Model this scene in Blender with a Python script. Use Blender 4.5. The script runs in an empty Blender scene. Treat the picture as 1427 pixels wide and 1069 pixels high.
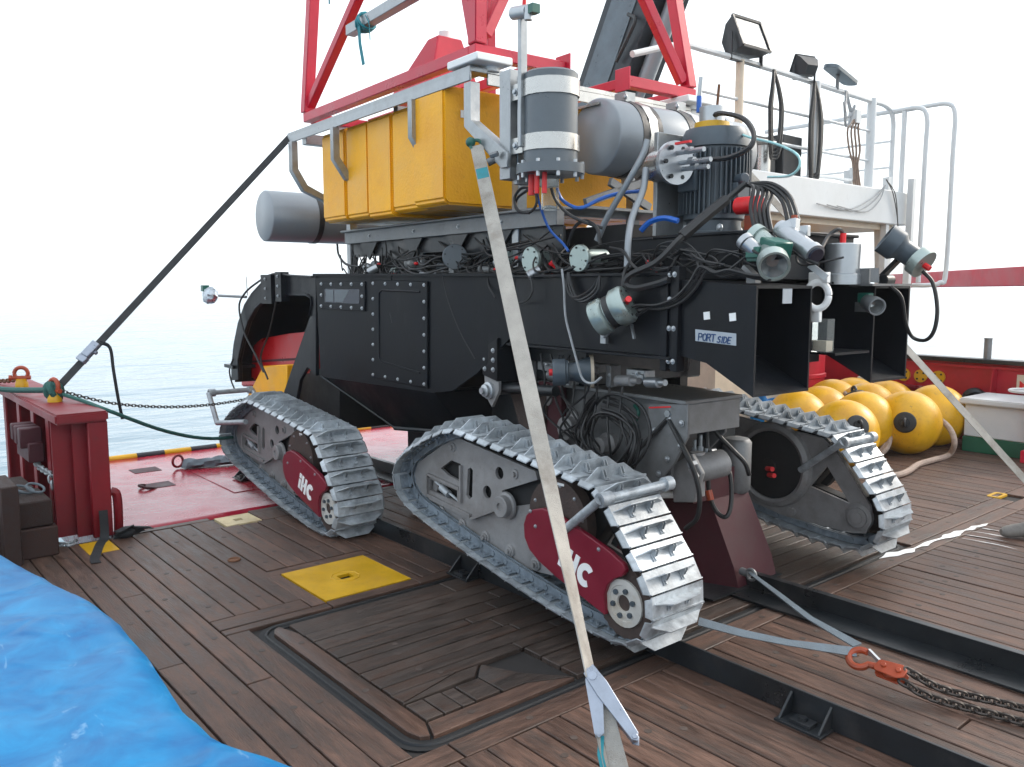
import bpy, bmesh, math, random
from mathutils import Vector, Matrix, Quaternion
random.seed(7)
SC = bpy.context.scene
COL = SC.collection
R_ = math.radians

# ------------------------------------------------------------------ camera, sky, sun, exposure
cam_d = bpy.data.cameras.new('camera'); cam = bpy.data.objects.new('camera', cam_d); COL.objects.link(cam)
cam_d.sensor_width = 36.0; cam_d.lens = 29.47; cam_d.clip_end = 6000; cam_d.clip_start = 0.05
TH, PT = R_(39.913), R_(6.569)
FW = Vector((-math.cos(TH)*math.cos(PT), math.sin(TH)*math.cos(PT), -math.sin(PT)))
cam.location = (0, 0, 1.7)
cam.rotation_euler = FW.to_track_quat('-Z', 'Y').to_euler()
SC.camera = cam
SUN_EL, SUN_AZ = R_(32), R_(72)          # azimuth of the sun measured from +X towards +Y
w = bpy.data.worlds.new('World'); SC.world = w; w.use_nodes = True
nt = w.node_tree; nt.nodes.clear()
sky = nt.nodes.new('ShaderNodeTexSky'); sky.sky_type = 'NISHITA'; sky.sun_disc = False
sky.sun_elevation = SUN_EL; sky.sun_rotation = R_(90) - SUN_AZ
sky.air_density = 1.0; sky.dust_density = 6.0; sky.ozone_density = 1.0; sky.altitude = 0
bg = nt.nodes.new('ShaderNodeBackground'); bg.inputs['Strength'].default_value = 0.13
out = nt.nodes.new('ShaderNodeOutputWorld')
veil = nt.nodes.new('ShaderNodeMix'); veil.data_type = 'RGBA'; veil.inputs[0].default_value = 0.68     # even white overcast veil over the clear sky
veil.inputs[7].default_value = (8.0, 8.7, 9.2, 1.0)
nt.links.new(sky.outputs[0], veil.inputs[6]); nt.links.new(veil.outputs[2], bg.inputs[0]); nt.links.new(bg.outputs[0], out.inputs[0])
sd = bpy.data.lights.new('sun', 'SUN'); sd.energy = 0.95; sd.angle = R_(16); sd.color = (1.0, 0.95, 0.88)
sun = bpy.data.objects.new('sun', sd); COL.objects.link(sun)
SV = Vector((math.cos(SUN_EL)*math.cos(SUN_AZ), math.cos(SUN_EL)*math.sin(SUN_AZ), math.sin(SUN_EL)))
sun.rotation_euler = SV.to_track_quat('Z', 'Y').to_euler(); sun.location = (0, 0, 30)
SC.view_settings.view_transform = 'Standard'; SC.view_settings.look = 'None'
SC.view_settings.exposure = 0.92; SC.view_settings.gamma = 1.0; SC.view_settings.use_curve_mapping = False
SC.render.engine = 'CYCLES'
SC.cycles.max_bounces = 8; SC.cycles.volume_bounces = 2; SC.cycles.use_denoising = True

# ------------------------------------------------------------------ materials
MATS = {}
def mat(name, col, rough=0.5, metal=0.0, var=0.25, scale=6.0, bump=0.0, bscale=60.0, col2=None, spec=0.5, rvar=0.12, mask=(0.5, 0.68), rnd=0.0, stretch=None, coat=0.0, grime=0.0, stain=0.0):
    m = bpy.data.materials.new(name); m.use_nodes = True
    n = m.node_tree.nodes; l = m.node_tree.links
    b = n['Principled BSDF']
    tc = n.new('ShaderNodeTexCoord'); mp = n.new('ShaderNodeMapping'); l.new(tc.outputs['Object'], mp.inputs[0])
    if stretch: mp.inputs['Scale'].default_value = stretch
    info = n.new('ShaderNodeObjectInfo')
    # shift the pattern from object to object
    vm = n.new('ShaderNodeVectorMath'); vm.operation = 'SCALE'; vm.inputs['Scale'].default_value = 37.0
    cx = n.new('ShaderNodeCombineXYZ')
    for k in range(3): l.new(info.outputs['Random'], cx.inputs[k])
    l.new(cx.outputs[0], vm.inputs[0]); l.new(vm.outputs[0], mp.inputs['Location'])
    nz = n.new('ShaderNodeTexNoise'); nz.inputs['Scale'].default_value = scale; nz.inputs['Detail'].default_value = 6; nz.inputs['Roughness'].default_value = 0.62
    l.new(mp.outputs[0], nz.inputs['Vector'])
    mr = n.new('ShaderNodeMapRange'); mr.inputs[1].default_value = 0.3; mr.inputs[2].default_value = 0.7; mr.inputs[3].default_value = 1 - var; mr.inputs[4].default_value = 1 + var
    l.new(nz.outputs['Fac'], mr.inputs[0])
    hs = n.new('ShaderNodeHueSaturation'); hs.inputs['Color'].default_value = (*col, 1)
    fac = mr.outputs[0]
    if rnd:
        m2 = n.new('ShaderNodeMapRange'); m2.inputs[3].default_value = 1 - rnd; m2.inputs[4].default_value = 1 + rnd
        l.new(info.outputs['Random'], m2.inputs[0])
        mm = n.new('ShaderNodeMath'); mm.operation = 'MULTIPLY'; l.new(fac, mm.inputs[0]); l.new(m2.outputs[0], mm.inputs[1]); fac = mm.outputs[0]
    l.new(fac, hs.inputs['Value'])
    outc = hs.outputs[0]
    if col2:
        n2 = n.new('ShaderNodeTexNoise'); n2.inputs['Scale'].default_value = scale*0.45; n2.inputs['Detail'].default_value = 8; n2.inputs['Roughness'].default_value = 0.7
        l.new(mp.outputs[0], n2.inputs['Vector'])
        m3 = n.new('ShaderNodeMapRange'); m3.inputs[1].default_value = mask[0]; m3.inputs[2].default_value = mask[1]; l.new(n2.outputs['Fac'], m3.inputs[0])
        mx = n.new('ShaderNodeMix'); mx.data_type = 'RGBA'; l.new(m3.outputs[0], mx.inputs['Factor']); l.new(outc, mx.inputs[6]); mx.inputs[7].default_value = (*col2, 1); outc = mx.outputs[2]
    if grime:
        n4 = n.new('ShaderNodeTexNoise'); n4.inputs['Scale'].default_value = scale*5; n4.inputs['Detail'].default_value = 10; n4.inputs['Roughness'].default_value = 0.75
        l.new(mp.outputs[0], n4.inputs['Vector'])
        m5 = n.new('ShaderNodeMapRange'); m5.inputs[1].default_value = 0.58; m5.inputs[2].default_value = 0.75; m5.inputs[4].default_value = grime; l.new(n4.outputs['Fac'], m5.inputs[0])
        mx2 = n.new('ShaderNodeMix'); mx2.data_type = 'RGBA'; l.new(m5.outputs[0], mx2.inputs['Factor']); l.new(outc, mx2.inputs[6]); mx2.inputs[7].default_value = (0.05, 0.04, 0.035, 1); outc = mx2.outputs[2]
    if stain:      # worn grey and damp dark patches that run across neighbouring pieces
        gm = n.new('ShaderNodeNewGeometry')
        for sc_, lo, hi, cc, am in ((1.1, .52, .70, (0.026, 0.019, 0.016), stain), (2.3, .56, .72, (0.13, 0.09, 0.072), stain*.55), (5.5, .64, .72, (0.085, 0.030, 0.014), stain*.75)):
            ns = n.new('ShaderNodeTexNoise'); ns.inputs['Scale'].default_value = sc_; ns.inputs['Detail'].default_value = 9; ns.inputs['Roughness'].default_value = 0.66; ns.inputs['Distortion'].default_value = 0.4; l.new(gm.outputs['Position'], ns.inputs['Vector'])
            ms = n.new('ShaderNodeMapRange'); ms.inputs[1].default_value = lo; ms.inputs[2].default_value = hi; ms.inputs[4].default_value = am; l.new(ns.outputs['Fac'], ms.inputs[0])
            m6 = n.new('ShaderNodeMix'); m6.data_type = 'RGBA'; l.new(ms.outputs[0], m6.inputs['Factor']); l.new(outc, m6.inputs[6]); m6.inputs[7].default_value = (*cc, 1); outc = m6.outputs[2]
    l.new(outc, b.inputs['Base Color'])
    rr = n.new('ShaderNodeMapRange'); rr.inputs[1].default_value = 0.3; rr.inputs[2].default_value = 0.7
    rr.inputs[3].default_value = max(0.03, rough - rvar); rr.inputs[4].default_value = min(1, rough + rvar); l.new(nz.outputs['Fac'], rr.inputs[0])
    l.new(rr.outputs[0], b.inputs['Roughness'])
    b.inputs['Metallic'].default_value = metal; b.inputs['Specular IOR Level'].default_value = spec
    if coat: b.inputs['Coat Weight'].default_value = coat; b.inputs['Coat Roughness'].default_value = 0.12
    if bump:
        n3 = n.new('ShaderNodeTexNoise'); n3.inputs['Scale'].default_value = bscale; n3.inputs['Detail'].default_value = 5
        l.new(mp.outputs[0], n3.inputs['Vector'])
        bp = n.new('ShaderNodeBump'); bp.inputs['Strength'].default_value = bump; bp.inputs['Distance'].default_value = 0.01
        l.new(n3.outputs['Fac'], bp.inputs['Height']); l.new(bp.outputs[0], b.inputs['Normal'])
    MATS[name] = m
    return m
mat('plank', (0.100, 0.055, 0.039), 0.5, 0, 0.5, 5.0, 0.45, 26.0, (0.055, 0.040, 0.033), rnd=0.22, stretch=(1.0, 7.0, 1.0), rvar=0.14, grime=0.6, spec=0.36, stain=0.6)
mat('plank_across', (0.100, 0.055, 0.039), 0.5, 0, 0.5, 5.0, 0.45, 26.0, (0.055, 0.040, 0.033), rnd=0.22, stretch=(7.0, 1.0, 1.0), rvar=0.14, grime=0.6, spec=0.36, stain=0.6)
mat('plank_hatch', (0.052, 0.037, 0.030), 0.5, 0, 0.48, 5.0, 0.45, 26.0, (0.062, 0.032, 0.021), rnd=0.22, stretch=(7.0, 1.0, 1.0), rvar=0.14, grime=0.5, spec=0.36, stain=0.5)
mat('caulk', (0.016, 0.013, 0.012), 0.8, 0, 0.3, 9)
mat('plug', (0.06, 0.042, 0.034), 0.6, 0, 0.4, 20)
mat('galv', (0.40, 0.43, 0.455), 0.42, 0.35, 0.3, 14, 0.12, 90, (0.22, 0.235, 0.25), rnd=0.18, grime=0.3)
mat('galv_dull', (0.19, 0.195, 0.20), 0.5, 0.5, 0.25, 12, 0.1, 80, (0.2, 0.2, 0.2), rnd=0.1, grime=0.3)
mat('chain_steel', (0.20, 0.235, 0.27), 0.4, 0.3, 0.3, 20, 0.15, 90)
mat('cast_grey', (0.25, 0.245, 0.245), 0.5, 0.25, 0.2, 7, 0.15, 70, (0.2, 0.185, 0.18), grime=0.5)
mat('black_hull', (0.0055, 0.0068, 0.0095), 0.4, 0.0, 0.35, 4, 0.06, 40, (0.022, 0.024, 0.028), rvar=0.12, spec=0.2, mask=(0.56, 0.82), stretch=(1.6, 1.6, .7))
mat('black_matte', (0.008, 0.008, 0.009), 0.7, 0, 0.3, 8)
mat('rubber', (0.014, 0.014, 0.015), 0.5, 0, 0.3, 30)
mat('cable_grey', (0.30, 0.31, 0.32), 0.45, 0, 0.2, 30)
mat('cable_blue', (0.01, 0.10, 0.42), 0.4, 0, 0.2, 30)
mat('cable_aqua', (0.35, 0.62, 0.62), 0.4, 0, 0.2, 30)
mat('cable_brown', (0.24, 0.17, 0.13), 0.65, 0, 0.3, 20, 0.3, 200)
mat('yellow_block', (0.86, 0.40, 0.003), 0.42, 0, 0.10, 3, 0.22, 55, (0.78, 0.33, 0.003), spec=0.4, grime=0.3)
mat('yellow_paint', (0.56, 0.31, 0.003), 0.42, 0, 0.15, 5, 0.12, 40, (0.5, 0.27, 0.01), grime=0.5)
mat('cream_plate', (0.62, 0.5, 0.3), 0.6, 0, 0.2, 7, 0.1, 40, (0.4, 0.24, 0.1), grime=0.5)
mat('red_frame', (0.50, 0.010, 0.036), 0.35, 0, 0.12, 4, 0.05, 40, spec=0.5, grime=0.2)
mat('maroon', (0.17, 0.005, 0.02), 0.38, 0, 0.15, 5, 0.05, 40, grime=0.15)
mat('red_lit', (0.40, 0.006, 0.022), 0.42, 0, 0.18, 3, 0.1, 20, (0.3, 0.006, 0.016), grime=0.3)  # lit copy of the ship's red; far-side brightness is put into the colour
mat('maroon_dark', (0.045, 0.002, 0.007), 0.6, 0, 0.2, 5, grime=0.3)
mat('red_shaded', (0.20, 0.002, 0.008), 0.48, 0, 0.2, 3, 0.12, 20, (0.17, 0.007, 0.012), grime=0.35)  # darker copy of the ship's red; shading at the stern lowers the colour
mat('red_ramp', (0.34, 0.014, 0.033), 0.22, 0, 0.2, 2.5, 0.25, 12, (0.30, 0.03, 0.04), rvar=0.12, grime=0.3)
mat('red_plastic', (0.72, 0.015, 0.02), 0.4, 0, 0.1, 20)
mat('red_shell', (0.42, 0.006, 0.01), 0.35, 0, 0.12, 5)
mat('canister', (0.105, 0.122, 0.137), 0.38, 0.15, 0.1, 5, 0.04, 60)
mat('canister_light', (0.26, 0.28, 0.30), 0.36, 0.25, 0.05, 6, 0.03, 60, rvar=0.05)
mat('silver', (0.40, 0.42, 0.44), 0.32, 0.7, 0.08, 12, 0.02, 60, rvar=0.05)
mat('silver_green', (0.33, 0.39, 0.37), 0.35, 0.6, 0.12, 12)
mat('stainless', (0.46, 0.455, 0.44), 0.3, 0.85, 0.15, 9, 0.04, 60)
mat('alu_frame', (0.33, 0.345, 0.355), 0.38, 0.7, 0.22, 8, 0.08, 60, (0.3, 0.31, 0.32), grime=0.2)
mat('motor_grey', (0.06, 0.078, 0.095), 0.42, 0.1, 0.2, 8, 0.06, 60)
mat('green_part', (0.012, 0.10, 0.075), 0.4, 0, 0.15, 15)
mat('white_paint', (0.60, 0.615, 0.62), 0.45, 0, 0.06, 3, 0.06, 30, (0.60, 0.58, 0.54), mask=(0.6, 0.8), grime=0.2)
mat('white_clean', (0.80, 0.80, 0.79), 0.5, 0, 0.05, 6)
mat('hub_white', (0.50, 0.485, 0.45), 0.55, 0, 0.12, 9, 0, 30, (0.42, 0.36, 0.28), grime=0.35)
mat('tyre_brown', (0.055, 0.036, 0.03), 0.7, 0.1, 0.35, 25, 0.3, 90)
mat('beige', (0.62, 0.52, 0.40), 0.55, 0, 0.12, 6, grime=0.15)
mat('strap_white', (0.36, 0.335, 0.30), 0.75, 0, 0.18, 8, 0.5, 260, (0.22, 0.19, 0.16), grime=0.35)
mat('strap_grey', (0.13, 0.16, 0.185), 0.7, 0, 0.2, 12, 0.4, 200)
mat('strap_black', (0.012, 0.013, 0.015), 0.75, 0, 0.2, 20, 0.4, 200)
mat('ratchet', (0.30, 0.33, 0.39), 0.35, 0.5, 0.15, 15, grime=0.2)
mat('teal', (0.01, 0.20, 0.24), 0.6, 0, 0.2, 20)
mat('rope_green', (0.02, 0.10, 0.085), 0.75, 0, 0.3, 40, 0.6, 180)
mat('rope_tan', (0.36, 0.27, 0.22), 0.75, 0, 0.25, 30, 0.5, 160, grime=0.3)
mat('orange', (0.34, 0.05, 0.014), 0.45, 0, 0.25, 14, 0, 30, (0.22, 0.05, 0.02), grime=0.4)
mat('rust', (0.16, 0.07, 0.035), 0.75, 0.2, 0.35, 20, 0.3, 80)
mat('dark_chain', (0.06, 0.05, 0.045), 0.55, 0.6, 0.35, 25)
mat('steel_black', (0.014, 0.017, 0.02), 0.36, 0.25, 0.4, 4, 0.12, 40, (0.05, 0.045, 0.045), grime=0.3)
mat('buoy', (0.68, 0.36, 0.003), 0.42, 0, 0.16, 5, 0.12, 40, (0.58, 0.27, 0.004), grime=0.8)
mat('green_band', (0.015, 0.10, 0.055), 0.5, 0, 0.15, 8, grime=0.2)
mat('timber', (0.032, 0.013, 0.009), 0.75, 0, 0.3, 8, 0.35, 50, stretch=(1, 4, 4), rnd=0.2, grime=0.3)
mat('blue_tarp', (0.002, 0.13, 0.38), 0.5, 0, 0.3, 9, 0.35, 30, (0.02, 0.28, 0.62), mask=(0.42, 0.72), rvar=0.12, spec=0.3)
mat('crane_grey', (0.022, 0.027, 0.033), 0.4, 0.2, 0.3, 5, 0.05, 40, grime=0.3)
mat('crane_panel', (0.10, 0.125, 0.145), 0.35, 0.3, 0.25, 5, 0.05, 40, grime=0.3)
mat('glass_dark', (0.01, 0.014, 0.03), 0.06, 0, 0.1, 5, spec=0.7)
mat('lens', (0.30, 0.31, 0.31), 0.12, 0.6, 0.2, 20)
mat('lamp_black', (0.02, 0.022, 0.025), 0.45, 0, 0.2, 10)
mat('reflector', (0.16, 0.175, 0.18), 0.35, 0.1, 0.3, 8, spec=0.4)
mat('foil', (0.42, 0.46, 0.50), 0.3, 0.7, 0.3, 14, 0.8, 30)
mat('sticker', (0.36, 0.40, 0.44), 0.55, 0, 0.1, 12)
mat('ink', (0.01, 0.05, 0.16), 0.6, 0, 0.1, 12)
mat('skin', (0.45, 0.25, 0.18), 0.5, 0, 0.08, 12)
mat('trousers', (0.42, 0.33, 0.16), 0.8, 0, 0.2, 12, 0.3, 120)
mat('shirt', (0.10, 0.14, 0.24), 0.8, 0, 0.15, 10, 0.3, 120)
mat('boot', (0.18, 0.165, 0.15), 0.65, 0, 0.25, 14, 0.2, 80, grime=0.4)
mat('hair', (0.03, 0.02, 0.015), 0.7, 0, 0.2, 30)
mat('stripe_black', (0.012, 0.012, 0.02), 0.5, 0, 0.2, 10)
def clothes_mat():
    m = bpy.data.materials.new('clothes'); m.use_nodes = True; n = m.node_tree.nodes; l = m.node_tree.links; b = n['Principled BSDF']
    tc = n.new('ShaderNodeTexCoord'); sx = n.new('ShaderNodeSeparateXYZ'); l.new(tc.outputs['Object'], sx.inputs[0]); c = n.new('ShaderNodeValToRGB'); c.color_ramp.interpolation = 'CONSTANT'; e = c.color_ramp.elements
    mr = n.new('ShaderNodeMapRange'); mr.inputs[2].default_value = 2.0; l.new(sx.outputs['Z'], mr.inputs[0]); l.new(mr.outputs[0], c.inputs[0])
    e[0].color = (0.34, 0.26, 0.13, 1); e[1].position = 0.5; e[1].color = (0.06, 0.085, 0.15, 1); e2 = e.new(0.745); e2.color = (0.45, 0.25, 0.18, 1)
    l.new(c.outputs[0], b.inputs['Base Color']); b.inputs['Roughness'].default_value = 0.8; MATS['clothes'] = m
clothes_mat()
# clear plastic cover
def clear_mat():
    m = bpy.data.materials.new('acrylic'); m.use_nodes = True; b = m.node_tree.nodes['Principled BSDF']
    b.inputs['Base Color'].default_value = (0.75, 0.8, 0.8, 1); b.inputs['Roughness'].default_value = 0.08; b.inputs['Transmission Weight'].default_value = 0.9; b.inputs['IOR'].default_value = 1.2
    MATS['acrylic'] = m
clear_mat()
def tarp_mat():
    m = bpy.data.materials.new('tarp_sheet'); m.use_nodes = True; n = m.node_tree.nodes; l = m.node_tree.links; b = n['Principled BSDF']
    tc = n.new('ShaderNodeTexCoord')
    def tex(scale, det, typ='FBM', dist=0.0, st=(1, 1, 1)):
        mp = n.new('ShaderNodeMapping'); mp.inputs['Scale'].default_value = st; mp.inputs['Rotation'].default_value = (0, 0, R_(28)); l.new(tc.outputs['Object'], mp.inputs[0])
        t = n.new('ShaderNodeTexNoise'); t.noise_type = typ; t.inputs['Scale'].default_value = scale; t.inputs['Detail'].default_value = det; t.inputs['Distortion'].default_value = dist; t.inputs['Roughness'].default_value = 0.65; l.new(mp.outputs[0], t.inputs['Vector']); return t
    big = tex(6.5, 12, dist=0.5); rub = tex(3.0, 10, dist=1.2, st=(1, 3.2, 1)); crease = tex(7.0, 3, 'RIDGED_MULTIFRACTAL', 0.5)
    r1 = n.new('ShaderNodeValToRGB'); l.new(big.outputs['Fac'], r1.inputs[0]); e = r1.color_ramp.elements
    e[0].position = 0.3; e[0].color = (0.001, 0.088, 0.26, 1); e[1].position = 0.72; e[1].color = (0.005, 0.20, 0.43, 1)
    r2 = n.new('ShaderNodeMapRange'); r2.inputs[1].default_value = 0.62; r2.inputs[2].default_value = 0.74; r2.inputs[4].default_value = 0.55; l.new(rub.outputs['Fac'], r2.inputs[0])
    mx = n.new('ShaderNodeMix'); mx.data_type = 'RGBA'; l.new(r2.outputs[0], mx.inputs['Factor']); l.new(r1.outputs[0], mx.inputs[6]); mx.inputs[7].default_value = (0.30, 0.45, 0.60, 1); l.new(mx.outputs[2], b.inputs['Base Color'])
    wv = n.new('ShaderNodeTexChecker'); wv.inputs['Scale'].default_value = 240; l.new(tc.outputs['Object'], wv.inputs['Vector'])
    b1 = n.new('ShaderNodeBump'); b1.inputs['Strength'].default_value = 0.12; b1.inputs['Distance'].default_value = 0.002; l.new(wv.outputs['Fac'], b1.inputs['Height'])
    b2 = n.new('ShaderNodeBump'); b2.inputs['Strength'].default_value = 0.8; b2.inputs['Distance'].default_value = 0.02; l.new(crease.outputs['Fac'], b2.inputs['Height']); l.new(b1.outputs[0], b2.inputs['Normal'])
    l.new(b2.outputs[0], b.inputs['Normal']); b.inputs['Roughness'].default_value = 0.5; b.inputs['Specular IOR Level'].default_value = 0.35
    MATS['tarp_sheet'] = m
tarp_mat()
# sea: long low ripples
def sea_mat():
    m = bpy.data.materials.new('sea'); m.use_nodes = True; n = m.node_tree.nodes; l = m.node_tree.links; b = n['Principled BSDF']
    b.inputs['Base Color'].default_value = (0.11, 0.18, 0.225, 1); b.inputs['Roughness'].default_value = 0.1; b.inputs['IOR'].default_value = 1.333
    g = n.new('ShaderNodeNewGeometry'); prev = None
    for sx, sy, sc_, st, dist in ((0.55, 0.22, 1.0, 0.55, 0.28), (1.6, 0.8, 1.0, 0.3, 0.07), (0.12, 0.05, 1.0, 0.6, 0.9)):
        mp = n.new('ShaderNodeMapping'); mp.inputs['Scale'].default_value = (sx, sy, 1); mp.inputs['Rotation'].default_value = (0, 0, R_(38)); l.new(g.outputs['Position'], mp.inputs[0])
        t = n.new('ShaderNodeTexNoise'); t.inputs['Scale'].default_value = sc_; t.inputs['Detail'].default_value = 4; t.inputs['Roughness'].default_value = 0.55; l.new(mp.outputs[0], t.inputs['Vector'])
        bp = n.new('ShaderNodeBump'); bp.inputs['Strength'].default_value = st; bp.inputs['Distance'].default_value = dist; l.new(t.outputs['Fac'], bp.inputs['Height'])
        if prev: l.new(prev.outputs[0], bp.inputs['Normal'])
        prev = bp
    l.new(prev.outputs[0], b.inputs['Normal'])
    MATS['sea'] = m
sea_mat()

# ------------------------------------------------------------------ geometry helpers
def V(*a): return Vector(a[0]) if len(a) == 1 else Vector(a)
def frame(d, hint=(0, 0, 1)):
    d = V(d).normalized(); h = V(hint)
    if abs(d.dot(h.normalized())) > 0.98: h = V(1, 0, 0)
    x = h.cross(d).normalized(); return x, d.cross(x).normalized(), d
def catmull(P, k=6):
    P = [V(p) for p in P]
    if len(P) < 3: return P
    o = []; Q = [P[0]*2 - P[1]] + P + [P[-1]*2 - P[-2]]
    for i in range(1, len(Q) - 2):
        a, b, c, d = Q[i-1:i+3]
        for j in range(k):
            t = j/k
            o.append(0.5*((2*b) + (c - a)*t + (2*a - 5*b + 4*c - d)*t*t + (3*b - a - 3*c + d)*t**3))
    o.append(P[-1]); return o
class MB:
    def __init__(s): s.v = []; s.f = []
    def add(s, vs, fs):
        o = len(s.v); s.v += [tuple(p) for p in vs]; s.f += [tuple(i + o for i in f) for f in fs]; return s
    def box(s, c, size, ax=None):
        c = V(c); hx, hy, hz = (k/2 for k in size)
        X, Y, Z = ax if ax else (V(1, 0, 0), V(0, 1, 0), V(0, 0, 1))
        p = [c + X*(i*hx) + Y*(j*hy) + Z*(k*hz) for i in (-1, 1) for j in (-1, 1) for k in (-1, 1)]
        return s.add(p, [(0, 1, 3, 2), (4, 6, 7, 5), (0, 4, 5, 1), (2, 3, 7, 6), (0, 2, 6, 4), (1, 5, 7, 3)])
    def span(s, a, b): return s.box([(i + j)/2 for i, j in zip(a, b)], [abs(i - j) for i, j in zip(a, b)])
    def cyl(s, a, b, r, r1=None, n=16, cap=True, ph=0.0):
        a, b = V(a), V(b); r1 = r if r1 is None else r1; x, y, d = frame(b - a)
        p = []
        for c, q in ((a, r), (b, r1)):
            p += [c + (x*math.cos(t) + y*math.sin(t))*q for t in (ph + 2*math.pi*i/n for i in range(n))]
        f = [(i, (i+1) % n, n + (i+1) % n, n + i) for i in range(n)]
        if cap: f += [tuple(range(n-1, -1, -1)), tuple(range(n, 2*n))]
        return s.add(p, f)
    def lathe(s, a, d, prof, n=20, cap=True):
        a = V(a); x, y, d = frame(d); p = []
        for r, h in prof: p += [a + d*h + (x*math.cos(t) + y*math.sin(t))*r for t in (2*math.pi*i/n for i in range(n))]
        f = []
        for k in range(len(prof) - 1):
            f += [(k*n + i, k*n + (i+1) % n, (k+1)*n + (i+1) % n, (k+1)*n + i) for i in range(n)]
        if cap: f += [tuple(range(n-1, -1, -1)), tuple(range((len(prof)-1)*n, len(prof)*n))]
        return s.add(p, f)
    def tube(s, P, r, n=7, smooth=5, cap=True):
        P = catmull(P, smooth) if smooth else [V(p) for p in P]
        if len(P) < 2: return s
        x = None; vs = []
        for i, p in enumerate(P):
            d = (P[min(i+1, len(P)-1)] - P[max(i-1, 0)])
            if d.length < 1e-9: d = V(0, 0, 1)
            d.normalize()
            if x is None: x = frame(d)[0]
            x = (x - d*x.dot(d))
            if x.length < 1e-6: x = frame(d)[0]
            x.normalize(); y = d.cross(x)
            rr = r[i] if isinstance(r, list) else r
            vs += [p + (x*math.cos(2*math.pi*k/n) + y*math.sin(2*math.pi*k/n))*rr for k in range(n)]
        m = len(P); f = []
        for i in range(m-1): f += [(i*n+k, i*n+(k+1) % n, (i+1)*n+(k+1) % n, (i+1)*n+k) for k in range(n)]
        if cap: f += [tuple(range(n-1, -1, -1)), tuple(range((m-1)*n, m*n))]
        return s.add(vs, f)
    def bar(s, a, b, w_, h, hint=(0, 0, 1)):
        a, b = V(a), V(b); x, y, d = frame(b - a, hint)
        return s.box((a+b)/2, (w_, h, (b-a).length), (x, y, d))
    def slab(s, poly, off, holes=(), mp=None, t=0.01):
        """flat plate: poly in 2-D, mapped by mp(u, v, w); runs from w=off to w=off+t; holes are real"""
        bm = bmesh.new(); loops = [poly] + list(holes); es = []
        for L in loops:
            vs = [bm.verts.new((p[0], p[1], 0)) for p in L]
            es += [bm.edges.new((vs[i], vs[(i+1) % len(vs)])) for i in range(len(vs))]
        bmesh.ops.triangle_fill(bm, use_beauty=True, use_dissolve=False, edges=es)
        bm.verts.index_update()
        vs0 = [v.co.copy() for v in bm.verts]; fs = [tuple(v.index for v in f.verts) for f in bm.faces]
        be = [(e.verts[0].index, e.verts[1].index) for e in bm.edges if len(e.link_faces) == 1]
        bm.free(); n = len(vs0)
        pts = [mp(p.x, p.y, off) for p in vs0] + [mp(p.x, p.y, off + t) for p in vs0]
        ff = [tuple(reversed(f)) for f in fs] + [tuple(i + n for i in f) for f in fs] + [(a, b, b+n, a+n) for a, b in be]
        return s.add(pts, ff)
    def ribbon(s, P, w_, t, hint=(0, 0, 1)):
        P = [V(p) for p in P]; vs = []
        for i, p in enumerate(P):
            d = (P[min(i+1, len(P)-1)] - P[max(i-1, 0)]).normalized(); hn = V(hint[i] if isinstance(hint, list) else hint)
            x = d.cross(hn).normalized(); y = x.cross(d)
            ww = w_[i] if isinstance(w_, list) else w_
            vs += [p - x*ww/2 - y*t/2, p + x*ww/2 - y*t/2, p + x*ww/2 + y*t/2, p - x*ww/2 + y*t/2]
        m = len(P); f = []
        for i in range(m-1): f += [(i*4+k, i*4+(k+1) % 4, (i+1)*4+(k+1) % 4, (i+1)*4+k) for k in range(4)]
        f += [(3, 2, 1, 0), tuple(range((m-1)*4, m*4))]
        return s.add(vs, f)
    def torus(s, c, axis, R, r, n=24, k=8, a0=0, a1=2*math.pi, sx=1.0):
        x, y, d = frame(axis); c = V(c)
        P = [c + x*math.cos(a0 + (a1-a0)*i/n)*R*sx + y*math.sin(a0 + (a1-a0)*i/n)*R for i in range(n+1)]
        return s.tube(P, r, k, 0)
    def ball(s, c, r, n=16, m=10, sc=(1, 1, 1)):
        c = V(c); vs = [c + V(0, 0, r*sc[2])]
        for j in range(1, m):
            for i in range(n):
                a = math.pi*j/m; b_ = 2*math.pi*i/n
                vs.append(c + V(r*sc[0]*math.sin(a)*math.cos(b_), r*sc[1]*math.sin(a)*math.sin(b_), r*sc[2]*math.cos(a)))
        vs.append(c - V(0, 0, r*sc[2])); f = [(0, 1+i, 1+(i+1) % n) for i in range(n)]
        for j in range(m-2): f += [(1+j*n+i, 1+(j+1)*n+i, 1+(j+1)*n+(i+1) % n, 1+j*n+(i+1) % n) for i in range(n)]
        e = len(vs)-1; f += [(e, 1+(m-2)*n+(i+1) % n, 1+(m-2)*n+i) for i in range(n)]
        return s.add(vs, f)
    def mesh(s, name, bevel=0, angle=38, seg=1):
        me = bpy.data.meshes.new(name); me.from_pydata(s.v, [], s.f)
        bm = bmesh.new(); bm.from_mesh(me)
        bmesh.ops.remove_doubles(bm, verts=bm.verts, dist=1e-5)
        bmesh.ops.recalc_face_normals(bm, faces=bm.faces)
        if bevel:
            ed = [e for e in bm.edges if len(e.link_faces) == 2 and e.calc_face_angle(0) > R_(40)]
            bmesh.ops.bevel(bm, geom=ed, offset=bevel, segments=seg, affect='EDGES', clamp_overlap=True)
        bm.to_mesh(me); bm.free()
        me.polygons.foreach_set('use_smooth', [True]*len(me.polygons)); me.set_sharp_from_angle(angle=R_(angle)); me.update()
        return me
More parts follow.
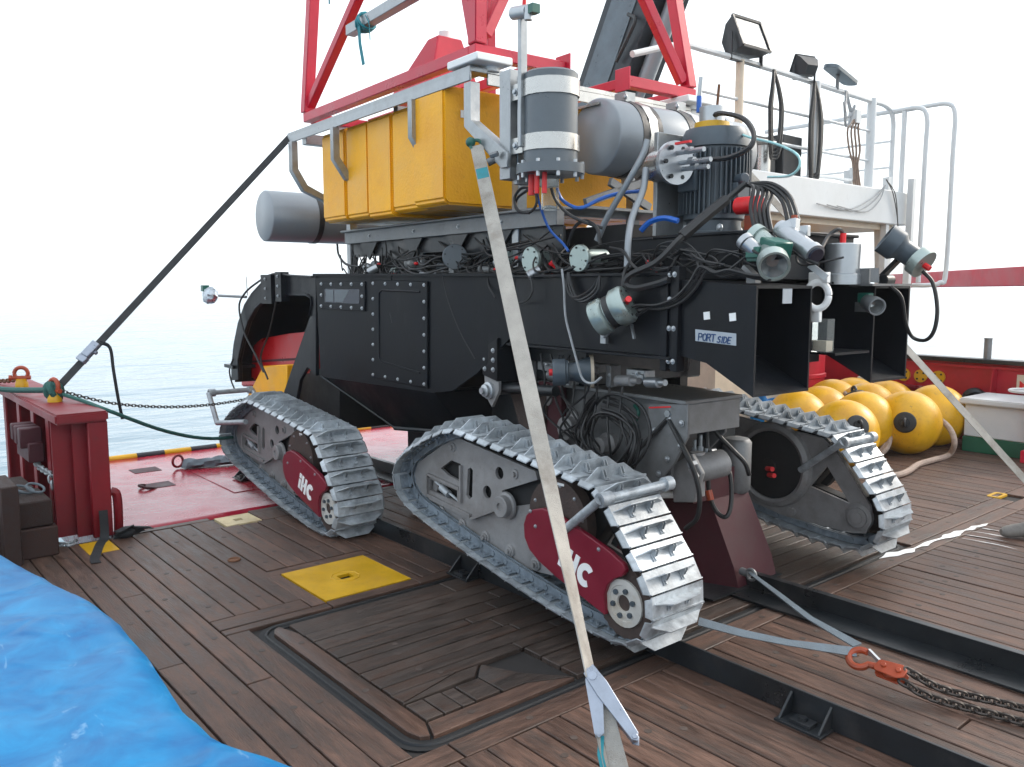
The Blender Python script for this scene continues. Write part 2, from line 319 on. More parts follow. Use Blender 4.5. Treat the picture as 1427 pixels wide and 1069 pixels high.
def obj(name, mb, m, parent=None, bevel=0, label=None, angle=38, seg=1):
    me = mb.mesh(name, bevel, angle, seg) if isinstance(mb, MB) else mb
    if m and not me.materials: me.materials.append(MATS[m])
    o = bpy.data.objects.new(name, me); COL.objects.link(o)
    if parent: o.parent = parent
    if label: o['label'] = label
    return o
def tag(o, label=None, cat=None, group=None, kind=None):
    if label: o['label'] = label
    if cat: o['category'] = cat
    if group: o['group'] = group
    if kind: o['kind'] = kind
    return o
def thing(name, label, cat, loc=(0, 0, 0), rz=0, group=None):
    o = bpy.data.objects.new(name, None); COL.objects.link(o); o.location = loc; o.rotation_euler = (0, 0, rz); o.empty_display_size = 0.2
    return tag(o, label, cat, group)
def circ(c, r, n=16, a0=0): return [(c[0] + r*math.cos(a0 + 2*math.pi*i/n), c[1] + r*math.sin(a0 + 2*math.pi*i/n)) for i in range(n)]
# stroke letters, unit height
GL = {'P': [[(0, 0), (0, 1), (.45, 1), (.6, .85), (.6, .62), (.45, .48), (0, .48)]], 'O': [[(.1, .1), (0, .5), (.1, .9), (.35, 1), (.6, .85), (.65, .5), (.55, .1), (.3, 0), (.1, .1)]],
      'R': [[(0, 0), (0, 1), (.45, 1), (.6, .8), (.5, .55), (0, .48)], [(.3, .5), (.62, 0)]], 'T': [[(.3, 0), (.3, 1)], [(-.05, 1), (.68, 1)]],
      'S': [[(.6, .88), (.35, 1), (.05, .85), (.1, .6), (.5, .42), (.58, .15), (.3, 0), (0, .1)]], 'I': [[(.1, 0), (.1, 1)]], '-': [],
      'D': [[(0, 0), (0, 1), (.35, .95), (.6, .65), (.58, .3), (.35, .03), (0, 0)]], 'E': [[(.55, 0), (0, 0), (0, 1), (.55, 1)], [(0, .5), (.45, .52)]],
      'A': [[(0, 0), (.3, 1), (.6, 0)], [(.12, .4), (.48, .4)]], ' ': []}
def write(mb, txt, o, ex_, ey_, nrm, h, wd, slant=0.0, adv=.85):
    o, ex_, ey_, nrm = V(o), V(ex_), V(ey_), V(nrm); x = 0
    for ch in txt:
        for L in GL[ch]:
            for (a, b), (c, d) in zip(L, L[1:]):
                p = o + ex_*((x + a + slant*b)*h) + ey_*(b*h); q = o + ex_*((x + c + slant*d)*h) + ey_*(d*h)
                dd = (q - p).normalized()*wd*0.4
                mb.bar(p - dd, q + dd, wd, 0.0012, nrm)
        x += adv*(.5 if ch == 'I' else 1)
    return mb

# ------------------------------------------------------------------ setting: sea, deck, ramp
sea = MB(); sea.add([(-1500, -1500, -1.6), (1500, -1500, -1.6), (1500, 1500, -1.6), (-1500, 1500, -1.6)], [(0, 1, 2, 3)])
tag(obj('sea', sea, 'sea'), kind='structure')
dk = MB()
dk.span((-6.10, -3.0, -0.5), (3.0, 9.90, -0.022))
deck = tag(obj('deck', dk, 'caulk'), kind='structure')
GAP = 0.009
PLUGS = MB()
def plank(x0, x1, y0, y1, m, name='plank', tap=None, plug=True):
    dz = random.uniform(-0.0022, 0.0022); z0, z1 = -0.0215, dz
    g = GAP/2*random.uniform(0.75, 1.3)
    if tap: P = tap
    else: P = [(x0+g, y0+g), (x1-g, y0+g), (x1-g, y1-g), (x0+g, y1-g)]
    cx = sum(p[0] for p in P)/len(P); cy = sum(p[1] for p in P)/len(P)
    b = MB(); n = len(P); e = 0.003
    def shr(p): return (p[0]-cx + (-e if p[0] > cx else e), p[1]-cy + (-e if p[1] > cy else e))
    vs = [(p[0]-cx, p[1]-cy, z0) for p in P] + [(p[0]-cx, p[1]-cy, z1-e) for p in P] + [(*shr(p), z1) for p in P]
    fs = [tuple(range(n-1, -1, -1)), tuple(range(2*n, 3*n))]
    for k in (0, 1): fs += [(k*n+i, k*n+(i+1) % n, (k+1)*n+(i+1) % n, (k+1)*n+i) for i in range(n)]
    b.add(vs, fs); o = obj(name, b, m, deck); o.location = (cx, cy, 0)
    if plug:
        L = max(abs(x1-x0), abs(y1-y0)); al = abs(x1-x0) > abs(y1-y0); k = 0.25*random.random() + 0.15
        while k < L - 0.1:
            px, py = (x0+k, (y0+y1)/2 + random.uniform(-.012, .012)) if al else ((x0+x1)/2, y0+k)
            if -0.7 > px > -6.2: PLUGS.cyl((px, py, dz), (px, py, dz + 0.0012), 0.016, n=10)
            k += random.choice((0.55, 0.62, 0.68))
def planks_x(x0, x1, y0, y1, pitch, m='plank', cuts=()):
    n = max(1, round((y1-y0)/pitch)); p = (y1-y0)/n
    for i in range(n):
        c = [x0] + ([random.uniform(x0+0.8, x1-0.8)] if (x1-x0) > 2.6 and random.random() < 0.75 else []) + [x1]
        for a, b in zip(c, c[1:]): plank(a, b, y0+i*p, y0+(i+1)*p, m)
def planks_y(x0, x1, y0, y1, pitch, m='plank_across', cut=True):
    n = max(1, round((x1-x0)/pitch)); p = (x1-x0)/n
    for i in range(n):
        c = [y0] + ([random.uniform(y0+0.7, y1-0.7)] if cut and (y1-y0) > 2.0 else []) + [y1]
        for a, b in zip(c, c[1:]): plank(x0+i*p, x0+(i+1)*p, a, b, m)
def plank_stuff(x0, x1, y0, y1, pitch, along='x'):
    b = MB()
    n = round((y1-y0)/pitch); p = (y1-y0)/n
    for i in range(n): b.span((x0+.004, y0+i*p+.004, -.0215), (x1-.004, y0+(i+1)*p-.004, random.uniform(-.002, .002)))
    return tag(obj('planking', b, 'plank', deck), kind='stuff')
planks_x(-6.02, -2.44, -0.05, 1.45, 0.125)
plank_stuff(-6.02, 2.6, -2.9, -0.05, 0.125)
planks_x(-6.00, -4.14, 1.45, 2.00, 0.1375)
plank(-6.10, -6.02, 1.5, 2.16, 'plank_across', plug=False); plank(-6.10, -6.02, 2.46, 5.5, 'plank_across', plug=False)
planks_x(-5.77, -4.69, 2.00, 2.66, 0.132)
planks_x(-5.77, -4.02, 2.76, 5.5, 0.137)
plank(-6.02, -5.77, 2.00, 2.17, 'plank', plug=False); plank(-6.02, -5.77, 2.45, 2.66, 'plank', plug=False); plank(-6.02, -5.77, 2.66, 2.76, 'plank', plug=False)
planks_x(-6.02, -5.77, 2.76, 5.5, 0.137)
plank(-4.14, -4.00, 1.45, 1.95, 'plank_across'); plank(-4.69, -4.59, 1.95, 2.66, 'plank_across'); plank(-5.77, -4.0, 2.66, 2.76, 'plank', plug=False)
plank(-4.59, -4.00, 1.95, 2.04, 'plank', plug=False); plank(-4.59, -4.0, 2.60, 2.66, 'plank', plug=False)
plank(-4.02, -3.93, 2.04, 2.60, 'plank_across', plug=False); plank(-4.0, -3.93, 1.45, 2.04, 'plank_across', plug=False); plank(-4.02, -3.93, 2.60, 5.5, 'plank_across', plug=False)
plank(-3.93, -2.44, 1.45, 1.575, 'plank')
# the hatch: rounded black groove, frame board, cross planks, ring recess
def round_rect(x0, x1, y0, y1, r, n=6):
    P = []
    for cx, cy, a in ((x1-r, y1-r, 0), (x0+r, y1-r, 90), (x0+r, y0+r, 180), (x1-r, y0+r, 270)):
        P += [(cx + r*math.cos(R_(a + 90*i/n)), cy + r*math.sin(R_(a + 90*i/n))) for i in range(n+1)]
    return P
mz = lambda u, v, w_: (u, v, w_)
g = MB().slab(round_rect(-3.93, -2.44, 1.575, 5.5, 0.14), -0.02, [round_rect(-3.865, -2.505, 1.64, 5.44, 0.10)], mz, 0.006)
obj('hatch_groove', g, 'black_matte', deck)
g = MB(); P = round_rect(-3.898, -2.472, 1.607, 5.47, 0.12); g.tube([(p[0], p[1], -0.013) for p in P + P[:1]], 0.009, 6, 0)
obj('hatch_seal', g, 'rubber', deck)
plank(-3.86, -2.51, 1.645, 1.745, 'plank', tap=[(-3.80, 1.648), (-2.60, 1.648), (-2.535, 1.665), (-2.52, 1.70), (-2.615, 1.741), (-3.72, 1.741), (-3.86, 1.70), (-3.845, 1.67)])
plank(-2.62, -2.51, 1.70, 2.42, 'plank_across', tap=[(-2.515, 1.715), (-2.515, 2.46), (-2.61, 2.27), (-2.61, 1.752)])
plank(-2.93, -2.86, 1.75, 2.45, 'plank_hatch', tap=[(-2.79, 1.75), (-2.88, 2.09), (-2.88, 2.21), (-2.80, 2.13)], plug=False)
for a, b in ((1.75, 1.84), (1.84, 1.93), (1.93, 2.00)): plank(-2.78, -2.62, a, b, 'plank_hatch', plug=False)
plank(-2.78, -2.62, 2.0, 2.135, 'plank_hatch', plug=False, name='ring_recess')
plank(-2.87, -2.62, 2.1, 2.4, 'plank_hatch', tap=[(-2.875, 2.22), (-2.79, 2.14), (-2.62, 2.145), (-2.62, 2.26), (-2.525, 2.46), (-2.70, 2.31)], plug=False)
xs = [-3.86, -3.69, -3.585, -3.47, -3.35, -3.27, -3.15, -3.06, -2.965, -2.885]
for a, b in zip(xs, xs[1:]):
    c = random.uniform(2.4, 3.4)
    plank(a, b, 1.75, c, 'plank_hatch'); plank(a, b, c, 5.43, 'plank_hatch')
for a, b in ((-2.885, -2.76), (-2.76, -2.63), (-2.63, -2.515)): plank(a, b, 2.48, 5.43, 'plank_hatch')
plank(-2.885, -2.80, 1.75, 2.08, 'plank_hatch', tap=[(-2.885, 1.75), (-2.885, 2.08), (-2.80, 1.76)], plug=False)
# border boards and the planking beyond
c = [-0.05, 1.72, 2.9, 4.21, 5.45, 7.0, 9.0, 9.88]
for a, b in zip(c, c[1:]): plank(-2.44, -2.315, a, b, 'plank_across')
for a, b in ((5.5, 7.28), (7.50, 9.88)): plank(-2.60, -2.445, a, b, 'plank_across')
planks_x(-2.315, 2.0, -0.05, 9.86, 0.124)
planks_x(-5.98, -2.60, 5.5, 9.86, 0.128)
plank(-6.10, -5.98, 5.5, 9.86, 'plank_across', plug=False)
tag(obj('plank_plugs', PLUGS, 'plug', deck), kind='stuff')
# lashing plates let into the deck
mzp = lambda u, v, w_: (u, v, w_)
p = MB().slab([(-4.585, 2.045), (-4.025, 2.045), (-4.025, 2.595), (-4.585, 2.595)], -0.015, [[(-4.34, 2.275), (-4.27, 2.275), (-4.27, 2.36), (-4.34, 2.36)]], mzp, 0.018)
p.tube([(-4.305 + .085*math.cos(a/10*6.283), 2.318 + .085*math.sin(a/10*6.283), .003) for a in range(11)], .0035, 5, 0)
obj('deck_plate', p, 'yellow_paint', deck, label='square yellow lashing plate with a slot let into the planks')
p = MB().slab([(-6.03, 2.18), (-5.78, 2.18), (-5.78, 2.44), (-6.03, 2.44)], -0.015, [[(-5.93, 2.28), (-5.87, 2.28), (-5.87, 2.34), (-5.93, 2.34)]], mzp, 0.018)
obj('deck_plate', p, 'cream_plate', deck, label='small cream lashing plate beside the red ramp')
p = MB().slab([(-5.98, 1.26), (-5.70, 1.26), (-5.70, 1.44), (-5.98, 1.44)], -0.01, (), mzp, 0.015)
obj('deck_plate', p, 'yellow_paint', deck, label='worn yellow plate under the black strap tail')
p = MB().slab(round_rect(-2.66, -2.56, 7.28, 7.48, .03), -0.012, [round_rect(-2.635, -2.585, 7.31, 7.45, .02)], mzp, 0.016)
obj('deck_plate', p, 'yellow_paint', deck, label='slotted yellow lashing ring')
for x, y, m in ((-1.38, 4.72, 'rust'), (-1.86, 3.62, 'rust'), (-3.9, 2.86, 'yellow_paint'), (-2.9, 6.35, 'cream_plate'), (-5.02, 1.93, 'rust')):
    p = MB(); p.torus((x, y, .004), (0, 0, 1), .034, .007, 16, 6); p.cyl((x, y, -.003), (x, y, .003), .03, n=14)
    obj('deck_ring', p, m, deck)
# spilt white paint along the border board
paint = thing('spilt_paint', 'ragged streak of spilt white paint on the planks', 'paint', (-2.4, 5.7, .0045))
for pts, wd in (([(-2.44, 5.05), (-2.42, 5.25), (-2.39, 5.45), (-2.40, 5.62), (-2.37, 5.85), (-2.36, 6.05), (-2.34, 6.25), (-2.32, 6.42)], .06), ([(-2.33, 6.0), (-2.2, 6.03), (-2.05, 6.05)], .012), ([(-2.33, 6.12), (-2.2, 6.15), (-2.06, 6.16)], .014), ([(-2.33, 6.25), (-2.24, 6.27), (-2.15, 6.28)], .012), ([(-2.3, 5.9), (-2.1, 5.93), (-1.95, 5.92)], .012)):
    pm = MB(); L = [V(a + 2.4, b - 5.7, .0) for a, b in pts]; Q = catmull(L, 7); vs = []
    ra = [random.random()**1.6 for _ in range(40)]; rb = [random.random()**1.6 for _ in range(40)]
    for i in range(len(Q)):
        d = (Q[min(i+1, len(Q)-1)] - Q[max(i-1, 0)]).normalized(); nn = V(-d.y, d.x, 0); env = min(1, i/3, (len(Q)-1-i)/3)
        j, t_ = divmod(i*.38, 1); j = int(j); t_ = t_*t_*(3 - 2*t_)
        k1 = wd*(.10 + .7*(ra[j]*(1-t_) + ra[j+1]*t_))*max(.08, env); k2 = wd*(.10 + .7*(rb[j]*(1-t_) + rb[j+1]*t_))*max(.08, env)
        vs += [Q[i] - nn*k1, Q[i] + nn*k2]
    pm.add(vs, [(2*i, 2*i+1, 2*i+3, 2*i+2) for i in range(len(Q)-1)])
    obj('paint_streak', pm, 'white_clean', paint)
# stern ramp
rp = MB(); rp.span((-8.86, 1.52, -0.45), (-6.16, 9.4, -0.012)); rp.cyl((-6.17, 1.52, -.055), (-6.17, 9.4, -.055), .055, n=12)
ramp = tag(obj('stern_ramp', rp, 'red_ramp', bevel=0.01), kind='structure')
for i in range(14):
    y0 = 1.9 + i*.27; b = MB(); b.cyl((-8.84, y0, -.005), (-8.84, y0+.268, -.005), .035, n=10)
    obj('edge_stripe', b, 'stripe_black' if i % 2 == 0 else 'yellow_paint', ramp)
b = MB(); b.span((-7.95, 2.62, -.012), (-6.75, 4.2, -.006)); obj('tread_plate', b, 'red_ramp', ramp, bevel=.004)
for x, y in ((-8.15, 2.32), (-7.45, 2.22)):
    b = MB(); b.span((x-.10, y-.12, -.0115), (x+.1, y+.12, -.0085)); obj('socket_recess', b, 'maroon_dark', ramp)
b = MB(); b.torus((-7.4, 2.12, .0), (0, .25, 1), .07, .012, 16, 6, 0, math.pi*1.4); obj('pad_eye', b, 'maroon_dark', ramp)
# rolled grey tarpaulin on the ramp
b = MB(); Q = [(-7.98, 2.62, .03), (-7.9, 2.8, .035), (-7.86, 3.0, .04), (-7.75, 3.3, .035), (-7.7, 3.7, .035)]; Q = catmull(Q, 5)
vs = []; n = 10
for i, q in enumerate(Q):
    for k in range(n):
        a = 2*math.pi*k/n; r = .055*(1 + .35*math.sin(k*2.3 + i*.9) + random.uniform(-.12, .12)); vs.append(q + V(math.cos(a)*r*1.4, math.sin(a)*r*.3, max(-.035, math.sin(a)*r*.75)))
b.add(vs, [(i*n+k, i*n+(k+1) % n, (i+1)*n+(k+1) % n, (i+1)*n+k) for i in range(len(Q)-1) for k in range(n)] + [tuple(range(n-1, -1, -1)), tuple(range((len(Q)-1)*n, len(Q)*n))])
tag(obj('rolled_sling', b, 'strap_grey', angle=60), 'crumpled pale grey sling lying on the red stern ramp', 'sling')
b = MB(); b.torus((-8.02, 2.58, .06), (1, .3, 0), .055, .012, 16, 6); tag(obj('lashing_ring', b, 'red_shaded'), 'red steel ring at the end of the grey sling', 'ring')

# ------------------------------------------------------------------ left (stern) bulwark
bw = thing('stern_bulwark', 'dark red steel bulwark with thick capping along the stern ramp', 'bulwark', (-6.05, 1.35, 0))
def rel(o): return lambda x, y, z: (x - o.location.x, y - o.location.y, z - o.location.z)
r = rel(bw)
b = MB(); b.span(r(-8.75, 1.18, .80), r(-6.05, 1.505, .87)); obj('capping', b, 'red_shaded', bw, bevel=.012, seg=2)
b = MB(); b.span(r(-8.7, 1.455, -.02), r(-6.11, 1.48, .80)); obj('shell_plate', b, 'red_shaded', bw)
b = MB(); b.span(r(-6.27, 1.19, 0), r(-6.25, 1.455, .80)); obj('end_web', b, 'red_shaded', bw)
b = MB(); b.span(r(-6.19, 1.30, 0), r(-6.175, 1.455, .80)); obj('end_web', b, 'red_shaded', bw)
b = MB(); b.span(r(-6.105, 1.375, 0), r(-6.07, 1.50, .80)); obj('end_post', b, 'red_shaded', bw, bevel=.006)
for x in (-6.45, -6.95, -7.5, -8.1):
    b = MB(); b.span(r(x-.008, 1.22, 0), r(x+.008, 1.455, .80)); b.span(r(x-.05, 1.205, 0), r(x+.05, 1.222, .80)); obj('stiffener', b, 'red_shaded', bw)
b = MB()
for i in range(3): b.span(r(-6.95+i*.13, 1.06, .60-i*.01), r(-6.85+i*.13, 1.2, .72)); 
b.span(r(-6.98, 1.1, .48), r(-6.55, 1.2, .62)); obj('guide_block', b, 'maroon_dark', bw, bevel=.008)
b = MB(); b.tube([r(-6.13, 1.51, .30), r(-6.12, 1.545, .27), r(-6.12, 1.55, .12), r(-6.14, 1.55, .0)], .03, 8); obj('rubbing_bar', b, 'red_shaded', bw)
# cleats on the capping
def shackle(name, loc, rz, label):
    t = thing(name, label, 'shackle', loc, rz)
    b = MB(); b.lathe((0, 0, 0), (0, 0, 1), [(.05, 0), (.05, .03), (.042, .05), (.042, .07)], 16); obj('base', b, 'yellow_paint', t)
    b = MB(); b.torus((0, 0, .115), (0, 1, 0), .05, .016, 18, 8); b.cyl((-.07, 0, .08), (.07, 0, .08), .017, n=10); b.cyl((-.09, 0, .08), (-.07, 0, .08), .026, n=6); obj('bow', b, 'orange', t)
    return t
shackle('shackle', (-6.78, 1.33, .87), R_(20), 'rusty orange shackle under the green rope knot on the bulwark')
shackle('shackle', (-7.95, 1.32, .87), R_(70), 'bare rusty orange shackle farther back on the bulwark capping')
# green mooring rope, knot, and its run to the crawler
b = MB(); b.tube([(-8.9, .75, .86), (-8.2, 1.0, .885), (-7.6, 1.15, .895), (-7.1, 1.25, .93), (-6.85, 1.31, .95)], .022, 8)
tag(obj('mooring_rope', b, 'rope_green'), 'thick green rope lying along the bulwark capping', 'rope')
b = MB()
for i in range(7):
    a = i*.9; b.torus((-6.80 + .012*math.cos(a), 1.33 + .012*math.sin(a), .945 + .012*math.sin(i*2.1)), (math.cos(a), math.sin(a), .5*math.sin(i)), .055, .018, 14, 7)
tag(obj('rope_knot', b, 'rope_green'), 'tangled green rope knot tied round the shackle', 'knot')
b = MB(); b.tube([(-6.78, 1.36, .93), (-6.5, 1.47, .885), (-6.2, 1.56, .84), (-6.45, 2.0, .62), (-6.75, 2.45, .47), (-7.1, 3.0, .40)], .014, 7)
tag(obj('rope_line', b, 'rope_green'), 'taut green rope running from the bulwark across the ramp', 'rope')
LINK = {}
def link_mesh(L, wd, r):
    key = (L, wd, r)
    if key not in LINK:
        b = MB(); h = L/2 - wd/2; P = []
        for i in range(7): a = math.pi*i/6 - math.pi/2; P.append((h + wd/2*math.cos(a), wd/2*math.sin(a), 0))
        for i in range(7): a = math.pi*i/6 + math.pi/2; P.append((-h + wd/2*math.cos(a), wd/2*math.sin(a), 0))
        b.tube(P + P[:1], r, 5, 0, False); LINK[key] = b.mesh('chain_link')
    return LINK[key]
def chain(name, label, P, L, wd, r, m, group=None):
    Q = catmull(P, 12); acc = [0]
    for a, b in zip(Q, Q[1:]): acc.append(acc[-1] + (b-a).length)
    pitch = L - 2.6*r; n = int(acc[-1]/pitch); t = thing(name, label, 'chain', Q[0], 0, group); me = link_mesh(L, wd, r)
    if not me.materials: me.materials.append(MATS[m])
    def at(s_):
        for i in range(len(Q)-1):
            if acc[i+1] >= s_: return Q[i].lerp(Q[i+1], (s_-acc[i])/max(1e-9, acc[i+1]-acc[i]))
        return Q[-1]
    for i in range(n):
        p = at((i+.5)*pitch); d = (at((i+.5)*pitch+.01) - at((i+.5)*pitch-.01)); x, y, z = frame(d)
        a = (i % 2)*math.pi/2 + .35; yy = x*math.cos(a) + y*math.sin(a); zz = z.cross(yy)
        M = Matrix((z, yy, zz)).transposed().to_4x4(); M.translation = p - Q[0]
        o = bpy.data.objects.new('chain_link', me); COL.objects.link(o); o.parent = t; o.matrix_local = M
    return t
chain('barrier_chain', 'thin dark chain strung from the bulwark towards the crawler', [(-6.75, 1.36, .95), (-6.75, 1.7, .83), (-6.78, 2.1, .76), (-6.82, 2.5, .74), (-6.9, 2.95, .76)], .034, .02, .0036, 'dark_chain')
chain('slack_chain', 'galvanised chain hanging on the inner face of the bulwark', [(-6.75, 1.16, .48), (-6.6, 1.17, .44), (-6.45, 1.18, .43), (-6.35, 1.19, .42), (-6.33, 1.19, .36), (-6.33, 1.19, .30)], .06, .034, .007, 'galv')
chain('slack_chain', 'short galvanised chain heaped at the foot of the bulwark', [(-6.15, 1.07, .16), (-6.12, 1.08, .08), (-6.1, 1.10, .02), (-6.05, 1.15, .012), (-6.0, 1.2, .012), (-6.06, 1.28, .012)], .055, .032, .007, 'galv')
chain('slack_chain', 'rusty chain running over the end of the bulwark', [(-9.2, .95, .9), (-8.7, 1.12, .92), (-8.3, 1.22, .90), (-8.0, 1.3, .93)], .055, .032, .006, 'rust')
# timbers left of the bulwark
for i, (a, bb, lab) in enumerate((((-6.3, .55, 0), (-5.85, 1.12, .19), 'short brown timber block lowest by the bulwark'), ((-6.28, .56, .195), (-5.87, 1.10, .36), 'short brown timber block lying on the lowest one'), ((-6.15, .80, 0), (-5.75, .90, .50), 'upright brown timber standing before the stacked blocks'), ((-6.85, .75, 0), (-6.4, 1.10, .34), 'long brown timber behind the stacked blocks'))):
    b = MB(); b.span(a, bb); tag(obj('timber_block', b, 'timber', bevel=.008), lab, 'timber')
b = MB()
for i in range(3): b.torus((-6.22 + i*.06, .93 + .06*i, .375 + i*.012), (.2*i, .3, 1), .07 - i*.008, .008, 20, 6)
tag(obj('rope_coil', b, 'strap_grey'), 'small coil of pale line on the brown timbers', 'rope')
# inner plating so the far corner left of the timbers is closed by the ship's side
b = MB(); b.span((-9.0, -3.0, -.5), (-6.11, 1.17, -.03)); tag(obj('aft_deck', b, 'timber'), kind='structure')
# webbing heap at the foot of the bulwark
b = MB()
for i in range(5):
    a = i*1.3; b.ribbon(catmull([(-5.98+.02*i, 1.48, .01+.014*i), (-5.95, 1.53+.01*i, .03+.012*i), (-5.99, 1.60, .02+.01*i), (-6.03, 1.66+.02*i, .02)], 4), .05, .005, (math.cos(a)*.4, math.sin(a)*.4, 1))
b.ball((-5.97, 1.55, .03), .045, 12, 8, (1.2, 1.4, .8))
tag(obj('webbing_bundle', b, 'strap_black'), 'bundled black webbing at the foot of the bulwark post', 'webbing')
b = MB(); b.ribbon(catmull([(-6.02, 1.43, .2), (-5.98, 1.42, .03), (-5.86, 1.36, .012), (-5.72, 1.31, .012), (-5.58, 1.26, .008), (-5.50, 1.25, .006)], 5), .055, .004, [(0.6, 0, .8)]*26)
tag(obj('strap_tail', b, 'strap_black'), 'flat black strap end lying over the yellow plate', 'strap')

# ------------------------------------------------------------------ right (far) bulwark with fittings
fb = thing('side_bulwark', 'red steel side bulwark with dark capping and yellow blanking discs', 'bulwark', (-3.5, 9.98, 0)); r = rel(fb)
b = MB(); b.span(r(-9, 9.96, -.6), r(3, 10.0, .86)); obj('shell_plate', b, 'red_lit', fb)
b = MB(); b.span(r(-9, 9.88, .86), r(3, 10.06, .91)); obj('capping', b, 'steel_black', fb, bevel=.008)
b = MB(); b.span(r(-9, 9.93, .80), r(3, 9.96, .83)); obj('rail_strip', b, 'red_lit', fb)
for x in (-6.6, -5.7, -4.95, -3.62, -2.6):
    b = MB(); b.add([r(x, 9.70, 0), r(x, 9.96, 0), r(x, 9.96, .80), r(x, 9.86, .80), r(x+.016, 9.70, 0), r(x+.016, 9.96, 0), r(x+.016, 9.96, .80), r(x+.016, 9.86, .80)], [(0, 1, 2, 3), (7, 6, 5, 4), (0, 4, 5, 1), (1, 5, 6, 2), (2, 6, 7, 3), (3, 7, 4, 0)]); obj('bracket', b, 'red_lit', fb)
for x in (-4.62, -4.42, -4.22):
    b = MB(); b.cyl(r(x, 9.96, .665), r(x, 9.93, .665), .075, n=20); o = obj('blanking_disc', b, 'yellow_paint', fb)
    for k in range(4):
        a = R_(45 + 90*k); bb = MB(); bb.cyl(r(x+.05*math.cos(a), 9.93, .665+.05*math.sin(a)), r(x+.05*math.cos(a), 9.924, .665+.05*math.sin(a)), .012, n=8); obj('bolt', bb, 'black_matte', o)
    b = MB(); b.tube([r(x+.02, 9.9, .55), r(x+.03, 9.86, .4), r(x-.02, 9.84, .25), r(x-.06, 9.84, .05)], .035, 8); obj('vent_pipe', b, 'maroon', fb)
b = MB(); b.span(r(-4.75, 9.87, .52), r(-4.05, 9.96, .55)); obj('ledge', b, 'maroon', fb)
b = MB(); b.tube([r(-3.70, 9.9, .50), r(-3.78, 9.84, .55), r(-3.86, 9.82, .48), r(-3.88, 9.82, .25), r(-3.88, 9.82, .1)], .045, 9); obj('vent_pipe', b, 'steel_black', fb)
b = MB(); b.span(r(-3.40, 9.945, .56), r(-3.22, 9.96, .76)); s = obj('sign_plate', b, 'beige', fb)
b = MB(); b.add([r(-3.37, 9.94, .60), r(-3.37, 9.94, .70), r(-3.31, 9.94, .65), r(-3.25, 9.94, .60), r(-3.25, 9.94, .70)], [(0, 1, 2), (2, 4, 3)]); b.bar(r(-3.31, 9.94, .65), r(-3.31, 9.94, .72), .008, .002, (0, 1, 0)); obj('valve_symbol', b, 'red_plastic', s)
b = MB(); b.cyl((-3.72, 9.97, .9), (-3.72, 9.97, 1.13), .04, n=14); b.cyl((-3.72, 9.97, 1.13), (-3.72, 9.97, 1.14), .044, n=14); tag(obj('stanchion', b, 'galv_dull'), 'short grey steel stanchion standing on the bulwark capping', 'stanchion')
b = MB(); b.tube([(-3.25, 9.75, .05), (-3.15, 9.78, .45), (-2.95, 9.8, .62), (-2.7, 9.8, .62)], .07, 10); tag(obj('vent_pipe', b, 'maroon'), 'curved dark red vent pipe behind the white chest', 'pipe')
# red drum and frame seen past the ducts
b = MB(); b.lathe((-5.75, 9.3, 0), (0, 0, 1), [(.42, 0), (.42, .25), (.44, .26), (.44, .3), (.42, .31), (.42, .6), (.44, .61), (.44, .65), (.42, .66), (.42, .92), (.36, .95)], 28); tag(obj('red_drum', b, 'red_lit'), 'round red drum standing behind the yellow buoys', 'drum')
b = MB()
for x in (-4.95, -4.68): b.span((x-.035, 9.55, 0), (x+.035, 9.62, .62))
b.span((-4.95, 9.55, .34), (-4.68, 9.62, .40)); b.span((-4.99, 9.55, .58), (-4.64, 9.63, .64)); tag(obj('white_trestle', b, 'white_paint', bevel=.006), 'small white trestle frame against the red bulwark', 'trestle')
# outboard boom
b = MB(); a, c = V(-7.5, 15.13, 1.80), V(-2.2, 9.85+.02, 1.845); c = V(-2.95, 10.6, 1.84); b.bar(a, c, .16, .24); boom = tag(obj('boom', b, 'red_lit', bevel=.01), 'long horizontal red box beam beyond the side bulwark', 'beam')
b = MB(); b.cyl((-2.95, 10.6, -.6), (-2.95, 10.6, 1.72), .07, n=12); obj('post', b, 'red_lit', boom)
# white chest with handwheel and roller
ch = thing('winch_chest', 'white steel chest with green foot band and a small handwheel', 'chest', (-3.0, 9.4, 0)); r = rel(ch)
b = MB(); b.span(r(-3.60, 9.15, .16), r(-2.3, 9.75, .50)); obj('body', b, 'white_paint', ch, bevel=.01)
b = MB(); b.span(r(-3.605, 9.145, 0), r(-2.295, 9.755, .16)); obj('foot_band', b, 'green_band', ch, bevel=.006)
b = MB(); b.span(r(-3.64, 9.10, .50), r(-2.26, 9.79, .56)); obj('lid', b, 'white_paint', ch, bevel=.012, seg=2)
b = MB(); b.torus(r(-3.08, 9.35, .66), (0, 0, 1), .17, .014, 28, 7); 
for k in range(3): a = R_(120*k); b.cyl(r(-3.08, 9.35, .66), r(-3.08+.17*math.cos(a), 9.35+.17*math.sin(a), .66), .01, n=6)
b.cyl(r(-3.08, 9.35, .56), r(-3.08, 9.35, .70), .03, n=10); obj('handwheel', b, 'white_paint', ch)
b = MB(); b.cyl(r(-3.12, 9.62, .76), r(-2.5, 9.62, .76), .09, n=20); b.cyl(r(-2.9, 9.62, .56), r(-2.9, 9.62, .7), .04, n=10); obj('roller', b, 'white_paint', ch)
b = MB(); b.span((-2.93, 8.98, 0), (-2.83, 9.1, .92)); b.span((-2.98, 8.93, 0), (-2.78, 9.14, .12)); tag(obj('red_post', b, 'red_frame', bevel=.006), 'square red post standing before the white chest', 'post')

b = MB(); b.span((-6.35, 8.25, 0), (-5.85, 8.7, .62)); b.span((-6.37, 8.23, .62), (-5.83, 8.72, .66)); tag(obj('deck_locker', b, 'white_paint', bevel=.01), 'white locker box glimpsed under the hull beyond the tracks', 'locker')

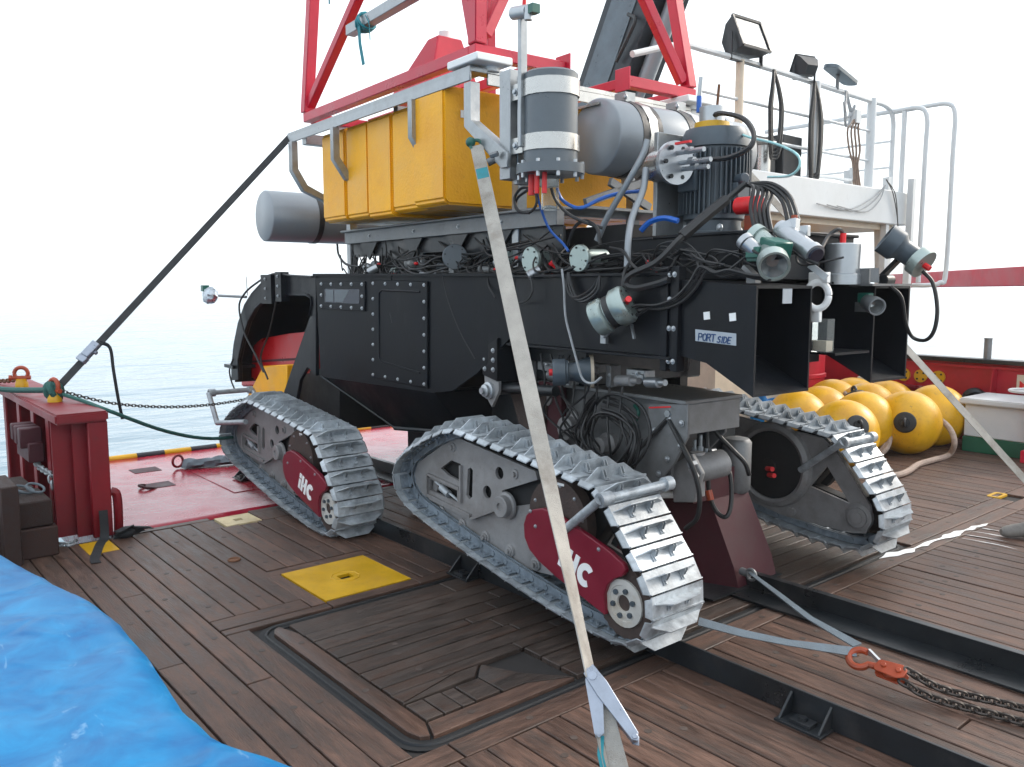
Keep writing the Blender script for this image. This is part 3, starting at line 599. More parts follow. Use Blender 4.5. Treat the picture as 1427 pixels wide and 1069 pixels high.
# ------------------------------------------------------------------ yellow buoys
def buoy(x, y, R, az, el, label, z=None):
    z = R - .005 if z is None else z
    t = thing('buoy', label, 'buoy', (x, y, z), 0, 'yellow float buoys piled on the deck')
    b = MB(); b.ball((0, 0, 0), R, 32, 20); obj('float_body', b, 'buoy', t, angle=80)
    d = V(math.cos(R_(az))*math.cos(R_(el)), math.sin(R_(az))*math.cos(R_(el)), math.sin(R_(el)))
    b = MB(); b.lathe(d*(R-.035), d, [(.105, 0), (.105, .025), (.095, .036), (.05, .042), (.045, .06), (.0, .062)], 22, False); e = obj('end_fitting', b, 'rubber', t)
    x_, y_, _ = frame(d); b = MB(); b.torus(d*(R+.04), x_, .035, .016, 16, 7); obj('eye', b, 'rubber', e)
    return t
buoy(-3.913, 8.566, .325, -70, 8, 'yellow buoy with its round black fitting facing out, beside the trailing hose')
buoy(-3.935, 9.246, .33, 40, 10, 'yellow buoy with the brown hose draped over its side')
buoy(-4.018, 7.488, .32, -38, 22, 'yellow buoy beside the track with upright black eye')
buoy(-4.226, 8.241, .32, 150, 60, 'yellow buoy under the coiled tan hose')
buoy(-4.713, 7.803, .32, 100, 30, 'yellow buoy with a pale blue sticker behind the track')
buoy(-4.765, 8.356, .32, 100, 30, 'plain yellow buoy between the sticker buoy and the upright eye one')
buoy(-5.027, 9.077, .32, -82, 4, 'yellow buoy with black strap over it and fitting facing the track')
buoy(-4.969, 9.429, .32, 80, 20, 'yellow buoy farthest back beside the red drum')
buoy(-4.563, 9.449, .32, 80, 20, 'yellow buoy before the white trestle')
buoy(-4.599, 9.054, .32, 80, 40, 'yellow buoy hemmed in at the middle of the pile')
def hose(name, P, r, m, label, cat='hose', n=9): 
    b = MB(); b.tube(P, r, n, 6); return tag(obj(name, b, m), label, cat)
hose('rope_hose', [(-4.781, 8.900, 0.510), (-4.604, 8.700, 0.480), (-4.371, 8.550, 0.486), (-4.184, 8.450, 0.424), (-4.045, 8.350, 0.301), (-3.967, 8.250, 0.175), (-3.971, 8.150, 0.070), (-4.040, 8.100, 0.022)], .026, 'rope_tan', 'tan hose arching over the buoys beside the track')
hose('rope_hose', [(-4.543, 8.650, 0.444), (-4.290, 8.500, 0.476), (-4.112, 8.400, 0.392), (-3.974, 8.300, 0.257), (-3.925, 8.200, 0.129), (-3.959, 8.100, 0.034), (-4.049, 8.050, -0.017)], .026, 'rope_tan', 'second tan hose looped close inside the arching one')
hose('rope_hose', [(-3.839, 8.900, 0.375), (-3.657, 8.750, 0.352), (-3.520, 8.650, 0.278), (-3.459, 8.600, 0.162), (-3.526, 8.649, 0.030), (-3.518, 8.276, 0.030), (-3.516, 7.968, 0.030), (-3.437, 7.578, 0.030), (-3.430, 7.357, 0.030), (-3.485, 7.203, 0.030)], .028, 'rope_tan', 'brown hose trailing from the buoys across the planks')
hose('strap_line', [(-4.460, 8.900, 0.430), (-4.271, 8.900, 0.497), (-4.124, 8.950, 0.508), (-4.024, 9.000, 0.499)], .014, 'rubber', 'black line laid over the buoys before the red bulwark', 'line', 6)
hose('strap_line', [(-5.032, 8.550, 0.449), (-4.884, 8.500, 0.541), (-4.732, 8.500, 0.563), (-4.596, 8.500, 0.498)], .014, 'rubber', 'black line over the buoy whose fitting faces the track', 'line', 6)
b = MB(); c = V((-5.205, 8.350, 0.228)); b.box(c, (.16, .006, .07)); tag(obj('sticker_tag', b, 'sticker'), 'small pale blue sticker on the buoy behind the track', 'sticker')
# blue sheeting behind the buoys
def crumple(name, cx, cy, sx, sy, h, m, label, seed, n=18):
    rnd = random.Random(seed); ph = [rnd.uniform(0, 6.28) for _ in range(8)]; b = MB(); vs = []
    for j in range(n+1):
        for i in range(n+1):
            u, v = i/n*2-1, j/n*2-1; e = max(0, 1 - max(abs(u), abs(v))**3)
            z = h*e*(.7 + .3*math.sin(3*u + ph[0])*math.sin(4*v + ph[1])) + .04*e*math.sin(9*u + 5*v + ph[2]) + .03*e*math.sin(13*v - 7*u + ph[3])
            vs.append((cx + u*sx + .03*math.sin(5*v + ph[4]), cy + v*sy + .03*math.sin(6*u + ph[5]), max(.003, z)))
    b.add(vs, [(j*(n+1)+i, j*(n+1)+i+1, (j+1)*(n+1)+i+1, (j+1)*(n+1)+i) for j in range(n) for i in range(n)])
    return tag(obj(name, b, m, angle=70), label, 'tarpaulin')
crumple('tarpaulin', -5.75, 8.55, .55, .35, .62, 'blue_tarp', 'crumpled blue tarpaulin heap behind the buoys and the duct', 3)

# ------------------------------------------------------------------ white platform with railings and lamps
pf = thing('white_platform', 'white painted steel platform on brackets carrying white railings', 'platform', (-5.6, 8.7, 0)); r = rel(pf)
b = MB(); b.span(r(-6.6, 6.2, 2.42), r(-4.72, 10.05, 2.80)); obj('coaming', b, 'white_paint', pf, bevel=.01)
b = MB(); b.span(r(-6.5, 6.3, 2.36), r(-4.82, 9.95, 2.42)); obj('underside', b, 'beige', pf)
b = MB(); b.add([r(-4.85, 9.7, 2.38), r(-4.85, 9.95, 2.38), r(-4.85, 9.95, 1.2), r(-4.85, 9.85, 1.2), r(-4.95, 9.7, 2.38), r(-4.95, 9.95, 2.38), r(-4.95, 9.95, 1.2), r(-4.95, 9.85, 1.2)], [(0, 1, 2, 3), (7, 6, 5, 4), (0, 4, 5, 1), (1, 5, 6, 2), (2, 6, 7, 3), (3, 7, 4, 0)]); obj('support_bracket', b, 'white_paint', pf)
b = MB(); b.span(r(-6.5, 7.6, -.4), r(-5.6, 9.6, 2.36)); obj('pedestal', b, 'beige', pf)
for x, y in ((-4.78, 9.62), (-4.66, 9.98)):
    b = MB(); b.span(r(x-.035, y-.035, 1.25), r(x+.035, y+.035, 2.95)); obj('stub_post', b, 'white_paint', pf)
RX = -4.9
b = MB(); b.tube([r(RX, 5.4, 3.62), r(RX, 6.0, 3.80), r(RX, 6.4, 3.82), r(RX, 7.4, 3.82), r(RX, 8.6, 3.80), r(RX, 9.3, 3.79), r(RX, 9.75, 3.78), r(RX, 9.93, 3.66), r(RX, 9.95, 3.3), r(RX, 9.95, 2.2)], .028, 9); obj('top_rail', b, 'white_paint', pf)
for z in (3.46, 3.13):
    b = MB(); b.cyl(r(RX, 6.3, z), r(RX, 9.5, z), .017, n=8); obj('rail', b, 'white_paint', pf)
for y, rr, m in ((6.9, .04, 'beige'), (8.22, .055, 'white_paint'), (9.42, .05, 'white_paint')):
    b = MB(); b.cyl(r(RX, y, 2.78), r(RX, y, 3.82), rr, n=12); obj('stanchion', b, m, pf)
b = MB(); b.tube([r(-6.6, 9.9, 3.74), r(-5.6, 9.9, 3.74), r(-4.85, 9.9, 3.74), r(-4.58, 9.9, 3.73), r(-4.49, 9.9, 3.6), r(-4.49, 9.9, 3.2), r(-4.49, 9.9, 1.75)], .027, 9); obj('ladder_handrail', b, 'white_paint', pf)
b = MB(); b.tube([r(-4.95, 9.96, 3.74), r(-4.54, 10.1, 3.78), r(-4.34, 10.1, 3.76), r(-4.27, 10.1, 3.63), r(-4.27, 10.1, 3.2), r(-4.27, 10.1, 1.9), r(-4.31, 10.05, 1.75), r(-4.42, 10.0, 1.72), r(-4.6, 10.0, 1.72)], .027, 9); obj('ladder_handrail', b, 'white_paint', pf)
for z in (3.4, 3.1):
    b = MB(); b.cyl(r(-6.4, 9.9, z), r(-4.9, 9.9, z), .014, n=7); obj('rail', b, 'white_paint', pf)
b = MB(); b.cyl(r(-4.75, 9.9, 2.7), r(-4.75, 9.9, 3.72), .03, n=9); obj('stanchion', b, 'white_paint', pf)
b = MB(); b.tube([r(RX, 8.25, 2.86), r(RX, 8.6, 2.88), r(RX, 9.0, 2.88), r(RX, 9.02, 2.95), r(RX, 9.02, 3.02)], .02, 7); obj('cable_duct', b, 'white_paint', pf)
b = MB(); b.span(r(-5.0, 9.05, 2.8), r(-4.93, 9.12, 3.0)); obj('junction_box', b, 'white_paint', pf)
for i, dy in enumerate((0, .05, .1, .15)):
    b = MB(); b.tube([r(RX+.02, 9.05+dy*.4, 3.56), r(RX+.03, 8.86+dy*1.5, 3.42), r(RX+.03, 8.9+dy*1.6, 3.22), r(RX+.02, 9.02+dy*.7, 3.05), r(RX+.02, 9.06+dy, 2.8)], .012, 6); obj('cable', b, 'cable_brown', pf)
b = MB(); b.span(r(RX-.05, 9.0, 3.5), r(RX+.05, 9.1, 3.64)); obj('connector_box', b, 'white_paint', pf)
def bundle(y0, z1, n, seed, m):
    rnd = random.Random(seed)
    for i in range(n):
        b = MB(); w_ = .075 + .04*rnd.random(); z = z1 + .12*rnd.random(); o_ = .02*rnd.random()
        b.tube([r(RX+.05, y0, 3.8), r(RX+.07+o_, y0-w_*.6, 3.6), r(RX+.08+o_, y0-w_, (3.8+z)/2), r(RX+.08+o_, y0-w_*.7, z+.05), r(RX+.07, y0, z), r(RX+.08+o_, y0+w_*.7, z+.06), r(RX+.08+o_, y0+w_, (3.8+z)/2), r(RX+.07+o_, y0+w_*.6, 3.6), r(RX+.05, y0+.01, 3.8)], .014, 6); obj('cable_loop', b, m, pf)
bundle(7.38, 2.95, 6, 1, 'rubber'); bundle(8.12, 2.75, 8, 2, 'rubber'); bundle(8.75, 3.42, 3, 4, 'cable_grey')
b = MB(); b.span(r(-5.3, 7.75, 2.8), r(-4.95, 8.1, 3.25)); b.span(r(-5.3, 7.3, 2.8), r(-5.0, 7.7, 3.2)); obj('equipment_box', b, 'lamp_black', pf, bevel=.01)
b = MB(); b.cyl(r(-5.0, 7.45, 2.8), r(-5.0, 7.45, 3.1), .09, n=16); obj('gauge', b, 'stainless', pf)
for i in range(3):
    b = MB(); b.tube([r(-4.70, 8.0+i*.2, 2.55), r(-4.70, 8.6+i*.2, 2.52), r(-4.70, 9.1+i*.1, 2.66), r(-4.70, 9.42, 2.84)], .006, 5); obj('cable', b, 'cable_grey', pf)
for i in range(2):
    b = MB(); b.tube([r(-4.69, 9.42, 2.9), r(-4.69, 9.6+i*.05, 2.75), r(-4.69, 9.75, 2.4), r(-4.69, 9.78, 2.0+i*.2)], .006, 5); obj('cable', b, 'rubber', pf)
def floodlight(name, loc, rz, tilt, s, label):
    t = thing(name, label, 'floodlight', loc, rz)
    M = Matrix.Rotation(tilt, 4, 'X'); A = lambda x, y, z: tuple(M @ V(x*s, y*s, z*s) + V(0, 0, .24*s))
    b = MB(); W_, H_ = .22, .17
    fr = [(-W_, -.06, -H_), (W_, -.06, -H_), (W_, -.06, H_), (-W_, -.06, H_)]; md = [(-W_*.9, .05, -H_*.9), (W_*.9, .05, -H_*.9), (W_*.9, .05, H_*.9), (-W_*.9, .05, H_*.9)]; bk = [(-.12, .2, -.09), (.12, .2, -.09), (.12, .2, .07), (-.12, .2, .07)]
    b.add([A(*p) for p in fr+md+bk], [(0, 1, 5, 4), (1, 2, 6, 5), (2, 3, 7, 6), (3, 0, 4, 7), (4, 5, 9, 8), (5, 6, 10, 9), (6, 7, 11, 10), (7, 4, 8, 11), (8, 9, 10, 11), (3, 2, 1, 0)]); obj('housing', b, 'lamp_black', t)
    b = MB(); b.add([A(x*.9, -.064, z*.88) for x, z in ((-W_, -H_), (W_, -H_), (W_, H_), (-W_, H_))], [(0, 1, 2, 3)]); obj('glass', b, 'reflector', t)
    b = MB()
    for a, c in (((-W_, -H_), (W_, -H_)), ((W_, -H_), (W_, H_)), ((W_, H_), (-W_, H_)), ((-W_, H_), (-W_, -H_))): b.bar(A(a[0], -.066, a[1]), A(c[0], -.066, c[1]), .025*s, .025*s)
    obj('bezel', b, 'lamp_black', t)
    b = MB()
    for sx in (-1, 1): b.bar((sx*.245*s, 0, 0), (sx*.245*s, 0, .26*s), .012*s, .04*s, (0, 1, 0))
    b.bar((-.245*s, 0, 0), (.245*s, 0, 0), .012*s, .04*s, (0, 1, 0)); obj('yoke', b, 'lamp_black', t)
    return t
floodlight('floodlight', (RX+.02, 6.96, 3.80), R_(88), R_(-24), .95, 'large black floodlight with big glass facing out over the deck')
floodlight('floodlight', (RX+.0, 8.0, 3.80), R_(-105), R_(-25), .58, 'small black floodlight seen from behind on the white rail')
fl = thing('floodlight', 'flat slim floodlight tilted over the white rail', 'floodlight', (RX+.02, 8.62, 3.86), R_(4))
b = MB(); b.slab(round_rect(-.085, .085, -.30, .30, .07), 0, (), lambda u, v, w_: (u, v, w_ + .03), .04); o = obj('housing', b, 'crane_panel', fl, bevel=.01); o.rotation_euler = (R_(-9), R_(8), 0); o.location = (0, .05, .05)
b = MB(); b.cyl((0, 0, -.06), (0, 0, .09), .02, n=8); obj('stem', b, 'galv_dull', fl)

# ------------------------------------------------------------------ crane arm behind the crawler
ca = thing('crane_arm', 'dark grey crane arm rising steeply behind the red frame', 'crane', (-6.4, 6.9, 0))
r = rel(ca); A0, A1 = V(-7.15, 6.9, 2.6), V(-5.62, 6.9, 5.5); dd = (A1-A0).normalized(); x, y, z = frame(dd, (0, 1, 0))
b = MB(); b.bar(r(*A0), r(*A1), .66, .5, (0, 1, 0)); obj('box_arm', b, 'crane_grey', ca, bevel=.01)
b = MB(); o_ = V(0, -.256, 0); b.bar(r(*(A0+o_ - x*.06)), r(*(A1+o_ - x*.06)), .34, .012, (0, 1, 0)); obj('side_panel', b, 'crane_panel', ca)
b = MB(); o_ = V(.42, -.05, -.1); b.cyl(r(*(A0+o_+dd*.2)), r(*(A0+o_+dd*1.5)), .05, n=12); b.cyl(r(*(A0+o_+dd*1.4)), r(*(A1+o_)), .085, n=14); obj('hydraulic_ram', b, 'canister_light', ca)
b = MB(); b.tube([r(*(A0+dd*2.1+V(.1, -.28, 0))), r(*(A0+dd*2.0+V(.28, -.32, .0))), r(*(A0+dd*1.8+V(.3, -.32, .05))), r(*(A0+dd*1.6+V(.2, -.3, 0)))], .02, 7); obj('hose', b, 'rubber', ca)
b = MB(); b.box(r(*(A0+dd*2.55+V(.48, -.1, 0))), (.5, .1, .12)); b.torus(r(*(A0+dd*2.2+V(.52, -.1, 0))), (0, 1, 0), .08, .03, 16, 7); b.cyl(r(*(A0+dd*2.5+V(.7, -.16, 0))), r(*(A0+dd*2.5+V(.7, -.0, 0))), .06, n=10); obj('hook_bracket', b, 'rust', ca)

# ------------------------------------------------------------------ the crawler
cr = thing('tracked_crawler', 'black seabed crawler on four metal tracks with yellow buoyancy blocks on top', 'crawler', (-2.12, 3.83, 0), R_(-3))
CYAW = R_(-3); CO = V(-2.12, 3.83, 0)
def w2b(p):
    q = V(p) - CO; c, s_ = math.cos(CYAW), math.sin(CYAW); return V(q.x*c + q.y*s_, -q.x*s_ + q.y*c, q.z)
BY = lambda off: (lambda u, v, w_: (u, w_, v))
XZ = lambda u, v, w_: (u, w_, v)
BOLT = MB(); BOLT.lathe((0, 0, 0), (0, -1, 0), [(.017, 0), (.017, .003), (.0105, .0035), (.0105, .011), (.009, .012)], 8); BOLT = BOLT.mesh('bolt'); BOLT.materials.append(MATS['silver'])
def bolt(parent, p, s=1.0, rz=0.0, m=None):
    o = bpy.data.objects.new('bolt', BOLT); COL.objects.link(o); o.parent = parent; o.location = p; o.scale = (s*.82, s*.82, s*.82); o.rotation_euler = (0, 0, rz); return o

# --- track shoes and tracks (profile relative to the drive wheel)
SW = 0.385
def shoe_mesh():
    b = MB(); h = SW/2; L = .049
    # plate with bent-down outer lips
    for s_ in (1, -1):
        b.add([(-L, s_*h*.90, .004), (L*.84, s_*h*.90, .004), (L*.74, s_*h, -.014), (-L*.74, s_*h, -.014), (-L, s_*h*.90, -.003), (L*.84, s_*h*.90, -.003), (L*.74, s_*h, -.020), (-L*.74, s_*h, -.020)], [(0, 1, 2, 3), (4, 7, 6, 5), (0, 4, 5, 1), (1, 5, 6, 2), (2, 6, 7, 3), (3, 7, 4, 0)])
    b.box((-.001, 0, .0005), (2*L, h*1.80, .007))
    b.bar((-L, -h*.9, .002), (-L, h*.9, .002), .006, .016)
    # grouser: upright trapezoid fin across the shoe, with two gussets
    b.slab([(-h*.86, .004), (h*.86, .004), (h*.50, .058), (-h*.42, .058)], .012, (), lambda u, v, w_: (w_, u, v), .005)
    for y in (-h*.30, h*.32):
        b.slab([(-.020, .004), (.012, .004), (.012, .044), (.004, .044)], y - .010, (), lambda u, v, w_: (u, w_, v), .003)
        b.slab([(-.020, .004), (.012, .004), (.012, .044), (.004, .044)], y + .008, (), lambda u, v, w_: (u, w_, v), .003)
        b.box((-.012, y, .008), (.034, .03, .004)); b.cyl((-.020, y, .008), (-.020, y, .017), .008, n=6)
    return b.mesh('track_shoe', angle=15)
SHOE = shoe_mesh(); SHOE.materials.append(MATS['galv'])
PROF = [(-.05, -.185), (.03, -.18), (.10, -.155), (.155, -.105), (.185, -.04), (.19, .03), (.175, .10), (.13, .17), (-.02, .36), (-.125, .485), (-.175, .505), (-.6, .555), (-1.0, .60), (-1.22, .622), (-1.30, .615), (-1.50, .54), (-1.70, .44), (-1.80, .37), (-1.855, .28), (-1.85, .20), (-1.80, .13), (-1.70, .085), (-1.40, .015), (-1.1, -.05), (-.8, -.105), (-.5, -.15), (-.25, -.178)]
def resample(P, n):
    Q = [V(p[0], p[1], 0) for p in P + P[:1]]; acc = [0]
    for a, c in zip(Q, Q[1:]): acc.append(acc[-1] + (c-a).length)
    T = acc[-1]; o = []
    for k in range(n):
        s_ = T*k/n; i = max(j for j in range(len(Q)-1) if acc[j] <= s_); o.append(Q[i].lerp(Q[i+1], (s_-acc[i])/(acc[i+1]-acc[i])))
    return o, T/n
NSH = 44
PATH, PITCH = resample(PROF, NSH)
def track(Sx, Sz, y_out, sg, full, label, tilt=0.0, rear=False):
    """frame mesh at the drive wheel; y runs inwards from the outer shoe edge when sg=+1"""
    Y = lambda k: k*sg
    mpY = lambda u, v, w_: (u, w_*sg, v)
    f = MB()
    yoke = [(-1.899, 0.204), (-1.849, 0.285), (-1.676, 0.380), (-1.412, 0.530), (-1.329, 0.541), (-0.690, 0.464), (-0.674, 0.423), (-0.954, 0.315), (-0.960, 0.216), (-1.220, 0.105), (-1.620, 0.137), (-1.852, 0.150)]
    cav = [[(-1.521, 0.340), (-1.413, 0.404), (-1.324, 0.398), (-1.325, 0.294), (-1.443, 0.311)], [(-1.257, 0.380), (-1.230, 0.393), (-1.211, 0.380), (-1.219, 0.228), (-1.245, 0.210), (-1.272, 0.226)],
           [(-1.633, 0.256), (-1.360, 0.238), (-1.361, 0.171), (-1.642, 0.189)]]
    def hole(c, rr): return circ(c, rr, 14)
    cav += [hole((-1.083, 0.282), .036), hole((-0.978, 0.404), .034)]
    if full:
        f.slab(yoke, .135, cav, mpY, .018)
        # ribs round the spring window and along the lower flange
        for a, c in (((-1.640, 0.286), (-1.325, 0.257)), ((-1.650, 0.162), (-1.226, 0.124)), ((-1.220, 0.105), (-0.960, 0.220)), ((-1.620, 0.145), (-1.226, 0.112)), ((-1.647, 0.284), (-1.650, 0.153)), ((-1.310, 0.392), (-1.313, 0.176))):
            f.bar(mpY(a[0], a[1], .128), mpY(c[0], c[1], .128), .014, .022, (0, 1, 0))
    else:
        f.slab(yoke, .135, [], mpY, .018)
    rail = [(-1.884, 0.189), (-1.650, 0.153), (-1.219, 0.134), (-0.960, 0.216), (-0.630, 0.313), (-0.421, 0.141), (-0.574, -0.052), (-0.671, -0.063), (-0.766, -0.066), (-0.841, -0.050), (-0.973, -0.040), (-1.047, -0.019), (-1.194, -0.013), (-1.260, 0.021), (-1.404, 0.018), (-1.475, 0.058), (-1.621, 0.071), (-1.805, 0.123)]
    f.slab(rail, .152, (), mpY, .02)
    bolts = [(-1.532, 0.076), (-1.328, 0.044), (-1.116, 0.022), (-0.906, -0.004), (-0.699, -0.025)]
    for c in bolts: f.lathe(mpY(*c, .154), mpY(0, 0, -1) if sg > 0 else (0, 1, 0), [(.036, 0), (.034, .012), (.024, .015), (.024, .021), (.013, .022), (.013, .034)], 14)
    tops = [(-1.398, 0.482), (-0.848, 0.422)]
    for c in tops: f.lathe(mpY(*c, .136), mpY(0, 0, -1) if sg > 0 else (0, 1, 0), [(.028, 0), (.026, .008), (.014, .010), (.014, .022)], 14)
    # inner side: plate with triangular opening, round motor flange, front idler eye
    tri = [(-.22, .29), (-.06, .08), (-.33, .14)]
    inner = [(-1.78, .20), (-1.55, .44), (-1.25, .56), (-.25, .46), (-.17, .40), (.07, .09), (.085, 0), (.05, -.08), (-.05, -.10), (-.5, -.09), (-1.1, .02), (-1.72, .15)]
    f.slab(inner, SW-.10, [tri], mpY, .02)
    for c in ((-.45, -.05), (-.68, -.01), (-.92, .03), (-1.2, .08), (-1.45, .12)): f.cyl(mpY(*c, SW-.08), mpY(*c, SW-.062), .03, n=12)
    f.cyl(mpY(-.22, .40, SW-.08), mpY(-.22, .40, SW-.065), .02, n=10)
    f.lathe(mpY(.0, .01, SW-.105), mpY(0, 0, 1), [(.085, 0), (.085, .03), (.06, .035), (.06, .05), (.035, .05), (.035, .06)], 18)
    f.lathe(mpY(-.60, .24, SW-.082), mpY(0, 0, 1), [(.225, 0), (.225, .035), (.245, .045), (.275, .03), (.285, 0)], 36, False)
    # dark core between the plates
    tf = obj('track_frame', f, 'cast_grey', cr, bevel=0, label=label)
    p = w2b((Sx, y_out, Sz)); tf.location = p; tf.rotation_euler = (0, tilt, -CYAW)
    core = MB(); core.slab([(-1.68, .17), (-1.5, .40), (-1.25, .50), (-.25, .42), (.0, .12), (.0, -.05), (-.5, -.07), (-1.1, .02)], .175, [[(-.22, .29), (-.06, .08), (-.33, .14)]], mpY, .085); obj('core_block', core, 'black_matte', tf)
    # idler, spring, hub
    b = MB(); b.cyl(mpY(-1.70, .24, .16), mpY(-1.70, .24, SW-.1), .115, n=22); obj('idler_wheel', b, 'cast_grey', tf)
    b = MB(); b.lathe(mpY(*(-1.875, 0.195), .14), mpY(0, 0, -1) if sg > 0 else (0, 1, 0), [(.05, 0), (.05, .01), (.034, .012), (.034, .03), (.03, .034)], 16); obj('axle_cap', b, 'tyre_brown', tf)
    if full:
        c = (-1.494, 0.213); e = (-1.381, 0.196)
        b = MB(); b.cyl(mpY(c[0]-.03, c[1]+.012, .142), mpY(c[0]+.045, c[1]-.015, .142), .022, n=12); b.cyl(mpY(c[0]-.09, c[1]+.035, .142), mpY(e[0]+.03, e[1]-.02, .142), .008, n=8); obj('tension_spring', b, 'galv', tf)
    c = (-0.918, 0.240); b = MB(); b.lathe(mpY(*c, .14), mpY(0, 0, -1) if sg > 0 else (0, 1, 0), [(.075, 0), (.072, .012), (.058, .016), (.058, .05), (.054, .055), (.022, .055), (.02, .045)], 20); obj('pivot_boss', b, 'cast_grey', tf)
    mc = (-0.456, 0.270)
    b = MB(); b.cyl(mpY(*mc, .13), mpY(*mc, .07), .205, n=30); mo = obj('motor_flange', b, 'black_matte' if not full else 'tyre_brown', tf)
    for k in range(10):
        a = R_(36*k + 12); bolt(mo, mpY(mc[0]+.175*math.cos(a), mc[1]+.175*math.sin(a), .07), .7, 0 if sg > 0 else math.pi)
    # inner hub motor with red plugs
    ic = (-.60, .24); b = MB(); b.lathe(mpY(*ic, SW-.085), mpY(0, 0, 1), [(.222, 0), (.222, .03), (.19, .04), (.05, .05), (.045, .06)], 30); hi = obj('hub_motor', b, 'black_matte', tf)
    for k in range(12):
        a = R_(30*k); b2 = bolt(hi, mpY(ic[0]+.18*math.cos(a), ic[1]+.18*math.sin(a), SW-.055), .6, math.pi if sg > 0 else 0)
    for dx, dz in ((.03, -.02), (.045, -.06)):
        b = MB(); b.cyl(mpY(ic[0]+dx-.03, ic[1]+dz, SW-.01), mpY(ic[0]+dx+.03, ic[1]+dz+.01, SW+.02), .016, n=8); obj('plug', b, 'red_plastic', tf)
    # drive wheel with white hub
    b = MB(); nT = 44; P = []
    for i in range(nT): a = 2*math.pi*i/nT; q = .166 if i % 2 else .158; P.append((q*math.cos(a), q*math.sin(a)))
    b.slab(P, .055, (), mpY, .06); wh = obj('drive_sprocket', b, 'tyre_brown', tf)
    b = MB(); b.lathe(mpY(0, 0, .056), mpY(0, 0, -1) if sg > 0 else (0, 1, 0), [(.108, 0), (.108, .012), (.082, .014), (.080, .010), (.038, .010), (.036, .0), (.004, -.002)], 26); hb = obj('wheel_hub', b, 'hub_white', tf)
    for k in range(6):
        a = R_(60*k + 15); b = MB(); c = (.06*math.cos(a), .06*math.sin(a)); b.cyl(mpY(*c, .046), mpY(*c, .034), .0125, n=6); obj('wheel_nut', b, 'motor_grey', hb)
    if full:
        cov = [(-0.651, 0.220), (-0.629, 0.272), (-0.586, 0.306), (-0.513, 0.328), (-0.437, 0.323), (-0.348, 0.300), (-0.192, 0.261), (-0.070, 0.224), (0.016, 0.187), (0.029, 0.161), (0.009, 0.130), (-0.038, 0.107), (-0.076, 0.070), (-0.097, 0.018), (-0.091, -0.078), (-0.248, -0.033), (-0.419, 0.014), (-0.538, 0.058), (-0.607, 0.098), (-0.645, 0.155)]
        b = MB(); b.slab(cov, .022, (), mpY, .03); cv = obj('cover_plate', b, 'maroon', tf, bevel=.004)
        for c in ((-0.560, 0.229), (-0.347, 0.276), (-0.132, 0.218), (-0.307, 0.117), (-0.597, 0.297)): bolt(cv, mpY(*c, .022), .75)
        # raised white letters, slanted along the cover
        lt = MB(); o, q, t_ = (V(p[0], 0, p[1]) for p in ((-0.399, 0.082), (-0.188, 0.005), (-0.356, 0.191))); e1 = (q-o)/.209; e2 = (t_-o)/.095
        def LT(u, v, w_): k = o + e1*(u+.034) + e2*v; return (k.x, w_*sg, k.z)
        h = .095
        lt.slab([(-.034, 0), (-.008, 0), (-.008, .058), (-.034, .058)], .0185, (), LT, .004); lt.slab([(-.034, .068), (-.008, .068), (-.008, h), (-.034, h)], .0185, (), LT, .004)
        lt.slab([(.002, 0), (.028, 0), (.028, .036), (.048, .036), (.048, 0), (.074, 0), (.074, h), (.048, h), (.048, .058), (.028, .058), (.028, h), (.002, h)], .0185, (), LT, .004)
        oc = [(.128 + .047*math.cos(R_(a)), .047 + .0475*math.sin(R_(a))) for a in range(48, 313, 12)]; ic2 = [(.130 + .020*math.cos(R_(a)), .047 + .021*math.sin(R_(a))) for a in range(312, 47, -12)]
        lt.slab(oc + ic2, .0185, (), LT, .004)
        obj('lettering', lt, 'white_clean', tf)
        b = MB(); b.box(mpY((-0.433, 0.453)[0], (-0.433, 0.453)[1], .069), (.045, .002, .012)); obj('sticker', b, 'white_clean', tf)
    # chain of links inside the shoes
    ch_ = MB()
    for i in range(NSH):
        p_ = PATH[i]; q_ = PATH[(i+1) % NSH]; d = (q_-p_); nn = V(d.y, -d.x, 0).normalized()
        a = p_ - nn*.030 + d*.04; c = q_ - nn*.030 - d*.04
        for yy in (.118, .135, .245, .262):
            hh = .042 if yy in (.118, .262) else .048
            ch_.bar(mpY(a.x, a.y, yy), mpY(c.x, c.y, yy), hh if False else .009, hh, (0, 1, 0)) if False else ch_.box(((a.x+c.x)/2, Y(yy), (a.y+c.y)/2), ((c-a).length*1.06, .009, hh), (V(d.x, 0, d.y).normalized(), V(0, 1, 0), V(nn.x, 0, nn.y)))
        ch_.cyl(mpY(p_.x-nn.x*.03, p_.y-nn.y*.03, .107), mpY(p_.x-nn.x*.03, p_.y-nn.y*.03, .272), .013, n=8)
        m_ = (p_+q_)/2 - nn*.011
        ch_.box((m_.x, Y(.088), m_.y), (.078, .06, .006), (V(d.x, 0, d.y).normalized(), V(0, 1, 0), V(nn.x, 0, nn.y)))
        for t_ in (-.02, .02): ch_.cyl(mpY(m_.x+d.x/PITCH*t_, m_.y+d.y/PITCH*t_, .084), (m_.x+d.x/PITCH*t_-nn.x*.013, Y(.084), m_.y+d.y/PITCH*t_-nn.y*.013), .009, n=6)
    tag(obj('track_chain', ch_, 'chain_steel', tf), kind='stuff')
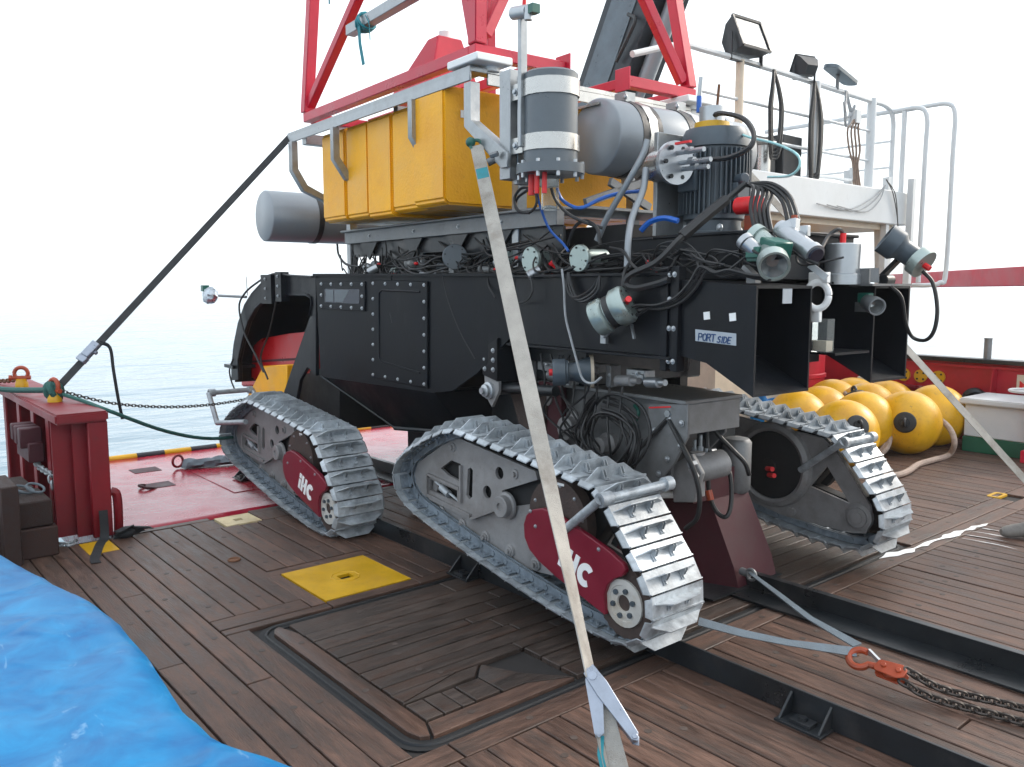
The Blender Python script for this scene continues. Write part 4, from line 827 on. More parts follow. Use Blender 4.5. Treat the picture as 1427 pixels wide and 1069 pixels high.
    for i in range(NSH):
        p_ = (PATH[i] + PATH[(i+1) % NSH])/2; d = PATH[(i+1) % NSH] - PATH[i]; d.normalize()
        t3 = V(d.x, 0, d.y); n3 = V(d.y, 0, -d.x); y3 = n3.cross(t3)
        o = bpy.data.objects.new('track_shoe', SHOE); COL.objects.link(o); o.parent = tf
        j = random.uniform(-.03, .03); t4 = (t3 + n3*j).normalized(); n4 = t4.cross(V(0, 1, 0)) if (t4.cross(V(0, 1, 0))).dot(n3) > 0 else -t4.cross(V(0, 1, 0))
        M = Matrix((t4, n4.cross(t4), n4)).transposed().to_4x4(); M.translation = V(p_.x, Y(SW/2) + random.uniform(-.003, .003), p_.y); o.matrix_local = M
    # guard bar of tube across the shoes
    b = MB()
    if rear: P = [mpY(-1.30, .44, .02), mpY(-1.86, .363, -.0), mpY(-2.03, .60, -.0), mpY(-2.03, .60, SW), mpY(-1.80, .45, SW-.0)]
    else: P = [mpY(-.385, .235, .03), mpY(-.095, .455, -.015), mpY(-.06, .475, SW+.04), mpY(-.36, .25, SW-.01)]
    for a, c in zip(P, P[1:]): b.cyl(a, c, .021, n=12)
    if rear: P = P[1:]
    b.cyl(P[1], V(P[1])*.86 + V(P[2])*.14, .034, n=12); b.cyl(V(P[1])*.1 + V(P[2])*.9, P[2], .034, n=12)
    obj('guard_bar', b, 'galv', tf)
    return tf
t2 = track(-2.42, .312, 2.62, 1, True, 'front port track tilted nose down, maroon cover')
t1 = track(-5.08, .20, 2.57, 1, True, 'rear port track reaching over the stern ramp', rear=True)
t3 = track(-2.46, .30, 5.11, -1, False, 'front starboard track seen from its inner side')
t4 = track(-5.2, .20, 5.2, -1, False, 'rear starboard track behind the hull', rear=True)

# --- hull
MIR = 0.06
def plate3(pts, off, name, m, parent=cr, bevel=0):
    """thin plate from planar 3-D outline, thickened by vector off"""
    b = MB(); n = len(pts); a = [V(p) for p in pts]; c = [p + V(off) for p in a]
    b.add(a + c, [tuple(range(n)), tuple(range(2*n-1, n-1, -1))] + [(i, n+i, n+(i+1) % n, (i+1) % n) for i in range(n)])
    return obj(name, b, m, parent, bevel)
def mirror(p): return (p[0], MIR - p[1], p[2])
def duct(y0, y1, lab):
    b = MB(); T_ = .012
    side = [(0, 1.705), (0, 1.21), (-.27, 1.345), (-.45, 1.372), (-.45, 1.735)]
    b.slab(side, y0, (), XZ, T_); b.slab(side, y1-T_, (), XZ, T_)
    b.add([(0, y0+T_, 1.705), (0, y1-T_, 1.705), (-.45, y1-T_, 1.735), (-.45, y0+T_, 1.735), (0, y0+T_, 1.693), (0, y1-T_, 1.693), (-.45, y1-T_, 1.72), (-.45, y0+T_, 1.72)], [(0, 1, 2, 3), (7, 6, 5, 4), (0, 4, 5, 1), (2, 6, 7, 3)])
    for (a, az), (c, cz) in (((0, 1.21), (-.27, 1.345)), ((-.27, 1.345), (-.45, 1.372))):
        b.add([(a, y0+T_, az), (a, y1-T_, az), (c, y1-T_, cz), (c, y0+T_, cz), (a, y0+T_, az+.012), (a, y1-T_, az+.012), (c, y1-T_, cz+.012), (c, y0+T_, cz+.012)], [(3, 2, 1, 0), (4, 5, 6, 7), (0, 1, 5, 4), (2, 3, 7, 6)])
    b.span((-.46, y0, 1.36), (-.448, y1, 1.735))
    return obj('intake_duct', b, 'black_hull', cr, label=lab)
d1 = duct(-.63, -.21, 'port intake duct marked with a handwritten label'); d2 = duct(.33, .68, 'starboard intake duct with a small lamp on it')
b = MB(); b.add([(-0.339, -0.632, 1.501), (-0.100, -0.632, 1.491), (-0.098, -0.632, 1.436), (-0.337, -0.632, 1.446)], [(0, 1, 2, 3)]); obj('label_tape', b, 'sticker', d1)
b = MB(); P0 = V((-0.318, -0.634, 1.451)); write(b, 'PORT', P0, (1, 0, -.02), (0, 0, 1), (0, -1, 0), .032, .005, .1, .8); write(b, 'SIDE', V((-0.207, -0.634, 1.446)), (1, 0, -.02), (0, 0, 1), (0, -1, 0), .028, .005, .25, .85); obj('label_writing', b, 'ink', d1)
for u, v in ((985, 440), (1021, 442)): pass
for p in ((-0.271, -0.633, 1.567), (-0.122, -0.633, 1.565)):
    b = MB(); b.box(p, (.036, .003, .036), (V(1, 0, .12).normalized(), V(0, 1, 0), V(-.12, 0, 1).normalized())); obj('pad_sticker', b, 'white_clean', d1)
b = MB(); b.box((-.003, -.40, 1.66), (.003, .07, .07)); obj('tape_patch', b, 'sticker', d1)
# bolted joint frames
b = MB(); b.span((-.545, -.655, 1.29), (-.50, -.60, 1.80)); b.span((-.475, -.655, 1.29), (-.43, -.60, 1.80)); b.span((-.50, -.64, 1.30), (-.475, -.60, 1.79)); jf = obj('joint_flange', b, 'black_hull', cr, bevel=.003)
for z in (1.34, 1.50, 1.64, 1.76):
    for x in (-.487, -.455): bolt(jf, (x, -.652 if x < -.48 else -.655, z), 1.0)
# mid beam, deck, machinery box
b = MB(); b.span((-1.80, -.63, 1.36), (-.47, -.60, 1.765)); b.span((-1.80, -.665, 1.345), (-.47, -.56, 1.36)); b.span((-1.80, -.66, 1.755), (-.47, -.57, 1.772)); obj('side_beam', b, 'black_hull', cr, bevel=.003)
b = MB(); b.span((-1.80, .66, 1.36), (-.47, .69, 1.765)); obj('side_beam', b, 'black_hull', cr)
b = MB(); b.span((-4.0, -.57, 1.60), (-.47, .655, 1.735)); obj('hull_deck', b, 'black_matte', cr)
b = MB(); b.span((-1.06, -.36, 1.735), (-.18, .42, 1.965)); b.span((-1.08, -.375, 1.955), (-.16, .435, 1.972)); obj('motor_box', b, 'black_hull', cr, bevel=.004)
b = MB(); b.span((-1.9, -.2, 1.735), (-1.15, .4, 1.93)); b.span((-3.6, -.1, 1.735), (-2.2, .45, 1.95)); obj('machinery_block', b, 'steel_black', cr, bevel=.01)
# flared rear hull
top0, top1 = (-1.743, -0.629, 1.773), (-3.772, -1.023, 1.793)
lowp = [(-1.789, -0.638, 1.394), (-2.074, -0.693, 1.154), (-2.302, -0.737, 1.019), (-2.466, -0.769, 0.995), (-3.742, -1.017, 1.014)]
hp = [top1] + [top0] + lowp
side = plate3(hp, (0, .02, 0), 'hull_side', 'black_hull')
plate3([mirror(p) for p in hp], (0, -.02, 0), 'hull_side', 'black_hull')
def ins(p, k, dz): return (p[0], p[1]+k, p[2]+dz)
b = MB(); kp = [ins(lowp[3], .35, -.32), ins(lowp[4], .42, -.30)]; kp = [(lowp[3][0]-.05, lowp[3][1]+.28, .68), (lowp[4][0]+.62, lowp[4][1]+.30, .66)]
a0, a1 = lowp[3], lowp[4]
b.add([a0, a1, kp[1], kp[0], mirror(a0), mirror(a1), mirror(kp[1]), mirror(kp[0])], [(0, 1, 2, 3), (4, 7, 6, 5), (3, 2, 6, 7), (0, 3, 7, 4), (1, 5, 6, 2), (0, 4, 5, 1)]); obj('hull_keel', b, 'black_hull', cr, bevel=.006)
b = MB(); b.tube([kp[1], kp[0]], .018, 8, 0); b.tube([a1, kp[1]], .008, 6, 0); kb = obj('keel_pipe', b, 'steel_black', cr)
b = MB(); cx0 = [V(top0), V(top1)]; b.add([V(top0)+V(0, .03, -.05), V(top1)+V(0, .03, -.05), V(a1)+V(0, .03, .02), V(a0)+V(0, .03, .02)] + [V(mirror(p))+V(0, -.03, q) for p, q in ((top0, -.05), (top1, -.05), (a1, .02), (a0, .02))], [(0, 1, 2, 3), (4, 7, 6, 5), (0, 4, 5, 1), (1, 5, 6, 2), (2, 6, 7, 3), (3, 7, 4, 0)]); obj('hull_core', b, 'black_matte', cr)
b = MB(); b.bar(V(top1)+V(0, -.012, .0), V(top0)+V(0, -.012, 0), .03, .016, (0, 0, 1)); obj('gunwale_strip', b, 'black_hull', cr)
e1 = (V(top0)-V(top1)).normalized(); e1.z = 0; nrm = V(e1.y, -e1.x, 0).normalized(); yaw = math.atan2(e1.y, e1.x)
# access door panel and window with bolts
def quad_frame(p4, prot):
    return [V(p) + nrm*prot for p in p4]
dp = quad_frame([(-3.105, -0.893, 1.751), (-2.517, -0.779, 1.738), (-2.529, -0.781, 1.019), (-3.126, -0.897, 1.049)], .012)
door = plate3(dp, -nrm*.014, 'access_door', 'black_hull', cr, .004)
def lerp4(p4, u, v):
    a = V(p4[0]).lerp(V(p4[1]), u); c = V(p4[3]).lerp(V(p4[2]), u); return a.lerp(c, v)
for k in range(5): bolt(door, lerp4(dp, .05+.225*k, .035), .9, yaw); bolt(door, lerp4(dp, .05+.225*k, .965), .9, yaw)
for k in range(1, 6): bolt(door, lerp4(dp, .05, .035+.155*k), .9, yaw); bolt(door, lerp4(dp, .95, .035+.155*k), .9, yaw)
b = MB(); P = [lerp4(dp, u, v) + nrm*.001 for u, v in ((.88, .10), (.22, .10), (.165, .13), (.165, .78), (.21, .815), (.88, .865))]
b.tube(P, .007, 6, 0); b.tube([lerp4(dp, 1.0, 0)-nrm*.0, lerp4(dp, 1.0, 1)], .007, 6, 0); obj('door_bead', b, 'black_hull', door)
wp = quad_frame([(-3.710, -1.011, 1.744), (-3.169, -0.906, 1.741), (-3.176, -0.907, 1.525), (-3.719, -1.013, 1.536)], .014)
win = plate3(wp, -nrm*.016, 'window_frame', 'black_hull', cr, .003)
for k in range(5): bolt(win, lerp4(wp, .05+.225*k, .10), .95, yaw); bolt(win, lerp4(wp, .05+.225*k, .90), .95, yaw)
for u in (.05, .95): bolt(win, lerp4(wp, u, .5), .95, yaw)
b = MB(); b.add([lerp4(wp, u, v) + nrm*.002 for u, v in ((.13, .27), (.90, .27), (.90, .76), (.13, .76))], [(0, 1, 2, 3)]); obj('pane', b, 'glass_dark', win)
b = MB(); b.add([lerp4(wp, u, v) + nrm*.003 for u, v in ((.16, .30), (.33, .30), (.33, .73), (.16, .73))], [(0, 1, 2, 3)]); b.add([lerp4(wp, u, v) + nrm*.003 for u, v in ((.36, .30), (.68, .30), (.54, .73), (.36, .73))], [(0, 1, 2, 3)]); obj('pane_backing', b, 'canister', win)
# hinge plate and pin
hz = V((-1.954, -0.660, 1.216)); b = MB(); b.slab([(hz.x-.085, hz.z+.10), (hz.x+.075, hz.z+.17), (hz.x+.075, hz.z-.10), (hz.x-.085, hz.z-.07)], -.675, (), XZ, .02); b.span((hz.x+.06, -.675, hz.z-.1), (hz.x+.075, -.5, hz.z+.17)); hg = obj('hinge_plate', b, 'black_hull', cr)
for dx, dz in ((-.06, .03), (-.06, -.03), (.03, .09), (.03, .03), (.03, -.03)): bolt(hg, (hz.x+dx, -.675, hz.z+dz), 1.2)
b = MB(); b.slab([(hz.x-.08, hz.z-.07), (hz.x+.075, hz.z-.10), (hz.x+.075, hz.z-.16), (hz.x+.0, hz.z-.27), (hz.x-.07, hz.z-.2)], -.665, (), XZ, .02); obj('hinge_lug', b, 'cast_grey', cr)
b = MB(); pp = (hz.x-.02, -.665, hz.z-.165); b.lathe(pp, (0, -1, 0), [(.055, 0), (.055, .02), (.04, .025), (.04, .045), (.02, .05), (.02, .07)], 16); b.cyl((pp[0], -.6, pp[2]), (pp[0], .5, pp[2]), .035, n=12); obj('hinge_pin', b, 'silver', cr)
b = MB(); b.cyl((hz.x+.02, -.6, hz.z-.15), (hz.x+.55, -.6, hz.z-.12), .032, n=12); obj('pivot_shaft', b, 'steel_black', cr)
b = MB(); b.slab([(hz.x-.03, hz.z-.2), (hz.x+.35, hz.z-.1), (hz.x+.3, hz.z-.55), (hz.x+.12, hz.z-.5)], -.5, (), XZ, .06); obj('arm_link', b, 'tyre_brown', cr, bevel=.006)
b = MB(); b.slab([(-1.72, 1.12), (-1.5, 1.12), (-1.5, .72), (-1.64, .62)], -.48, (), XZ, .05); obj('arm_link', b, 'maroon_dark', cr, bevel=.006)
b = MB(); b.span((-1.95, -.45, 1.12), (-1.3, .55, 1.34)); b.span((-2.4, -.35, .75), (-2.0, .5, 1.2)); obj('under_block', b, 'steel_black', cr, bevel=.01)

# rear fender: arched side shells, roof skin, contents
fo = [(-3.781, -1.019, 1.788), (-4.675, -1.066, 1.791), (-4.859, -1.076, 1.719), (-5.019, -1.084, 1.650), (-5.187, -1.093, 1.546), (-5.352, -1.102, 1.373), (-5.473, -1.108, 1.169), (-5.546, -1.112, 0.963), (-5.559, -1.112, 0.826)]
fi = [(-5.352, -1.102, 0.843), (-5.351, -1.102, 1.030), (-5.233, -1.095, 1.221), (-5.089, -1.088, 1.394), (-4.922, -1.079, 1.513), (-4.720, -1.068, 1.596), (-4.487, -1.056, 1.635), (-3.935, -1.027, 1.638), (-3.863, -1.024, 1.617), (-3.854, -1.023, 1.567), (-3.896, -1.025, 1.477), (-4.468, -1.055, 0.760), (-4.196, -1.041, 0.752), (-4.105, -1.036, 0.950), (-3.971, -1.029, 1.065), (-3.826, -1.022, 1.008)]
fy = V(fo[0]).y
pf2 = [(p[0], p[2]) for p in fo + fi]
tl = math.atan2(V(fo[0]).y - V(fo[-1]).y, V(fo[0]).x - V(fo[-1]).x)
def FM(sgn):
    def f_(u, v, w_):
        y_ = fy + (u - V(fo[0]).x)*math.tan(tl) + w_
        return (u, y_, v) if sgn > 0 else (u, MIR - y_, v)
    return f_
b = MB(); b.slab(pf2, 0, (), FM(1), .03); fen = obj('fender_shell', b, 'black_hull', cr, bevel=.004)
b = MB(); b.slab(pf2, 0, (), FM(-1), .03); obj('fender_shell', b, 'black_hull', cr)
b = MB(); n = len(fo); vs = []
for p in fo: vs += [FM(1)(p[0], p[2], .03), FM(-1)(p[0], p[2], .03)]
for p in fo: vs += [FM(1)(p[0]*.9975+.0, p[2]-.02, .03), FM(-1)(p[0]*.9975, p[2]-.02, .03)]
b.add(vs, [(2*i, 2*i+1, 2*i+3, 2*i+2) for i in range(n-1)] + [(2*n+2*i, 2*n+2*i+2, 2*n+2*i+3, 2*n+2*i+1) for i in range(n-1)]); obj('fender_roof', b, 'black_hull', cr)
b = MB(); fl2 = [FM(1)(p[0], p[2], -.006) for p in fi[:11]]; b.tube(fl2, .010, 6, 0); obj('fender_bead', b, 'black_hull', fen)
for (u0, u1, lo) in ((0, 1, 2), (3, 4, 5)):
    q = [(-4.689, -1.067, 1.803), (-4.489, -1.056, 1.801), (-4.693, -1.067, 1.560), (-4.404, -1.052, 1.823), (-4.296, -1.046, 1.822), (-4.408, -1.052, 1.582)]
    p0, p1, p2 = V(q[u0]), V(q[u1]), V(q[lo]); b = MB(); b.add([p0+V(0, -.05, 0), p1+V(0, -.05, 0), V(p1.x, p1.y-.05, p2.z), V(p0.x, p0.y-.05, p2.z), p0+V(0, .02, 0), p1+V(0, .02, 0), V(p1.x, p1.y+.02, p2.z), V(p0.x, p0.y+.02, p2.z)], [(0, 1, 2, 3), (7, 6, 5, 4), (0, 4, 5, 1), (1, 5, 6, 2), (2, 6, 7, 3), (3, 7, 4, 0)]); fp = obj('fender_bracket', b, 'black_hull', cr)
    for k in range(3): bolt(fp, (V(p0).lerp(p1, .5).x, p0.y-.05, p0.z + (p2.z-p0.z)*(.15+.33*k)), .9)
# red and yellow contents
b = MB(); R0 = [(-5.622, -0.926, 1.015), (-5.491, -0.919, 1.160), (-5.321, -0.910, 1.223), (-4.737, -0.879, 1.294), (-4.322, -0.857, 1.330), (-4.344, -0.859, 0.978), (-5.641, -0.927, 0.806)]
a = [V(p) for p in R0]; b.add(a + [p+V(0, .9, 0) for p in a], [tuple(range(7)), tuple(range(13, 6, -1))] + [(i, 7+i, 7+(i+1) % 7, (i+1) % 7) for i in range(7)]); rs = obj('float_body', b, 'red_shell', cr, bevel=.02, seg=2)
b = MB(); P = [(-5.505, -0.919, 0.996), (-4.471, -0.865, 1.091)]; b.bar(P[0], P[1], .02, .012, (0, 1, 0)); obj('seam_strip', b, 'maroon_dark', rs)
b = MB(); q = [(-5.040, -0.995, 0.994), (-4.549, -0.969, 1.042), (-4.572, -0.971, 0.717), (-5.496, -1.019, 0.620)]; a = [V(p) for p in q]; b.add(a + [p+V(0, .6, 0) for p in a], [(0, 1, 2, 3), (7, 6, 5, 4)] + [(i, 4+i, 4+(i+1) % 4, (i+1) % 4) for i in range(4)]); obj('buoyancy_wedge', b, 'yellow_block', cr, bevel=.01)
b = MB(); q = [(-6.013, -0.946, 1.204), (-5.690, -0.929, 1.219), (-5.647, -0.927, 0.736), (-6.064, -0.949, 0.697)]; b.add([V(p)+V(0, .1, 0) for p in q] + [V(p)+V(0, .9, 0) for p in q], [(0, 1, 2, 3), (7, 6, 5, 4)] + [(i, 4+i, 4+(i+1) % 4, (i+1) % 4) for i in range(4)]); obj('tail_body', b, 'red_shell', cr, bevel=.02)
b = MB(); q = [(-5.732, -0.931, 1.700), (-4.366, -0.860, 1.700), (-4.415, -0.862, 0.911), (-5.641, -0.927, 0.806)]; b.add([V(p)+V(0, .45, 0) for p in q] + [V(p)+V(0, .5, 0) for p in q], [(0, 1, 2, 3), (7, 6, 5, 4)] + [(i, 4+i, 4+(i+1) % 4, (i+1) % 4) for i in range(4)]); obj('inner_bulkhead', b, 'black_matte', cr)
b = MB(); p = V((-5.618, -1.116, 0.944)); b.span((p.x-.05, p.y-.02, p.z), (p.x+.18, p.y+.3, p.z+.03)); obj('fender_lug', b, 'black_hull', cr)
# tail camera wrapped in foil on a rod
b = MB(); b.cyl((-5.781, -1.124, 1.618), (-5.133, -1.090, 1.611), .012, n=8); rod = obj('camera_rod', b, 'galv_dull', cr)
b = MB(); p = V((-6.005, -1.136, 1.617)); b.ball(p, .085, 14, 10, (1.25, .8, .9)); b.v = [(x+random.uniform(-.014, .014), y+random.uniform(-.014, .014), z+random.uniform(-.014, .014)) for x, y, z in b.v]; obj('foil_wrapped_camera', b, 'foil', cr, angle=25)
b = MB(); b.box(p + V(-.09, -.02, .07), (.07, .06, .06)); obj('camera_head', b, 'green_part', cr)
b = MB(); q = [(-4.701, -0.877, 0.981), (-3.839, -0.832, 1.046), (-3.863, -0.833, 0.550), (-4.739, -0.879, 0.434)]; b.add([V(p)+V(0, .02, 0) for p in q] + [V(p)+V(0, .8, 0) for p in q], [(0, 1, 2, 3), (7, 6, 5, 4)] + [(i, 4+i, 4+(i+1) % 4, (i+1) % 4) for i in range(4)]); obj('inner_bulkhead', b, 'black_matte', cr)
# whip antennas
b = MB(); b.cyl((-5.100, -1.088, 1.624), (-5.116, -1.089, 1.795), .003, n=5); obj('antenna', b, 'rubber', cr)

# --- lower carriage between the front tracks
N0 = V((-0.540, -0.450, 1.113)); b = MB()
b.span((-1.75, -.46, N0.z-.012), (N0.x, .0, N0.z+.008)); b.span((-1.7, -.40, .62), (N0.x-.14, -.375, N0.z-.012))
lg = [(p[0], p[2]) for p in ((-0.811, -0.450, 1.076), (-0.535, -0.450, 1.106), (-0.530, -0.450, 0.933), (-0.613, -0.450, 0.787), (-0.798, -0.450, 0.578))]
b.slab(lg, -.45, (), XZ, .018); b.span((N0.x-.012, -.432, N0.z-.17), (N0.x, -.02, N0.z-.012))
lg2 = [(p[0], p[2]) for p in ((-0.796, -0.050, 1.072), (-0.611, -0.050, 1.104), (-0.604, -0.050, 0.910), (-0.735, -0.050, 0.777), (-0.811, -0.050, 0.724))]
b.slab(lg2, -.06, (), XZ, .018); car = obj('carriage_frame', b, 'galv_dull', cr, bevel=.003)
for p in ((-0.721, -0.452, 0.711), (-0.758, -0.452, 0.939), (-0.569, -0.452, 1.002), (-0.575, -0.452, 0.881), (-0.662, -0.452, 0.799)): bolt(car, p, 1.3)
b = MB(); b.lathe((-0.620, -0.300, 0.728), (.2, .9, .1), [(.06, 0), (.075, .02), (.075, .2), (.05, .22)], 18); b.cyl((-0.624, -0.250, 0.582), (-0.632, -0.250, 0.818), .04, n=12); obj('pump', b, 'cast_grey', cr)
b = MB(); b.slab([(p[0], p[2]) for p in ((-0.728, -0.350, 0.735), (-0.580, -0.350, 0.830), (-0.505, -0.350, 0.736), (-0.557, -0.350, 0.572), (-0.697, -0.350, 0.543))], -.36, (), XZ, .03); obj('pump_bracket', b, 'cast_grey', cr, bevel=.004)
b = MB(); b.lathe((-0.786, 0.280, 0.513), (0, 0, 1), [(.07, -.02), (.085, 0), (.085, .28), (.07, .30), (.03, .31)], 20); obj('accumulator', b, 'galv_dull', cr)
for i, (u_, p) in enumerate(((0, (-0.695, -0.200, 0.810)), (1, (-0.672, -0.180, 0.819)), (2, (-0.647, -0.160, 0.765)), (3, (-0.640, -0.200, 0.691)), (4, (-0.635, -0.100, 0.719)))):
    b = MB(); p = V(p); b.cyl(p+V(0, 0, -.06), p+V(0, 0, .06+.02*(i % 2)), .010, n=8); b.cyl(p+V(0, 0, -.01), p+V(0, 0, .015), .017, n=6); obj('hose_fitting', b, 'galv', cr)
b = MB(); b.span((-1.9, -.3, .70), (-.85, .35, 1.02)); b.span((-1.6, -.36, 1.0), (-.9, .2, 1.1)); obj('gearbox', b, 'steel_black', cr, bevel=.01)
for x_, z_, r_ in ((-1.45, .86, .10), (-1.15, .80, .07), (-1.62, 1.02, .06)):
    b = MB(); b.lathe((x_, -.40, z_), (0, -1, 0), [(r_, 0), (r_, .03), (r_*.7, .04), (r_*.7, .09), (r_*.4, .095)], 18); obj('gear_cover', b, 'cast_grey', cr)
for i, (x_, y_, z_, sx_, sz_, m_) in enumerate(((-1.78, -.50, 1.12, .05, .24, 'cast_grey'), (-1.62, -.46, 1.22, .16, .05, 'galv_dull'), (-1.38, -.50, 1.20, .05, .14, 'alu_frame'), (-1.22, -.44, 1.24, .12, .05, 'cast_grey'), (-1.05, -.48, 1.21, .04, .12, 'galv_dull'), (-.86, -.46, 1.23, .14, .06, 'alu_frame'), (-1.5, -.47, .66, .22, .05, 'alu_frame'), (-1.2, -.47, .62, .05, .16, 'cast_grey'))):
    b = MB(); b.box((x_, y_, z_), (sx_, .08, sz_)); b.box((x_+.02, y_-.045, z_-.01), (sx_*.6, .012, sz_*.7)); br2 = obj('mount_bracket', b, m_, cr, bevel=.003); bolt(br2, (x_+.02, y_-.051, z_+.01), .8)
for x_, z_, r_, L_, m_ in ((-1.58, 1.17, .035, .22, 'silver'), (-1.0, 1.19, .03, .2, 'cast_grey'), (-1.30, .72, .045, .24, 'galv_dull'), (-.78, 1.2, .028, .16, 'silver')):
    b = MB(); b.lathe((x_, -.50, z_), (1, -.15, .08), [(r_*.7, 0), (r_, .01), (r_, L_*.7), (r_*.6, L_*.72), (r_*.6, L_)], 14); obj('actuator', b, m_, cr)
b = MB(); b.span((-2.1, .35, .9), (-1.3, .42, 1.3)); obj('cross_beam', b, 'black_matte', cr)
b = MB(); b.cyl((-1.1, -.5, .52), (-.75, -.25, .56), .02, n=8); b.box((-1.1, -.45, .56), (.16, .1, .06)); obj('valve_body', b, 'white_clean', cr)
b = MB(); b.box((-.98, -.42, .5), (.12, .08, .05)); obj('clamp', b, 'red_plastic', cr)

# --- top frame of galvanised angle
FZ = 2.975
def fbar(a, c, w_, h, name='frame_rail', m='alu_frame'): 
    b = MB(); b.bar(a, c, w_, h); return obj(name, b, m, cr, bevel=.004)
b = MB(); b.span((-4.62, -.87, 2.955), (-1.88, -.74, 2.985)); b.span((-4.62, -.87, 2.90), (-1.88, -.855, 2.955)); obj('frame_rail', b, 'alu_frame', cr, bevel=.003)
b = MB(); b.span((-4.62, 1.06, 2.90), (-1.88, 1.19, 2.985)); obj('frame_rail', b, 'alu_frame', cr, bevel=.003)
b = MB(); b.span((-1.98, -.74, 2.957), (-1.882, 1.06, 2.987)); b.span((-1.895, -.74, 2.89), (-1.88, 1.06, 2.957)); obj('frame_rail', b, 'stainless', cr, bevel=.003)
b = MB(); b.span((-4.62, -.74, 2.90), (-4.53, 1.06, 2.983)); obj('frame_rail', b, 'alu_frame', cr, bevel=.003)
for x in (-4.0, -3.0): fbar((x, -.74, 2.93), (x, 1.06, 2.93), .06, .05)
for y in (-.2, .5): fbar((-4.5, y, 2.935), (-1.98, y, 2.935), .05, .05)
def hook(P, w_=.06):
    b = MB()
    Q = [V(p) for p in P]
    for a, c in zip(Q, Q[1:]): b.bar(a, c, .022, w_, (1, 0, 0)) if abs((c-a).normalized().x) < .9 else b.bar(a, c, .022, w_)
    return obj('hanger', b, 'alu_frame', cr, bevel=.003)
def hanger(x, lo, w_=.07):
    b = MB(); b.slab([(-.90, 2.90), (-.90, 2.66), (-.80, lo), (-.5, lo-.12), (-.5, lo-.07), (-.765, lo+.05), (-.845, 2.68), (-.845, 2.90)], x-w_/2, (), lambda u, v, w2: (w2, u, v), w_)
    return obj('hanger', b, 'alu_frame', cr, bevel=.003)
hanger(-4.50, 2.50); hanger(-2.53, 2.52, .05); hanger(-3.70, 2.52, .05)
b = MB(); b.slab([(-1.93, 2.89), (-1.93, 2.64), (-1.56, 2.36), (-1.50, 2.36), (-1.50, 2.44), (-1.86, 2.67), (-1.86, 2.89)], -.88, (), XZ, .07); b.span((-1.60, -.86, 2.3), (-1.50, -.72, 2.89)); hk = obj('hanger', b, 'alu_frame', cr, bevel=.003)
b = MB(); b.cyl((-1.66, -.90, 2.40), (-1.58, -.80, 2.46), .022, n=10); b.cyl((-1.60, -.92, 2.43), (-1.56, -.90, 2.44), .016, n=6); obj('toggle_bolt', b, 'galv_dull', hk)
# support struts from the hull to the top frame
for x, y in ((-1.95, -.45), (-1.95, .55), (-4.3, -.45), (-4.3, .55)):
    fbar((x, y, 1.74), (x, y, 2.90), .07, .07, 'support_strut')
b = MB(); b.span((-4.3, -.52, 2.06), (-1.5, -.46, 2.16)); b.span((-4.3, -.56, 2.155), (-1.5, -.40, 2.17)); lr = obj('lower_rail', b, 'galv_dull', cr, bevel=.003)
b = MB(); b.slab([(-4.3, 2.06), (-4.3, 1.95), (-3.6, 1.95), (-3.5, 1.76), (-3.2, 1.76), (-3.1, 1.95), (-2.75, 1.95), (-2.65, 1.76), (-2.35, 1.76), (-2.25, 1.95), (-1.95, 1.95), (-1.85, 1.76), (-1.5, 1.76), (-1.5, 2.06)], -.47, (), XZ, .02); obj('lower_web', b, 'steel_black', cr)
b = MB(); b.span((-4.2, -.25, 1.735), (-1.2, .5, 2.06)); obj('machinery_block', b, 'black_matte', cr)
for x in (-3.9, -3.2, -2.6, -2.1): 
    b = MB(); b.add([(x-.14, -.50, 2.06), (x+.14, -.50, 2.06), (x, -.50, 1.92), (x-.14, -.485, 2.06), (x+.14, -.485, 2.06), (x, -.485, 1.92)], [(0, 1, 2), (5, 4, 3), (0, 3, 4, 1), (1, 4, 5, 2), (2, 5, 3, 0)]); obj('gusset', b, 'steel_black', cr)
    bolt(lr, (x+.05, -.52, 2.11), 1.0)
# buoyancy blocks, each a block across the frame
BX = [(-4.13, -3.725), (-3.712, -3.362), (-3.349, -2.99), (-2.977, -2.565), (-2.545, -2.17)]
for i, (x0, x1) in enumerate(BX):
    b = MB(); y0 = -.775 - (.085 if i == 4 else 0) - random.uniform(0, .012); z0 = 2.205 + random.uniform(-.01, .01); z1 = 2.93 if i == 4 else 2.915
    b.slab([(y0, z0+.03), (y0+.03, z0), (1.08, z0), (1.08, z1), (y0+.02, z1), (y0, z1-.02)], x0, (), lambda u, v, w_: (w_, u, v), x1-x0)
    obj('buoyancy_block', b, 'yellow_block', cr, bevel=.014, seg=2)
b = MB(); b.box((-2.165, -.52, 2.55), (.004, .016, .03)); b.box((-2.165, -.73, 2.77), (.004, .03, .045)); obj('scuff', b, 'white_clean', cr)

# --- canisters
def cylset(name, a, d, r_, L, m, bands=(), bm='stainless', cap=.0):
    x_ = [(r_-.012, 0), (r_, .012), (r_, L-.012), (r_-.012, L)]
    b = MB(); b.lathe(a, d, x_, 40); o = obj(name, b, m, cr, angle=50)
    D = V(d).normalized()
    for h0, wd, mm, pr in bands:
        bb = MB(); bb.lathe(V(a)+D*h0, d, [(r_+pr, 0), (r_+pr, wd)], 40 if pr < .01 else 14, False); bb.lathe(V(a)+D*h0, d, [(r_+.001, 0), (r_+pr, .0)], 40 if pr < .01 else 14, False); bb.lathe(V(a)+D*(h0+wd), d, [(r_+pr, 0), (r_+.001, .0)], 40 if pr < .01 else 14, False); obj('band', bb, mm, o)
    return o
# rear canister poking out on the port side
c0 = (-5.400, -0.800, 2.356); cylset('canister', c0, (0, 1, 0), .235, 1.5, 'canister_light', ((.45, .05, 'rubber', .006),))
